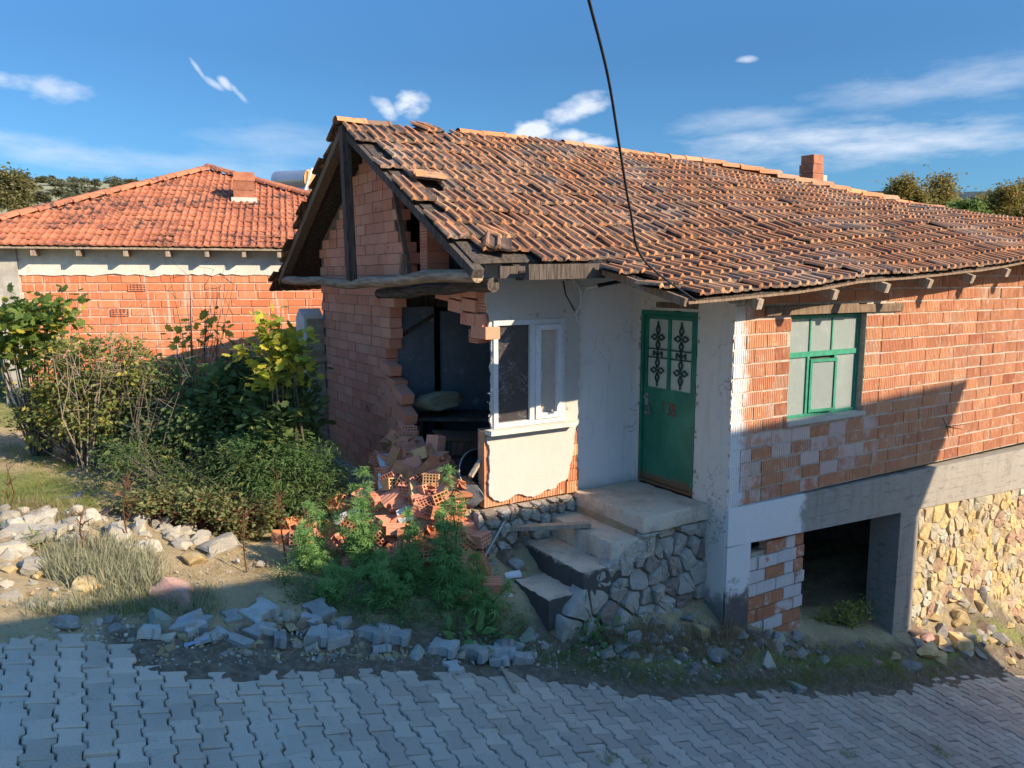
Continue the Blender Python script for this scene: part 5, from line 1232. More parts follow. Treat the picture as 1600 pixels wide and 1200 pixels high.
def leaves(pos, size, kind, droop=.3, outward=None, up=None, seed=0, rnd=None):
    """pos (n,3), size (n,), outward (n,3) preferred direction of the leaf axis; returns arrays"""
    r = np.random.default_rng(seed); n = len(pos); tv, tf = TPL[kind]
    y = r.normal(size=(n, 3)); y[:, 2] = y[:, 2]*.5-droop
    if outward is not None: y = y*.6+outward
    y /= np.linalg.norm(y, axis=1)[:, None]+1e-9
    u = r.normal(size=(n, 3))*.5+np.array([0, 0, 1.0]); 
    z = u-(u*y).sum(1)[:, None]*y; z /= np.linalg.norm(z, axis=1)[:, None]+1e-9; x = np.cross(y, z)
    Rm = np.stack([x, y, z], -1)*size[:, None, None]
    v = np.einsum('nij,kj->nki', Rm, tv)+pos[:, None, :]; k = len(tv)
    f = (tf[0][None]+(np.arange(n)*k)[:, None, None]).reshape(-1, tf[0].shape[1])
    rv = np.repeat(r.random(n) if rnd is None else rnd, k)
    return v.reshape(-1, 3), f, rv
def foliage(name, sets, mat, parent=None, kind=None):
    V_, F_, r_ = [], [], []; k = 0
    for v, f, r in sets: V_.append(v); F_.append(f+k); r_.append(r); k += len(v)
    me = npmesh(name, np.concatenate(V_), [np.concatenate(F_)], {'rnd': np.concatenate(r_)}, [mat]); return link(name, me, parent, None, None, kind)
def unit(v): return v/(np.linalg.norm(v, axis=-1, keepdims=True)+1e-9)

def shrub(label, cat, name, base, clumps, leafkind, mat, n, size, stems=6, group=None, twigs=0, mats2=None, seed=0, stem_mat='bark', droop=.3):
    """clumps: (dx,dy,dz,rx,ry,rz) ellipsoids relative to the base; leaves sit in many small sprays inside them"""
    r = np.random.default_rng(seed); t = thing(name, label, cat, Matrix.Translation(Vector(base)), group)
    P, O = [], []; vol = np.array([c[3]*c[4]*c[5] for c in clumps]); vol = vol**.75; vol /= vol.sum(); mb = MB()
    for c, w in zip(clumps, vol):
        m = max(4, int(n*w)); ns = max(3, m//22); c = np.array(c)
        d = unit(r.normal(size=(ns, 3))); s = c[:3]+d*c[3:]*(r.random((ns, 1))**.45)
        k = r.integers(0, ns, m); q = s[k]+r.normal(size=(m, 3))*size*1.1*np.array([1, 1, .8]); P.append(q); O.append(unit(q-c[:3]+np.array([0, 0, .1]))*.6)
        for i in range(min(ns, max(1, int(stems)))):
            e = s[i]; b0 = np.array([c[0]*.25+r.normal()*.04, c[1]*.25+r.normal()*.04, -.05]); mid = (b0+e)/2+r.normal(size=3)*.07; L_ = np.linalg.norm(e-b0)
            mb.tube([b0, mid, e], [.010+.012*L_*.5, .008+.006*L_*.5, .004], 5, False)
    for i in range(twigs):
        c = np.array(clumps[r.integers(len(clumps))]); e = c[:3]+unit(r.normal(size=3)+np.array([0, 0, .5]))*c[3:]*r.uniform(.9, 1.35); b0 = c[:3]*np.array([.6, .6, .3]); mid = (b0+e)/2+r.normal(size=3)*.08; mb.tube([b0, mid, e], [.006, .004, .002], 4, False)
    if mb.v: mb.build('stem', stem_mat, t)
    P, O = np.concatenate(P), np.concatenate(O); sz = size*r.uniform(.6, 1.25, len(P))
    if mats2:      # leaves near the top take the second material
        top = P[:, 2] > np.quantile(P[:, 2], mats2[1]); 
        foliage('foliage', [leaves(P[~top], sz[~top], leafkind, droop, O[~top], seed=seed)], mat, t); foliage('yellow_foliage', [leaves(P[top], sz[top], leafkind, droop, O[top], seed=seed+1)], mats2[0], t)
    else: foliage('foliage', [leaves(P, sz, leafkind, droop, O, seed=seed)], mat, t)
    return t
def at(x, y, Y): return ray(x, y)*Y
def gz(p):
    q = loc(p); return float(G(q[0], q[1]))
def clump_px(base, lst, Y):
    """clumps given as (px,py,rpx,rpy[,dY]) at depth Y"""
    out = []
    for c in lst:
        p = at(c[0], c[1], Y+(c[4] if len(c) > 4 else 0)); s = Y/F; out.append((p[0]-base[0], p[1]-base[1], p[2]-base[2], c[2]*s, max(c[2], c[3])*s*.9, c[3]*s))
    return out
def base_px(x, y, Y):
    p = at(x, y, Y); return np.array([p[0], p[1], gz(p)])

def build_bushes():
    b = base_px(60, 640, 10.6); shrub('tall fig bush with big lobed leaves in front of left concrete post', 'bush', 'fig_bush', b, clump_px(b, [(45, 505, 58, 34), (20, 540, 40, 30), (75, 480, 30, 16), (15, 490, 30, 22), (60, 545, 40, 18)], 10.6), 'fig', 'fig_leaf', 900, .125, 7, seed=1, twigs=5)
    b = base_px(150, 690, 10.2); shrub('bushy green shrub left of the dark fig thicket', 'bush', 'shrub', b, clump_px(b, [(120, 570, 60, 44), (175, 565, 55, 40), (90, 620, 60, 40), (150, 640, 80, 50), (210, 610, 50, 50), (70, 660, 45, 35)], 10.2), 'simple', 'shrub_leaf', 6500, .07, 14, seed=2, twigs=30)
    b = base_px(250, 700, 10.4); shrub('dense olive green shrub with bare twigs before brick wall', 'bush', 'shrub', b, clump_px(b, [(240, 590, 55, 34), (300, 600, 60, 40), (260, 650, 80, 55), (190, 680, 60, 40), (330, 650, 60, 50)], 10.4), 'broad', 'dark_leaf', 3600, .085, 12, seed=3, twigs=22)
    b = base_px(295, 640, 12.6); t_ = shrub('thin fig sapling with few yellow leaves against brick wall', 'sapling', 'fig_sapling', b, clump_px(b, [(284, 528, 10, 14), (325, 508, 18, 12), (338, 522, 12, 12), (300, 540, 10, 8)], 12.6), 'fig', 'fig_yellow', 74, .13, 3, seed=14)
    e = at(297, 455, 12.6)-b; MB().tube([(0, 0, -.1), e*.5+np.array([.03, 0, 0]), e], [.022, .016, .006], 6).build('trunk', 'grey_timber', t_)
    b = base_px(430, 700, 10.0); b2 = base_px(440, 640, 9.0); shrub('fig bush with bright yellow sunlit crown beside broken gable', 'bush', 'fig_bush', b2, clump_px(b2, [(430, 520, 24, 22), (456, 545, 24, 26), (412, 545, 24, 18), (436, 570, 34, 22)], 9.0)+clump_px(b2, [(436, 605, 34, 26), (428, 645, 44, 30), (460, 640, 26, 30), (440, 680, 44, 26)], 9.1), 'fig', 'dark_leaf', 1300, .10, 2, seed=15, twigs=6, mats2=('fig_yellow', .60))
    shrub('large dark green fig bush beside broken gable', 'bush', 'fig_bush', b, clump_px(b, [(400, 580, 44, 24), (440, 590, 46, 40), (380, 600, 56, 40), (410, 640, 70, 50), (455, 650, 34, 50), (350, 640, 50, 40)], 10.0), 'fig', 'dark_leaf', 2900, .125, 10, seed=5, twigs=12)
    b = base_px(330, 720, 9.6); shrub('dark low fig thicket in the shade of the gable', 'bush', 'thicket', b, clump_px(b, [(300, 690, 90, 40), (400, 690, 90, 40), (220, 700, 70, 34), (340, 650, 70, 40)], 9.6), 'broad', 'dark_leaf', 3400, .085, 10, seed=6, twigs=18)
    b = base_px(470, 740, 8.9); shrub('dark feathery weed mass at foot of gable wall', 'weeds', 'weed_clump', b, clump_px(b, [(470, 715, 46, 34), (420, 740, 56, 34), (515, 735, 24, 32), (460, 770, 70, 28), (400, 700, 40, 30)], 8.9), 'lance', 'weed_leaf', 9000, .08, 20, seed=7)
    b = base_px(300, 790, 8.4); shrub('sunlit bramble patch with reddish canes beside pale stones', 'bramble', 'bramble', b, clump_px(b, [(250, 778, 60, 13), (320, 785, 60, 18), (375, 815, 40, 30), (215, 785, 34, 10), (395, 852, 26, 22), (420, 800, 30, 24)], 8.4), 'simple', 'bramble_leaf', 5200, .055, 22, seed=8, twigs=70, stem_mat='dry_stalk')
    b = base_px(380, 760, 8.7); shrub('low tangled weeds in the shade in front of fig thicket', 'weeds', 'weed_clump', b, clump_px(b, [(330, 750, 90, 22), (430, 755, 80, 30), (250, 735, 70, 20), (520, 770, 40, 26), (200, 715, 50, 20), (380, 720, 80, 30)], 8.8), 'lance', 'dark_leaf', 6500, .075, 14, seed=27, twigs=30)
    for i, (x, y, Y) in enumerate(((130, 590, 9.8), (235, 640, 9.4), (165, 520, 10.2), (315, 470, 11.4), (365, 560, 10))):
        r = np.random.default_rng(40+i); p = base_px(x, 700, Y); mb = MB()
        for k in range(9):
            e = at(x+r.uniform(-60, 60), y-r.uniform(10, 70), Y+r.uniform(-.3, .3))-p; m = e*.5+r.normal(size=3)*.1; mb.tube([np.array([r.normal()*.05, r.normal()*.05, 0]), m, e], [.008, .005, .002], 5, False)
            for _ in range(3): f = m+(e-m)*r.random(); mb.tube([f, f+r.normal(size=3)*.12, f+r.normal(size=3)*.2+np.array([0, 0, .15])], [.004, .003, .0015], 4, False)
        o = mb.build('bare_shrub', 'bark' if i % 2 else 'grey_timber', None, Matrix.Translation(Vector(p))); tag(o, ('leafless twigs among the shrub left of the fig thicket', 'bare grey twigs in the middle of the bushes', 'bare twigs reaching up beside the left concrete post', 'tall bare whips before the brick wall by the yellow sapling', 'bare twigs between sapling and yellow crowned fig')[i], 'shrub', 'bare twigs among the left bushes')
build_bushes()

def hemp(label, px, py, top, seed, wide=.3, dens=1.0, lean=0):
    """leafy weed rooted where (px,py) meets the ground, as tall as its tip shows"""
    r = np.random.default_rng(seed); p = np.array(ghit(px, py)); Y = p[1]; h = at(px, top, Y)[2]-p[2]
    t = thing('leafy_weed', label, 'weed', Matrix.Translation(Vector(p)), 'tall leafy weeds before the rubble'); mb = MB(); P, O, S = [], [], []
    ns = 7
    for s in range(ns):
        hh = h*r.uniform(.5, .86) if s else h; b0 = np.array([r.normal()*.06, r.normal()*.05, -.02]); e = np.array([lean+r.normal()*wide*.6*(s > 0), r.normal()*wide*.5*(s > 0), hh]); mid = (b0+e)/2+np.array([r.normal()*.04, r.normal()*.04, 0])
        mb.tube([b0, mid, e], [.010, .007, .003], 5, False)
        for k in range(int(24*hh)+6):
            f = r.uniform(.08, 1.0); c = b0*(1-f)+e*f; a = r.uniform(0, 6.28); out = np.array([math.cos(a), math.sin(a), .45]); L_ = wide*.62*(1.05-f)*r.uniform(.5, 1.2)+.03
            for q in range(int((4+20*L_)*dens*(1.15-.55*f))):
                g = r.uniform(.05, 1.1); P.append(c+out*L_*g+r.normal(size=3)*.025); O.append(unit(out+np.array([0, 0, -.1]))*.9); S.append(r.uniform(.06, .13)*(1.0-.3*f))
        for q in range(20): P.append(e+r.normal(size=3)*.025); O.append(np.array([0, 0, 1.0])+r.normal(size=3)*.4); S.append(r.uniform(.05, .09))
    mb.build('stem', 'weed_leaf', t, attrs=None); P, O, S = map(np.array, (P, O, S)); foliage('foliage', [leaves(P, S, 'hemp', .2, O, seed=seed)], 'hemp_leaf', t)
hemp('tallest sunlit hemp-like weed with pale green tip before the bricks', 578, 900, 738, 1, .26, 1.15, -.04)
hemp('dark hemp-like weed with thick stem right of the pale tipped one', 700, 945, 735, 2, .22, 1.15, .02)
hemp('short leafy weed at the left end of the group', 492, 895, 790, 3, .20, .9, -.03)
hemp('bushy weed in the middle of the group before brick pile', 640, 930, 800, 4, .17)
hemp('low dark spreading weed at the stone row', 520, 940, 890, 5, .2, .6)
hemp('low leafy weed right beside the hollow bricks', 742, 955, 870, 6, .26)
hemp('small weed between the lone brick and the pale tipped weed', 600, 950, 865, 7, .2, .8)
def more_weeds():
    def low(label, cat, name, lst, *a, **k):      # low plants standing where their feet meet the ground
        g = [np.array(ghit(x, y+ry*.6)) for x, y, rx, ry in lst]; b = g[0]; cl = [(p[0]-b[0], p[1]-b[1]+.05, p[2]-b[2]+size_px(ry, p)*.6, size_px(rx, p), size_px(rx, p)*.7, size_px(ry, p)) for p, (x, y, rx, ry) in zip(g, lst)]
        return shrub(label, cat, name, b, cl, *a, **k)
    size_px = lambda r_, p: r_/F*fwd(p)
    low('dark weed mat along the row of grey blocks', 'weeds', 'weed_clump', [(560, 945, 60, 24), (480, 925, 50, 20), (640, 960, 50, 26), (700, 972, 40, 20), (440, 905, 30, 18)], 'lance', 'weed_leaf', 3800, .06, 0, seed=21)
    low('broad leaved dock plant among stones near steps', 'plant', 'dock_plant', [(735, 992, 20, 12), (718, 992, 18, 12), (760, 984, 20, 10)], 'broad', 'dock_leaf', 60, .13, 0, seed=22, droop=-.4)
    low('small green weeds beside the lowest step', 'weeds', 'weed_clump', [(790, 968, 30, 12), (760, 962, 24, 12), (815, 988, 16, 8)], 'lance', 'dock_leaf', 620, .06, 0, seed=23)
    low('flat green plant with broad leaves below the stair flank', 'plant', 'weed_clump', [(915, 992, 34, 10), (880, 978, 18, 8), (940, 1000, 18, 8)], 'broad', 'weed_leaf', 160, .10, 0, seed=24, droop=-.2)
    p = onB(1310, 1000, .25); b = np.array([p[0], p[1], gz(p)-.02]); shrub('bright yellow green weeds growing in the dark basement opening', 'weeds', 'weed_clump', b, [(dx, dy, .1, .22, .16, .12) for dx, dy in ((-.35, -.18), (.05, 0), (.4, .22), (-.1, -.1))], 'simple', 'yellow_weed', 900, .05, 12, seed=25)
    b = base_px(60, 940, 7.0); shrub('small grass tuft at the left stones', 'grass tuft', 'grass_tuft', b, [(0, 0, .03, .15, .15, .05)], 'lance', 'green_grass', 160, .08, 0, seed=26)
    # reddish dry stalks
    spec = [(1, 448, 880, 432, 740, 8.0, 'tallest dry reddish stalk beside the leafy weeds'), (2, 200, 845, 200, 740, 8.2, 'dry reddish stalk leaning in the bramble by pale stones'), (3, 12, 800, 12, 735, 8.6, 'dry stalk standing at the left edge of the lawn'), (4, 385, 890, 380, 800, 7.8, 'dry reddish stalk in the bramble near the sandy patch'), (5, 133, 870, 127, 800, 8.0, 'dry seed stalk rising from the grey green grass'), (6, 1400, 985, 1412, 940, 8.3, 'dry reddish stalk beside the basement pillar')]
    for s, x0, y0, x1, y1, Y, lab in spec:
        r = np.random.default_rng(60+s); p = ghit(x0, y0); 
        if p is None: continue
        Y = p[1]; e = at(x1, y1, Y)-p; mb = MB(); mb.tube([(0, 0, -.03), e*.5+r.normal(size=3)*.03, e], [.009, .007, .004], 5, False)
        for k in range(16): f = r.uniform(.3, 1); c = e*f; mb.tube([c, c+np.array([r.normal()*.05, r.normal()*.05, .07])], [.005, .003], 4, False)
        o = mb.build('dry_stalk', 'dry_stalk', None, Matrix.Translation(Vector(p))); tag(o, lab, 'plant')
more_weeds()

def pip(x, y, poly):
    c = False; n = len(poly)
    for i in range(n):
        (x1, y1), (x2, y2) = poly[i], poly[i-1]
        if (y1 > y) != (y2 > y) and x < (x2-x1)*(y-y1)/(y2-y1)+x1: c = not c
    return c
def scatter(poly, n, rs, off=0):
    xs, ys = [p[0] for p in poly], [p[1] for p in poly]; out = []; tries = 0
    while len(out) < n and tries < n*20:
        tries += 1; x, y = rs.uniform(min(xs), max(xs)), rs.uniform(min(ys), max(ys))
        if not pip(x, y, poly): continue
        p = ghit(x, y, off)
        if p is not None: out.append(p)
    return out
def build_grass():
    rs = random.Random(5); S = {'green_grass': [], 'grey_grass': [], 'dry_grass': []}; r = np.random.default_rng(5)
    def tufts(mat, poly, n, per, size, spread=.05):
        pts = scatter(poly, n, rs)
        for i, p in enumerate(pts):
            P = np.array(p)+r.normal(size=(per, 3))*np.array([spread, spread, 0]); P[:, 2] -= .01
            d = r.normal(size=(per, 3))*np.array([.45, .45, 0])+np.array([0, 0, 1.0]); S[mat].append(leaves(P, size*r.uniform(.5, 1.2, per), 'blade', 0, d*1.5, seed=int(r.integers(1e9))))
    lawn = [(0, 690), (130, 715), (150, 745), (215, 780), (200, 800), (110, 790), (0, 800)]
    tufts('green_grass', lawn, 900, 14, .07, .05); tufts('dry_grass', lawn, 60, 10, .08)
    tufts('grey_grass', [(75, 870), (160, 850), (240, 880), (240, 930), (180, 940), (80, 900)], 190, 15, .24, .06); tufts('grey_grass', [(170, 930), (330, 920), (340, 960), (200, 960), (60, 965), (40, 950)], 130, 14, .17, .06)
    tufts('green_grass', [(60, 955), (200, 935), (330, 930), (330, 960), (150, 965)], 80, 12, .12)
    bank = [(820, 1010), (900, 1015), (1000, 1045), (1150, 1060), (1280, 1055), (1400, 1040), (1500, 1035), (1500, 1055), (1400, 1070), (1250, 1072), (1130, 1075), (1020, 1072), (900, 1050), (830, 1030)]
    tufts('green_grass', bank, 620, 14, .075, .045); tufts('dry_grass', bank, 90, 10, .09)
    tufts('dry_grass', [(880, 985), (1000, 980), (1180, 985), (1220, 1010), (1150, 1040), (980, 1020)], 170, 16, .16, .05)
    tufts('green_grass', [(1200, 1010), (1400, 1010), (1400, 1050), (1200, 1060)], 160, 12, .10)
    tufts('green_grass', [(700, 985), (830, 960), (860, 1010), (740, 1040)], 150, 12, .08)
    tufts('dry_grass', [(250, 880), (420, 860), (470, 880), (400, 910), (250, 930)], 70, 10, .09); tufts('dry_grass', [(0, 780), (120, 790), (160, 830), (20, 820)], 90, 10, .14)
    tufts('green_grass', [(1490, 940), (1600, 920), (1600, 1010), (1540, 1000)], 70, 10, .09)
    for x, y, k in ((950, 1188, 16), (1008, 1190, 10), (1325, 1180, 16), (1470, 1180, 20), (1462, 1170, 8), (895, 1140, 3), (780, 1140, 3)):
        p = on_street(x, y); 
        for _ in range(k):
            q = p+np.array([rs.gauss(0, .05), rs.gauss(0, .04), .0]); P = q+r.normal(size=(10, 3))*np.array([.02, .02, 0]); S['green_grass'].append(leaves(P, .05*r.uniform(.5, 1.2, 10), 'blade', 0, (r.normal(size=(10, 3))*np.array([.6, .6, 0])+np.array([0, 0, 1.0]))*1.4, seed=int(r.integers(1e9))))
    for m, s in S.items(): foliage('grass', s, m, None, 'stuff')
    # moss and weeds in the paving joints
    js = []
    for _ in range(260):
        x, y = rs.uniform(0, 1600), rs.uniform(1040, 1195); p = on_street(x, y)
        a, b, z = loc(p)
        if b > float(edge_b(a)): continue
        i = round(a/PW+.5)-.5; p = W(i*PW+rs.gauss(0, .006), b, street_z(a, b)-.008); P = p+r.normal(size=(9, 3))*np.array([.012, .02, 0]); js.append(leaves(P, .022*r.uniform(.4, 1.2, 9), 'blade', 0, (r.normal(size=(9, 3))*np.array([.8, .8, 0])+np.array([0, 0, .7]))*1.4, seed=int(r.integers(1e9))))
    foliage('grass', js, 'green_grass', None, 'stuff')
build_grass()

# ------------------------------------------------------------------ loose stones, one object each
def size_of(px, p): return px/F*fwd(p)
CAT_ROCK = {}
def stone(x, y, w, h, mat, label, group=None, sink=.25, seed=None, rz=None, depth=.85, name='stone', cat='stone', tiltx=0):
    p = ghit(x, min(y+h*.38, 1190))
    if p is None: return None
    rs = random.Random(hash((x, y)) % 99991); sw, sh = size_of(w, p), size_of(h, p)
    el = .55; hh = max(sh*.95, .35*sw)
    me = ROCKS[rs.randrange(len(ROCKS)) if seed is None else seed % len(ROCKS)]
    M = Matrix.Translation(Vector((p[0], p[1]+sw*.2, p[2]+hh*(.5-sink))))@Euler((rs.gauss(0, .15)+tiltx, rs.gauss(0, .15), rs.uniform(-.4, .4) if rz is None else rz)).to_matrix().to_4x4()@Matrix.Diagonal((sw, sw*depth, hh, 1))
    key = (me.name, mat); 
    if key not in CAT_ROCK: m2 = me.copy(); m2.materials.append(MAT[mat]); CAT_ROCK[key] = m2
    o = link(name, CAT_ROCK[key], None, None, M); return tag(o, label, cat, group)
def block(x, y, w, rz, tx, ty, label, group, whole=True, mat='block_concrete'):
    """a loose paving block lying in the dirt"""
    p = ghit(x, y+6)
    if p is None: return
    me = LOOSE[0 if whole else random.randrange(1, 4)]; s = size_of(w, p)/.22 if whole else size_of(w, p)/.15
    s = min(max(s, .75), 1.35)
    s *= .92; M = Matrix.Translation(Vector(p)+Vector((0, 0, .035)))@Euler((tx*.35, ty, rz)).to_matrix().to_4x4()@Matrix.Scale(s, 4)
    o = link('paving_block', me, None, None, M); tag(o, label, 'paving block', group)
def loose_mesh(k):
    g = 0; w, n, h = .105, .074, .118
    o = [(w, h), (w, .07), (n, .045), (n, -.045), (w, -.07), (w, -h), (-w, -h), (-w, -.07), (-n, -.045), (-n, .045), (-w, .07), (-w, h)]
    if k: o = [(x, min(y, (.03 if k == 1 else -.02 if k == 2 else .06)+x*.3*(k-2))) for x, y in o]
    c = [(x*.95, y*.95) for x, y in o]; n_ = len(o); j = lambda: random.uniform(-.003, .003)
    vs = [(x+j(), y+j(), .045) for x, y in c]+[(x+j(), y+j(), .037) for x, y in o]+[(x+j(), y+j(), -.04) for x, y in o]
    fs = [tuple(range(n_))[::-1]]+[(q*n_+i, q*n_+(i+1) % n_, (q+1)*n_+(i+1) % n_, (q+1)*n_+i) for q in (0, 1) for i in range(n_)]+[tuple(range(2*n_, 3*n_))]
    m = MB().add(vs, fs).mesh('paving_block'); fix_normals(m); m.materials.append(MAT['block_concrete']); return m
LOOSE = [loose_mesh(k) for k in range(4)]
def build_stones():
    # individually recognisable stones
    for a in [
        (270, 925, 78, 52, 'pink_stone', 'big pink boulder at the edge of the shadow on the left', 3), (135, 912, 56, 44, 'yellow_stone', 'yellow ochre boulder left of the pink one', 5), (50, 880, 50, 24, 'pale_stone', 'flat pale stone behind the yellow ochre boulder', 1),
        (340, 848, 80, 40, 'pale_stone', 'large jagged pale stone at right end of the stone heap', 7), (300, 873, 44, 26, 'yellow_stone', 'yellowish stone lump on the sandy patch', 2), (56, 806, 50, 34, 'pale_stone', 'broad white stone at back of the heap near the lawn', 4), (170, 795, 36, 26, 'brown_stone', 'brown stone at the back of the heap under the bramble', 6),
        (222, 855, 42, 24, 'pale_stone', 'squared pale block in the middle of the stone heap', 8), (250, 812, 44, 30, 'pale_stone', 'tilted pale stone beside the bramble', 9), (215, 820, 34, 34, 'pale_stone', 'upright pitted stone in the middle of the heap', 11), (180, 822, 36, 26, 'pale_stone', 'pale stone just below the brown one', 10), (130, 808, 46, 30, 'pale_stone', 'wide pale stone below the dry seed stalk', 0), (288, 828, 40, 18, 'pale_stone', 'pale stone with two humps near the bramble', 12),
        (48, 880, 44, 20, 'pale_stone', 'white rounded stone left in front of the long slabs', 13), (14, 890, 26, 16, 'yellow_stone', 'small orange yellow stone at the left edge', 2), (15, 930, 40, 28, 'pale_stone', 'pale stone at left edge below the ochre boulder', 9), (54, 944, 28, 22, 'pale_stone', 'small pale stone under the ochre boulder, left one', 14), (80, 946, 26, 26, 'pale_stone', 'small pale stone under the ochre boulder, right one', 15),
        (100, 972, 52, 30, 'grey_stone', 'rounded dark grey boulder at the left street corner', 1), (180, 980, 30, 26, 'grey_stone', 'pointed grey stone right of the dark boulder', 5), (243, 966, 42, 46, 'green_stone', 'upright greenish grey slab in the dirt', 8), (262, 995, 38, 20, 'pale_stone', 'flat pale stone below the greenish slab', 10), (163, 968, 26, 18, 'grey_stone', 'grey stone behind the pointed one', 4),
        (487, 1012, 36, 28, 'pale_stone', 'pale pitted stone on the dirt between two grey blocks', 6), (475, 968, 32, 32, 'brown_stone', 'round brown pitted stone in the dirt', 9), (450, 958, 26, 28, 'pale_stone', 'pale pebble shaped stone beside the brown pitted one', 3), (650, 1018, 34, 30, 'green_stone', 'rounded greenish white stone at the paving edge', 7),
        (826, 990, 32, 32, 'green_stone', 'grey green boulder below the lowest step', 0), (850, 1008, 20, 20, 'pale_stone', 'small white stone right of the grey green boulder', 13), (862, 984, 34, 24, 'brown_stone', 'brown stone behind the white one near the steps', 11), (808, 880, 30, 26, 'grey_stone', 'loose grey stone lying on the ground left of the steps', 2),
        (1085, 1042, 34, 34, 'grey_stone', 'purplish grey stone on the grass by the paving', 9), (1095, 985, 30, 38, 'yellow_stone', 'ochre stone leaning at the corner pillar foot', 8), (990, 995, 36, 36, 'grey_stone', 'pitted grey stone below the stair flank', 10), (1055, 985, 22, 28, 'pale_stone', 'pale standing stone beside the ochre one', 4), (1010, 1030, 24, 18, 'green_stone', 'dark green stone on the grass bank', 5), (950, 1020, 30, 18, 'pale_stone', 'pale stone on the grass below the flank', 1), (1120, 1018, 40, 20, 'pale_stone', 'flat white stone below the corner pillar', 3), (1070, 1015, 28, 16, 'yellow_stone', 'small tan stone half buried on the bank', 15),
        (1200, 1030, 36, 38, 'pale_stone', 'white lump of stone in front of brick infill', 0), (1185, 1000, 22, 26, 'grey_stone', 'grey stone at the foot of brick infill', 2), (1215, 1010, 28, 26, 'pale_stone', 'pale stone between the white lump and infill', 11), (1235, 1022, 24, 18, 'brown_stone', 'brown stone right of the white lump', 4), (1288, 1030, 24, 18, 'green_stone', 'grey rounded stone at right end of the small heap', 7),
        (1345, 1008, 24, 14, 'grey_stone', 'flat grey stone by yellow green weeds', 6), (1372, 1034, 20, 20, 'pink_stone', 'reddish stone standing in the grass by the pillar', 5), (1425, 1040, 36, 16, 'grey_stone', 'flat grey stone in the grass below the heap', 3), (1400, 1025, 22, 18, 'yellow_stone', 'small ochre stone left of the heap', 13),
        (1500, 1002, 44, 46, 'yellow_stone', 'large ochre boulder at the front of the right heap', 8), (1532, 980, 44, 34, 'brown_stone', 'big brown boulder on the right heap', 6), (1502, 962, 36, 36, 'yellow_stone', 'ochre stone behind the big brown boulder', 1), (1512, 922, 34, 30, 'brown_stone', 'stone on top of the right heap, left one', 9), (1540, 928, 24, 44, 'grey_stone', 'pitted grey stone on top of the right heap', 10), (1505, 942, 24, 26, 'pale_stone', 'small stone under the two topmost ones', 2), (1475, 985, 34, 30, 'grey_stone', 'squared grey stone at left of the big ochre boulder', 0), (1530, 1020, 28, 26, 'grey_stone', 'dark grey stone at front right of the heap', 12), (1480, 1012, 44, 22, 'grey_stone', 'wide flat grey slab at front of the heap', 4), (1450, 995, 30, 20, 'pink_stone', 'reddish flat stone at left of the heap', 7), (1465, 1025, 44, 26, 'yellow_stone', 'pale ochre stone at the grass edge of the heap', 11), (1436, 1005, 34, 20, 'grey_stone', 'dark grey stone at the left end of the right heap', 14)]:
        stone(*a[:6], None, .32, a[6])
    # long slabs at the left
    for (x, y, w, h, rz, lab) in ((45, 835, 84, 26, .15, 'long thick pale slab on the left heap'), (84, 828, 44, 16, -.1, 'thin pale slab right of the thick one'), (30, 850, 80, 22, .25, 'long pale kerb like slab at the left edge'), (10, 862, 34, 34, .5, 'square pale block at left edge under the slab')):
        p = ghit(x, y+h*.4); s = size_of(w, p); o = plain_slab(s, s*.42, size_of(h, p)*.55); M = Matrix.Translation(Vector(p)+Vector((0, .1, size_of(h, p)*.38)))@Euler((random.gauss(0, .08), random.gauss(0, .06), rz)).to_matrix().to_4x4()
        tag(link('stone_slab', o, None, 'pale_stone', M), lab, 'stone slab')
    rs = random.Random(31)
    def fill(poly, n, wmin, wmax, mats, label, group, sub=.3, cat='stone', name='stone'):
        for p in scatter(poly, n, rs):
            x, y = proj(p); w = rs.uniform(wmin, wmax); stone(x, y-w*.2, w, w*rs.uniform(.55, .85), rs.choice(mats), label, group, sub, name=name, cat=cat)
    fill([(0, 800), (130, 800), (330, 830), (330, 870), (200, 880), (80, 880), (0, 920)], 66, 16, 44, ['pale_stone'], 'pale limestone piece lying in the sunlit stone heap', 'pale stones of the left heap')
    fill([(0, 900), (110, 900), (110, 955), (0, 960)], 12, 14, 30, ['pale_stone', 'yellow_stone'], 'small pale stone among the boulders at left street corner', 'small stones by the left corner')
    fill([(130, 975), (380, 960), (640, 985), (800, 1000), (800, 1035), (400, 1040), (250, 1040)], 28, 11, 24, ['grey_stone', 'pale_stone', 'grey_stone', 'brown_stone'], 'small stone on the dark dirt strip by the paving', 'small stones on the dirt strip')
    fill([(870, 960), (1110, 970), (1240, 990), (1290, 1030), (1100, 1040), (950, 1030), (880, 1000)], 62, 10, 30, ['grey_stone', 'pale_stone', 'grey_stone', 'green_stone', 'brown_stone'], 'small stone on the bank below the stair flank', 'small stones on the bank', .1)
    fill([(1420, 980), (1470, 900), (1560, 905), (1600, 960), (1580, 1010), (1500, 1035), (1430, 1030)], 46, 16, 38, ['yellow_stone', 'grey_stone', 'brown_stone', 'pale_stone'], 'fallen wall stone in the heap below the yellow stone wall', 'fallen stones of the right heap', .1)
    fill([(1560, 985), (1600, 960), (1600, 1045), (1560, 1040)], 8, 12, 26, ['brown_stone', 'yellow_stone'], 'stone in the sun at the right end of the heap', 'sunlit stones at right edge')
    fill([(750, 800), (900, 780), (905, 800), (850, 850), (800, 900), (760, 930)], 12, 9, 24, ['pale_stone', 'grey_stone', 'brown_stone'], 'small stone fallen beside the steps', 'small stones beside the steps')
    fill([(150, 740), (440, 840), (480, 860), (420, 900), (330, 900)], 8, 10, 20, ['pale_stone', 'grey_stone'], 'small stone on the sandy ground before the bramble', 'small stones on the sand')
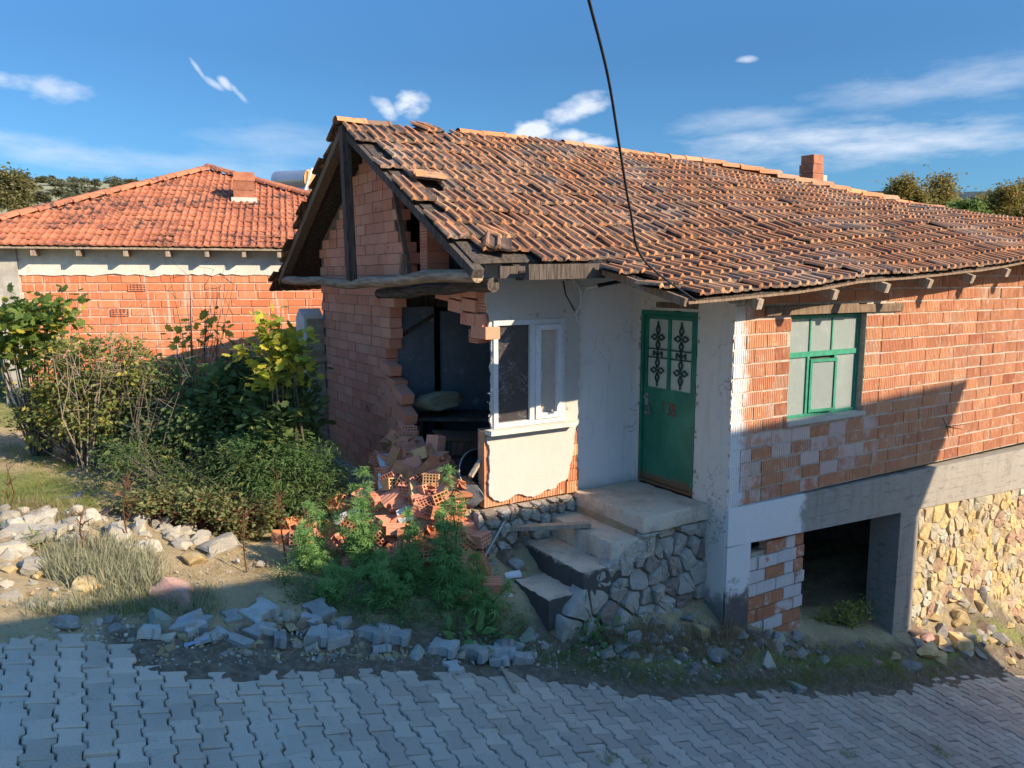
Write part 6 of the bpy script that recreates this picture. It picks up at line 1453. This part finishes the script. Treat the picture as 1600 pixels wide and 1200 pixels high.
    # loose grey paving blocks along the edge
    for (x, y, w, rz, tx, ty, lab) in ((313, 975, 34, .1, .5, .1, 'leftmost grey paving block, standing tilted in dirt'), (362, 965, 30, .6, .6, 0, 'tilted grey paving block second from the left'), (405, 958, 48, -.5, .55, .2, 'large grey paving block leaning at back of the dirt'), (403, 986, 36, -.4, .2, .1, 'grey paving block in front of the leaning one'), (498, 955, 44, .7, .6, -.1, 'grey paving block leaning by the brown pitted stone'), (518, 996, 46, .8, .15, .1, 'grey paving block lying flat in the middle of dirt'), (582, 990, 42, 1.2, .15, .15, 'weathered paving block left of the I shaped one'), (620, 995, 40, 1.5, .1, .05, 'cleanly I shaped grey paving block below the weeds'),
                                       (694, 1012, 42, 1.35, .1, 0, 'grey paving block lying right of the greenish stone'), (745, 1018, 44, 1.1, .15, .1, 'second block from the right end of the block row'), (788, 1016, 36, 1.5, .3, .1, 'pale chipped paving block near right end of the row'), (812, 1022, 26, .4, .5, .3, 'broken half block at right end of the row'), (708, 1044, 30, .5, .2, .1, 'loose tilted paving block at the paving edge'), (1243, 1072, 26, .7, .35, .3, 'loose paving block lifted at the street edge')):
        block(x, y, w, rz, tx, ty, lab, 'loose grey paving blocks along the street edge', 'half' not in lab)
    for i in range(20): block(rs.uniform(190, 860), 0, 0, 0, 0, 0, '', '') if False else block(*( (lambda x: (x, rs.uniform(955, 1030) if x < 640 else rs.uniform(1000, 1034)))(rs.uniform(210, 850)) ), rs.uniform(20, 34), rs.uniform(0, 3), rs.gauss(0, .7), rs.gauss(0, .25), 'broken grey paving block lying loose on the dirt strip beside the street', 'broken paving blocks on the dirt strip', rs.random() < .35)
    # gravel: small bits of earth and stone nobody could count
    G_ = []
    pts = scatter([(60, 985), (230, 960), (420, 950), (640, 975), (830, 980), (1000, 1000), (1280, 1030), (1240, 1065), (1030, 1070), (800, 1040), (500, 1035), (250, 1045)], 3000, rs)+scatter([(400, 880), (520, 800), (760, 800), (790, 900), (700, 960), (480, 930)], 700, rs)+scatter([(1420, 1000), (1600, 960), (1600, 1050), (1420, 1060)], 260, rs)+scatter([(0, 800), (330, 830), (420, 890), (200, 950), (0, 960)], 500, rs)
    for p in pts:
        s = abs(rs.gauss(0, .014))+.010; G_.append((ROCKS[10+rs.randrange(8)], Matrix.Translation(Vector(p)+Vector((0, 0, s*.2)))@Euler((rs.random()*3, rs.random()*3, rs.random()*3)).to_matrix().to_4x4()@Matrix.Diagonal((s*1.3, s, s*.8, 1))))
    h = len(G_)//2
    for p in scatter([(870, 965), (1110, 975), (1240, 995), (1290, 1030), (1100, 1040), (950, 1030), (880, 1000)], 260, rs):
        s = abs(rs.gauss(0, .018))+.022; G_.append((ROCKS[10+rs.randrange(8)], Matrix.Translation(Vector(p)+Vector((0, 0, s*.3)))@Euler((rs.random()*3, rs.random()*3, rs.random()*3)).to_matrix().to_4x4()@Matrix.Diagonal((s*1.5, s*1.1, s, 1))))
    rs.shuffle(G_); link('gravel', joined('gravel', G_[:h], ['grey_stone']), kind='stuff'); link('gravel', joined('gravel', G_[h:], ['pale_stone']), kind='stuff')
    cl = []
    for p in scatter([(200, 985), (420, 960), (640, 985), (640, 1030), (480, 1035), (250, 1040)], 420, rs):
        s = abs(rs.gauss(0, .03))+.018; cl.append((ROCKS[10+rs.randrange(8)], Matrix.Translation(Vector(p))@Euler((rs.random()*3, rs.random()*3, rs.random()*3)).to_matrix().to_4x4()@Matrix.Diagonal((s*1.3, s, s*.8, 1))))
    link('dirt_clods', joined('dirt_clods', cl, ['soil']), kind='stuff')
def plain_slab(l, w, h):
    bm = bmesh.new(); bmesh.ops.create_cube(bm, size=1); bmesh.ops.subdivide_edges(bm, edges=bm.edges, cuts=4, use_grid_fill=True)
    for v in bm.verts:
        c = Vector((v.co.x*l, v.co.y*w, v.co.z*h)); k = random.random()
        n = Vector((mnoise.noise(c*6), mnoise.noise(c*6+Vector((9, 0, 0))), mnoise.noise(c*6+Vector((0, 9, 0))))); v.co = c+n*.025
    me = bpy.data.meshes.new('stone_slab'); bm.to_mesh(me); bm.free(); me.shade_smooth(); me.set_sharp_from_angle(angle=R(35)); return me
build_stones()

# ------------------------------------------------------------------ collapsed bricks
HB = [hollow_brick(.285, .185, .135, 4, 3), hollow_brick(.285, .185, .135, 5, 3), hollow_brick(.285, .185, .135, 4, 3, 1), hollow_brick(.285, .185, .135, 5, 4, 2)]
HBM = {}
def fallen(x, y, rz, rx, ry, lift, label, mat='terracotta_orange', k=None, group='fallen hollow bricks of the collapsed corner', p=None):
    if p is None: p = ghit(x, y)
    if p is None: return
    k = random.randrange(4) if k is None else k; key = (k, mat)
    if key not in HBM: m = HB[k].copy(); m.materials.append(MAT[mat]); HBM[key] = m
    tag(link('brick', HBM[key], None, None, Matrix.Translation(Vector(p)+Vector((0, 0, lift)))@Euler((rx, ry, rz)).to_matrix().to_4x4()), label if label != 'F' else ('bright orange' if mat == 'terracotta_orange' else 'dark red')+' hollow brick lying loose in the rubble heap', 'brick', group+(' (orange)' if label == 'F' and mat == 'terracotta_orange' else ' (dark red)' if label == 'F' else ''))
def build_heap():
    rs = random.Random(17)
    # prominent single bricks
    for (x, y, rz, rx, ry, l, lab, m, k) in (
        (697, 722, .9, .1, .15, .14, 'hollow brick with sunlit top and open end facing right, on the heap crest', 'terracotta_orange', 1), (652, 762, .2, .2, .5, .10, 'tan brick lying flat above the white plaster piece', 'terracotta_orange', 0), (672, 752, .5, .9, -.7, .13, 'hollow brick standing tilted with its grid of holes to the viewer', 'terracotta_orange', 1), (640, 770, 1.2, .5, .1, .12, 'bright orange brick end up in the middle of the heap', 'terracotta_orange', 0),
        (662, 800, .3, .3, .1, .09, 'orange brick half hidden by the pale tipped weed', 'terracotta_orange', 0), (765, 790, 1.55, .05, .0, .10, 'orange brick lying end on beneath the window wall', 'terracotta_orange', 2), (775, 815, .2, .0, 1.3, .07, 'hollow brick with open holes below the orange end', 'terracotta_red', 1), (798, 815, .9, .1, .2, .07, 'reddish brick lying under the bent metal rod', 'terracotta_red', 0), (752, 895, .15, .25, 1.2, .08, 'hollow brick showing its grid near the plank', 'terracotta_orange', 1), (762, 925, .1, .1, .05, .06, 'scored brick lying flat before the lowest step', 'terracotta_red', 0), (738, 945, .3, .6, 1.1, .07, 'broken hollow brick at the foot of the dark weed', 'terracotta_orange', 3),
        (705, 875, .6, 1.0, .9, .12, 'upturned brick showing its grid of holes behind the weeds', 'terracotta_red', 1), (635, 880, .8, .9, .7, .10, 'brick with open holes deep among the weeds', 'terracotta_red', 1), (530, 800, .5, .7, .9, .09, 'hollow brick with open holes at left end of the heap', 'terracotta_orange', 1), (505, 795, .9, .4, .2, .09, 'brick behind the left hollow one', 'terracotta_red', 0), (458, 830, 1.1, .9, .2, .06, 'lone orange brick by the tall reddish stalk', 'terracotta_orange', 0), (445, 848, .3, .1, .1, .05, 'pale orange brick lying below the lone one', 'terracotta_orange', 2),
        (730, 720, 2.1, .4, .5, .14, 'brick leaning to the right of the heap crest', 'terracotta_red', 0), (600, 735, .8, .6, .3, .12, 'dark red brick at foot of the leaning wall', 'terracotta_red', 0), (720, 690, .4, .5, .2, .18, 'brick lying against the wooden chest', 'terracotta_red', 0), (760, 720, 2.4, .2, .6, .12, 'brick beside the black round tub', 'terracotta_red', 0), (893, 793, .3, .9, .2, .06, 'broken brick stump on the second step', 'terracotta_orange', 3)):
        fallen(x, y, rz, rx, ry, l, lab, m, k)
    polys = [([(585, 745), (600, 700), (650, 660), (700, 660), (760, 715), (765, 765), (700, 800), (610, 800)], 95, .06, .13), ([(440, 830), (520, 790), (620, 780), (760, 780), (750, 860), (700, 900), (560, 900), (460, 870)], 52, .05, .12), ([(600, 880), (740, 860), (760, 930), (640, 930)], 8, .05, .09)]
    for poly, n, l0, l1 in polys:
        for p in scatter(poly, n, rs): fallen(0, 0, rs.uniform(0, 6.3), rs.gauss(0, .5)+(1.57 if rs.random() < .3 else 0), rs.gauss(0, .45), rs.uniform(l0, l1), 'F', rs.choice(('terracotta_orange', 'terracotta_red', 'terracotta_red')), p=p)
    # plaster pieces
    for i, (x, y, w, h, rz, rx, l, lab) in enumerate(((612, 738, 40, 26, .5, .5, .14, 'white plaster slab on a brick at left of the heap'), (612, 765, 40, 34, .2, .7, .12, 'white plaster piece in front of heap bricks'), (715, 697, 28, 18, .6, .6, .22, 'white plaster flake on the crest of the heap'), (640, 822, 36, 30, .3, .8, .14, 'white plaster piece seen between the two tall weeds'), (672, 775, 22, 18, .8, .6, .12, 'small white plaster lump below the grid brick'), (545, 825, 44, 34, .4, .5, .10, 'bluish white plaster piece at left weeds'), (798, 933, 20, 9, .2, .1, .02, 'small white fragment on the ground before the steps'), (802, 902, 22, 12, .3, .1, .03, 'small white fragment beside the third step'), (35, 820, 18, 8, .1, .1, .03, 'small white chip on the left stones'), (510, 885, 24, 10, .5, .2, .04, 'white plaster flake low among the left weeds'))):
        p = ghit(x, y)
        if p is None: continue
        s = size_of(w, p); me = plain_slab(s, s*.75, .03); link('plaster_piece', me, None, 'plaster_white', Matrix.Translation(Vector(p)+Vector((0, 0, l)))@Euler((rx, rs.gauss(0, .2), rz)).to_matrix().to_4x4()); tag(COL.objects[-1], lab, 'plaster piece')
    # crumbs of brick
    cr = []
    for poly, n in (([(440, 860), (600, 780), (760, 760), (760, 930), (600, 930)], 500), ([(560, 740), (700, 680), (760, 720), (740, 800), (600, 800)], 260)):
        for p in scatter(poly, n, rs):
            s = abs(rs.gauss(0, .02))+.012; cr.append((ROCKS[10+rs.randrange(8)], Matrix.Translation(Vector(p)+Vector((0, 0, rs.uniform(0, .06))))@Euler((rs.random()*3, rs.random()*3, rs.random()*3)).to_matrix().to_4x4()@Matrix.Diagonal((s*1.5, s, s*.8, 1))))
    link('rubble', joined('rubble', cr, ['terracotta_orange']), kind='stuff')
    # lumps of concrete
    for (x, y, w, h, mat, lab) in ((735, 770, 60, 46, 'grey_stone', 'rough grey lump of concrete on the heap below the window'), (770, 830, 44, 30, 'brown_stone', 'earthy stone lump under the window wall'), (590, 715, 30, 26, 'brown_stone', 'dark earth lump at the foot of the broken wall'), (845, 795, 30, 18, 'brown_stone', 'earthy lump on the ground under the window wall'), (868, 775, 22, 16, 'pale_stone', 'small pale stone at the corner of the landing'), (790, 870, 40, 30, 'brown_stone', 'brown stone under the wooden plank')): stone(x, y, w, h, mat, lab, None, .2)
build_heap()

def build_details():
    # plank from the heap to the second step
    p, q = W(-2.45, 1.0, -2.82), W(-1.05, .75, -2.625); p = at(735, 828, 8.2); q = W(-1.22, .80, -2.63)
    m = MB(); d = Vector(q)-Vector(p); pts = [Vector(p)+d*t for t in np.linspace(0, 1, 7)]
    for a, b in zip(pts[:-1], pts[1:]): m.bar(a, b, .10, .045)
    tag(m.build('plank', 'grey_timber'), 'weathered wooden plank resting on the second step', 'plank')
    # bent metal rod
    a, b = at(748, 885, 7.75), at(795, 802, 8.15); c = at(803, 792, 8.25); e = at(790, 780, 8.3)
    tag(MB().tube([a, (a+b)/2+[0.01, 0, .01], b, c, e], .017, 8).build('metal_rod', 'grey_metal', smooth=60), 'bent grey metal rod leaning on the rubble', 'metal rod')
    # round black tub leaning in the corner
    p = onB(744, 736, 1.80); t = thing('metal_tub', 'round black enamel tub leaning behind the torn window wall', 'tub', Matrix.Translation(Vector(p)+Vector((0, -.02, 0)))@Euler((1.25, .35, .5)).to_matrix().to_4x4())
    prof = [(.0, -.05), (.05, -.05), (.16, -.045), (.20, -.02), (.225, .05), (.24, .055), (.245, .045)]; mb = MB(); n = 26; vs = []
    for r_, z in prof[1:]: vs += [(r_*math.cos(2*math.pi*k/n), r_*math.sin(2*math.pi*k/n), z) for k in range(n)]
    k = len(prof)-1; fs = [(j*n+i, j*n+(i+1) % n, (j+1)*n+(i+1) % n, (j+1)*n+i) for j in range(k-1) for i in range(n)]+[tuple(range(n))[::-1]]
    o = mb.add(vs, fs).build('tub_wall', 'black_enamel', t, smooth=50)
    MB().tube([(.245*math.cos(2*math.pi*k/n), .245*math.sin(2*math.pi*k/n), .05) for k in range(n+1)], .008, 6, False).build('rim', 'grey_metal', t, smooth=60)
    tag(MB().bar(onB(735, 745, 1.5), onB(762, 700, 1.6), .05, .03).build('board', 'grey_timber'), 'narrow grey board leaning left of the black tub', 'board')
    # wooden chest and fleece inside
    c = thing('wooden_chest', 'dark brown wooden chest inside the broken room', 'chest', Matrix.Translation(Vector(W(-1.98, 2.62, -2.30)))@Matrix.Rotation(R(24), 4, 'Z')@Matrix.Rotation(R(7), 4, 'Y'))
    MB().box((-.1, -.1, .02), (.72, .38, .36)).build('box', 'chest_wood', c); MB().box((-.13, -.13, .365), (.75, .41, .405)).build('lid', 'chest_wood', c); MB().box((-.11, -.112, .16), (.73, -.1, .19)).build('rail', 'dark_timber', c)
    for sx in (-.11, .66): MB().box((sx, -.115, 0), (sx+.07, -.1, .36)).build('post', 'dark_timber', c)
    tb = thing('table', 'low dark table under the pale fleece in the broken room', 'table', Matrix.Translation(Vector(W(-1.45, 3.5, -2.47))))
    MB().box((-.5, -.3, .62), (.6, .35, .66)).build('tabletop', 'dark_timber', tb)
    for sx, sy in ((-.46, -.26), (.5, -.26), (-.46, .28), (.5, .28)): MB().box((sx, sy, 0), (sx+.06, sy+.06, .62)).build('leg', 'dark_timber', tb)
    me = rock(77, 3, 4, rough=.12); o = link('fleece', me, None, 'fleece', Matrix.Translation(Vector(W(-1.62, 3.55, -1.62)))@Matrix.Rotation(.5, 4, 'Z')@Matrix.Diagonal((.80, .5, .26, 1))); tag(o, 'yellowish fleece heap lying on the dark table', 'fleece')
    me = plain_slab(.34, .25, .05); tag(link('cloth', me, None, 'pink_cloth', Matrix.Translation(Vector(W(-1.55, 1.95, -2.20)))@Euler((.2, .1, .4)).to_matrix().to_4x4()), 'crumpled purple pink cloth inside behind the window wall', 'cloth')
    # ceramic insulator with loose wires on the wall above the window
    t = thing('insulator', 'white ceramic insulator with loose wires above the plastic window', 'insulator', HM@Matrix.Translation((-1.10, 1.36, .02)))
    MB().tube([(0, 0, -.03), (0, 0, .0), (0, 0, .02), (0, 0, .05), (0, 0, .06), (0, 0, .085)], [.03, .038, .028, .034, .024, .018], 12).build('knob', 'white_ceramic', t, smooth=40)
    MB().tube([(0, .09, -.04), (0, .0, -.03)], .01, 6).build('bracket', 'grey_metal', t)
    def wire(name, pts, r, mat, par): MB().tube(pts, r, 5).build(name, mat, par)
    wire('wire', [(0, 0, -.02), (.06, -.01, -.08), (.13, 0, -.12), (.17, .02, -.10), (.22, .02, -.13)], .006, 'white_plastic', t); wire('wire', [(.05, 0, -.05), (.12, -.02, -.18), (.13, .0, -.30), (.10, .05, -.42), (.13, .06, -.50)], .006, 'white_ceramic', t); wire('wire', [(.0, .0, -.02), (.05, -.02, -.16), (.14, .0, -.22), (.2, .03, -.12)], .005, 'white_plastic', t); wire('wire', [(-.06, .07, -.05), (-.02, .08, -.2), (.05, .08, -.3), (.10, .07, -.38)], .008, 'black_rubber', t)
    MB().tube([(.20, .0, -.13), (.32, -.05, -.10)], .02, 8).build('conduit', 'pale_concrete', t); MB().tube([(.32, -.05, -.10), (.75, -.2, -.02)], .022, 8).build('conduit', 'black_rubber', t)
    # black overhead cable
    end = Vector(W(-1.10, -.52, -.20)); P = [(1025, 462, end), ]
    ctl = [end, Vector(at(1005, 405, 7.0)), Vector(at(985, 330, 6.6)), Vector(at(968, 230, 6.1)), Vector(at(950, 120, 5.6)), Vector(at(920, 0, 5.05)), Vector(at(885, -130, 4.5)), Vector(at(830, -330, 3.7)), Vector(at(700, -900, 2.2))]
    pts = []
    for i in range(len(ctl)-1):
        p0, p1, p2, p3 = ctl[max(i-1, 0)], ctl[i], ctl[i+1], ctl[min(i+2, len(ctl)-1)]
        for t in np.linspace(0, 1, 8)[:-1]: pts.append(.5*((2*p1)+(p2-p0)*t+(2*p0-5*p1+4*p2-p3)*t*t+(-p0+3*p1-3*p2+p3)*t**3))
    tag(MB().tube(pts, .0105, 8).build('cable', 'black_rubber', smooth=60), 'thick black cable hanging down to the roof corner over the door', 'cable')
    # rag at the roof corner where the cable ends
    # blue plastic strip, yellow stick, tar sheet, pipes
    p = ghit(307, 1013); tag(MB().box((-.09, -.02, 0), (.09, .02, .012)).build('plastic_strip', 'blue_plastic', None, Matrix.Translation(Vector(p)+Vector((0, 0, .05)))@Euler((0, -.15, .45)).to_matrix().to_4x4()), 'pale blue plastic strip lying on the dark dirt', 'plastic strip')
    p, q = Vector(on_street(783, 1045)), Vector(on_street(806, 1084)); up = Vector((0, 0, .02)); tag(MB().bar(p+up, q+up, .028, .02).build('stick', 'grey_timber'), 'pale wooden stick lying on the paving edge', 'stick')
    p = ghit(104, 776); tag(link('roofing_sheet', plain_slab(.34, .26, .03), None, 'tar_sheet', Matrix.Translation(Vector(p)+Vector((0, 0, .01)))@Euler((0, 0, .3)).to_matrix().to_4x4()), 'scrap of dark roofing sheet lying on the lawn', 'scrap')
    # twisted wires sticking out of the street wall
    o = MB(); b = W(4.2, 0, -1.98)
    for dx, dz in ((-.30, .16), (.28, .02), (-.12, -.12), (.22, -.05)): o.tube([b, b-V*.05+U*dx*.5+np.array([0, 0, dz*.5]), b-V*.10+U*dx+np.array([0, 0, dz])], [.007, .006, .004], 5)
    wires = o.build('steel_wire', 'dark_timber'); tag(wires, 'twisted steel wire sticking out of the street wall', 'wire')
    # small bush twig, parked car at far left behind the post
    car = thing('car', 'dark blue car partly hidden behind bushes at left edge', 'car', Matrix.Translation(Vector((-11.6, 13.2, -2.55)))@Matrix.Rotation(R(10), 4, 'Z'))
    pr = [(-2, .25), (2.05, .25), (2.1, .55), (2.0, .75), (1.1, .88), (.45, 1.36), (-1.1, 1.40), (-1.9, .95), (-2.05, .7)]
    m = slab(MB(), [pr], -.8, .8, lambda u, v, t: (u, t, v)).mesh('body'); fix_normals(m); link('body', m, car, 'car_paint'); m = slab(MB(), [[(.98, .90), (.42, 1.30), (-1.05, 1.33), (-1.6, .95)]], -.81, .81, lambda u, v, t: (u, t, v)).mesh('window'); fix_normals(m); link('window', m, car, 'dark_glass')
    for x in (-1.3, 1.35):
        for y in (-.74, .74): MB().tube([(x, y-.09, .3), (x, y+.09, .3)], .3, 18).build('wheel', 'black_rubber', car)
    for y in (-.6, .6): MB().box((2.0, y-.15, .56), (2.09, y+.15, .70)).build('headlight', 'frosted_glass', car)
build_details()

# ------------------------------------------------------------------ trees
def tree(label, px, py_top, py_base, Y, w, mat, n, leaf, seed, group, trunk=True, name='tree'):
    r = np.random.default_rng(seed); s = Y/F; top, base = at(px, py_top, Y), at(px, py_base, Y); H = top[2]-base[2]; t = thing(name, label, 'tree', Matrix.Translation(Vector(base)), group); mb = MB(); wd = w*s/2
    mb.tube([(0, 0, -.3), (r.normal()*.03*H, 0, H*.3), (r.normal()*.05*H, 0, H*.6), (0, 0, H*.85)], [H*.028, H*.022, H*.013, H*.004], 7, False)
    P, k = [], 26
    for i in range(k):
        f = r.uniform(.28, 1.0); a = r.uniform(0, 6.28); rad = wd*math.sqrt(max(0, 1-((f-.58)/.46)**2))*r.uniform(.5, 1.0); c = np.array([math.cos(a)*rad, math.sin(a)*rad, f*H])
        mb.tube([(0, 0, H*max(.2, f-.25)), c*np.array([.5, .5, .93]), c], [H*.010, H*.006, H*.002], 5, False)
        q = r.normal(size=(n//k, 3))*np.array([wd*.25, wd*.25, H*.085])+c; P.append(q)
    mb.build('trunk', 'bark', t); P = np.concatenate(P); foliage('crown', [leaves(P, leaf*r.uniform(.6, 1.3, len(P)), 'simple', .2, seed=seed)], mat, t)
def build_trees():
    tree('round oak tree on the hillside at the left edge', 22, 272, 345, 75, 50, 'oak_leaf', 6500, .34, 1, None)
    rs = random.Random(3)
    for i in range(44):
        x = rs.uniform(-10, 330); ys = float(np.interp(x, [0, 60, 170, 230, 330], [279, 280, 283, 288, 300])); dy = rs.choice((0, 1, 2, 4, 8, 14, 22, 30)); w = rs.uniform(9, 26)*(1+dy*.02); h_ = rs.uniform(5, 10)*(1+dy*.02); y = ys+dy
        tree('scrub oak on the dry hillside behind the left roof', x, y-h_*.6, y+h_*.5, 200-dy*4, w, 'scrub_leaf', 420, .55, 200+i, 'scrub oaks on the hillside', name='scrub_oak')
    tree('tree top peeping up left of the water tanks', 440, 284, 330, 40, 26, 'oak_leaf', 900, .16, 40, None)
    spec = [('brownish tree left of the right-hand tree row', 1408, 268, 345, 64, 56, 'autumn_leaf'), ('tall brown autumn tree next to the brownish one', 1462, 266, 345, 66, 66, 'autumn_leaf'), ('low bright green tree in front of the autumn trees', 1502, 305, 350, 58, 70, 'olive_leaf'), ('golden autumn tree behind the bright green one', 1568, 282, 350, 68, 60, 'autumn_leaf'), ('orange brown tree at the right edge', 1600, 278, 350, 70, 50, 'autumn_leaf'), ('small dark tree between the brown and golden trees', 1525, 296, 350, 78, 50, 'oak_leaf')]
    for i, (lab, x, y, yb, Y, w, m) in enumerate(spec): tree(lab, x, y+16, yb+30, Y, w*.95, m, 8000, .27, 50+i, None)
build_trees()
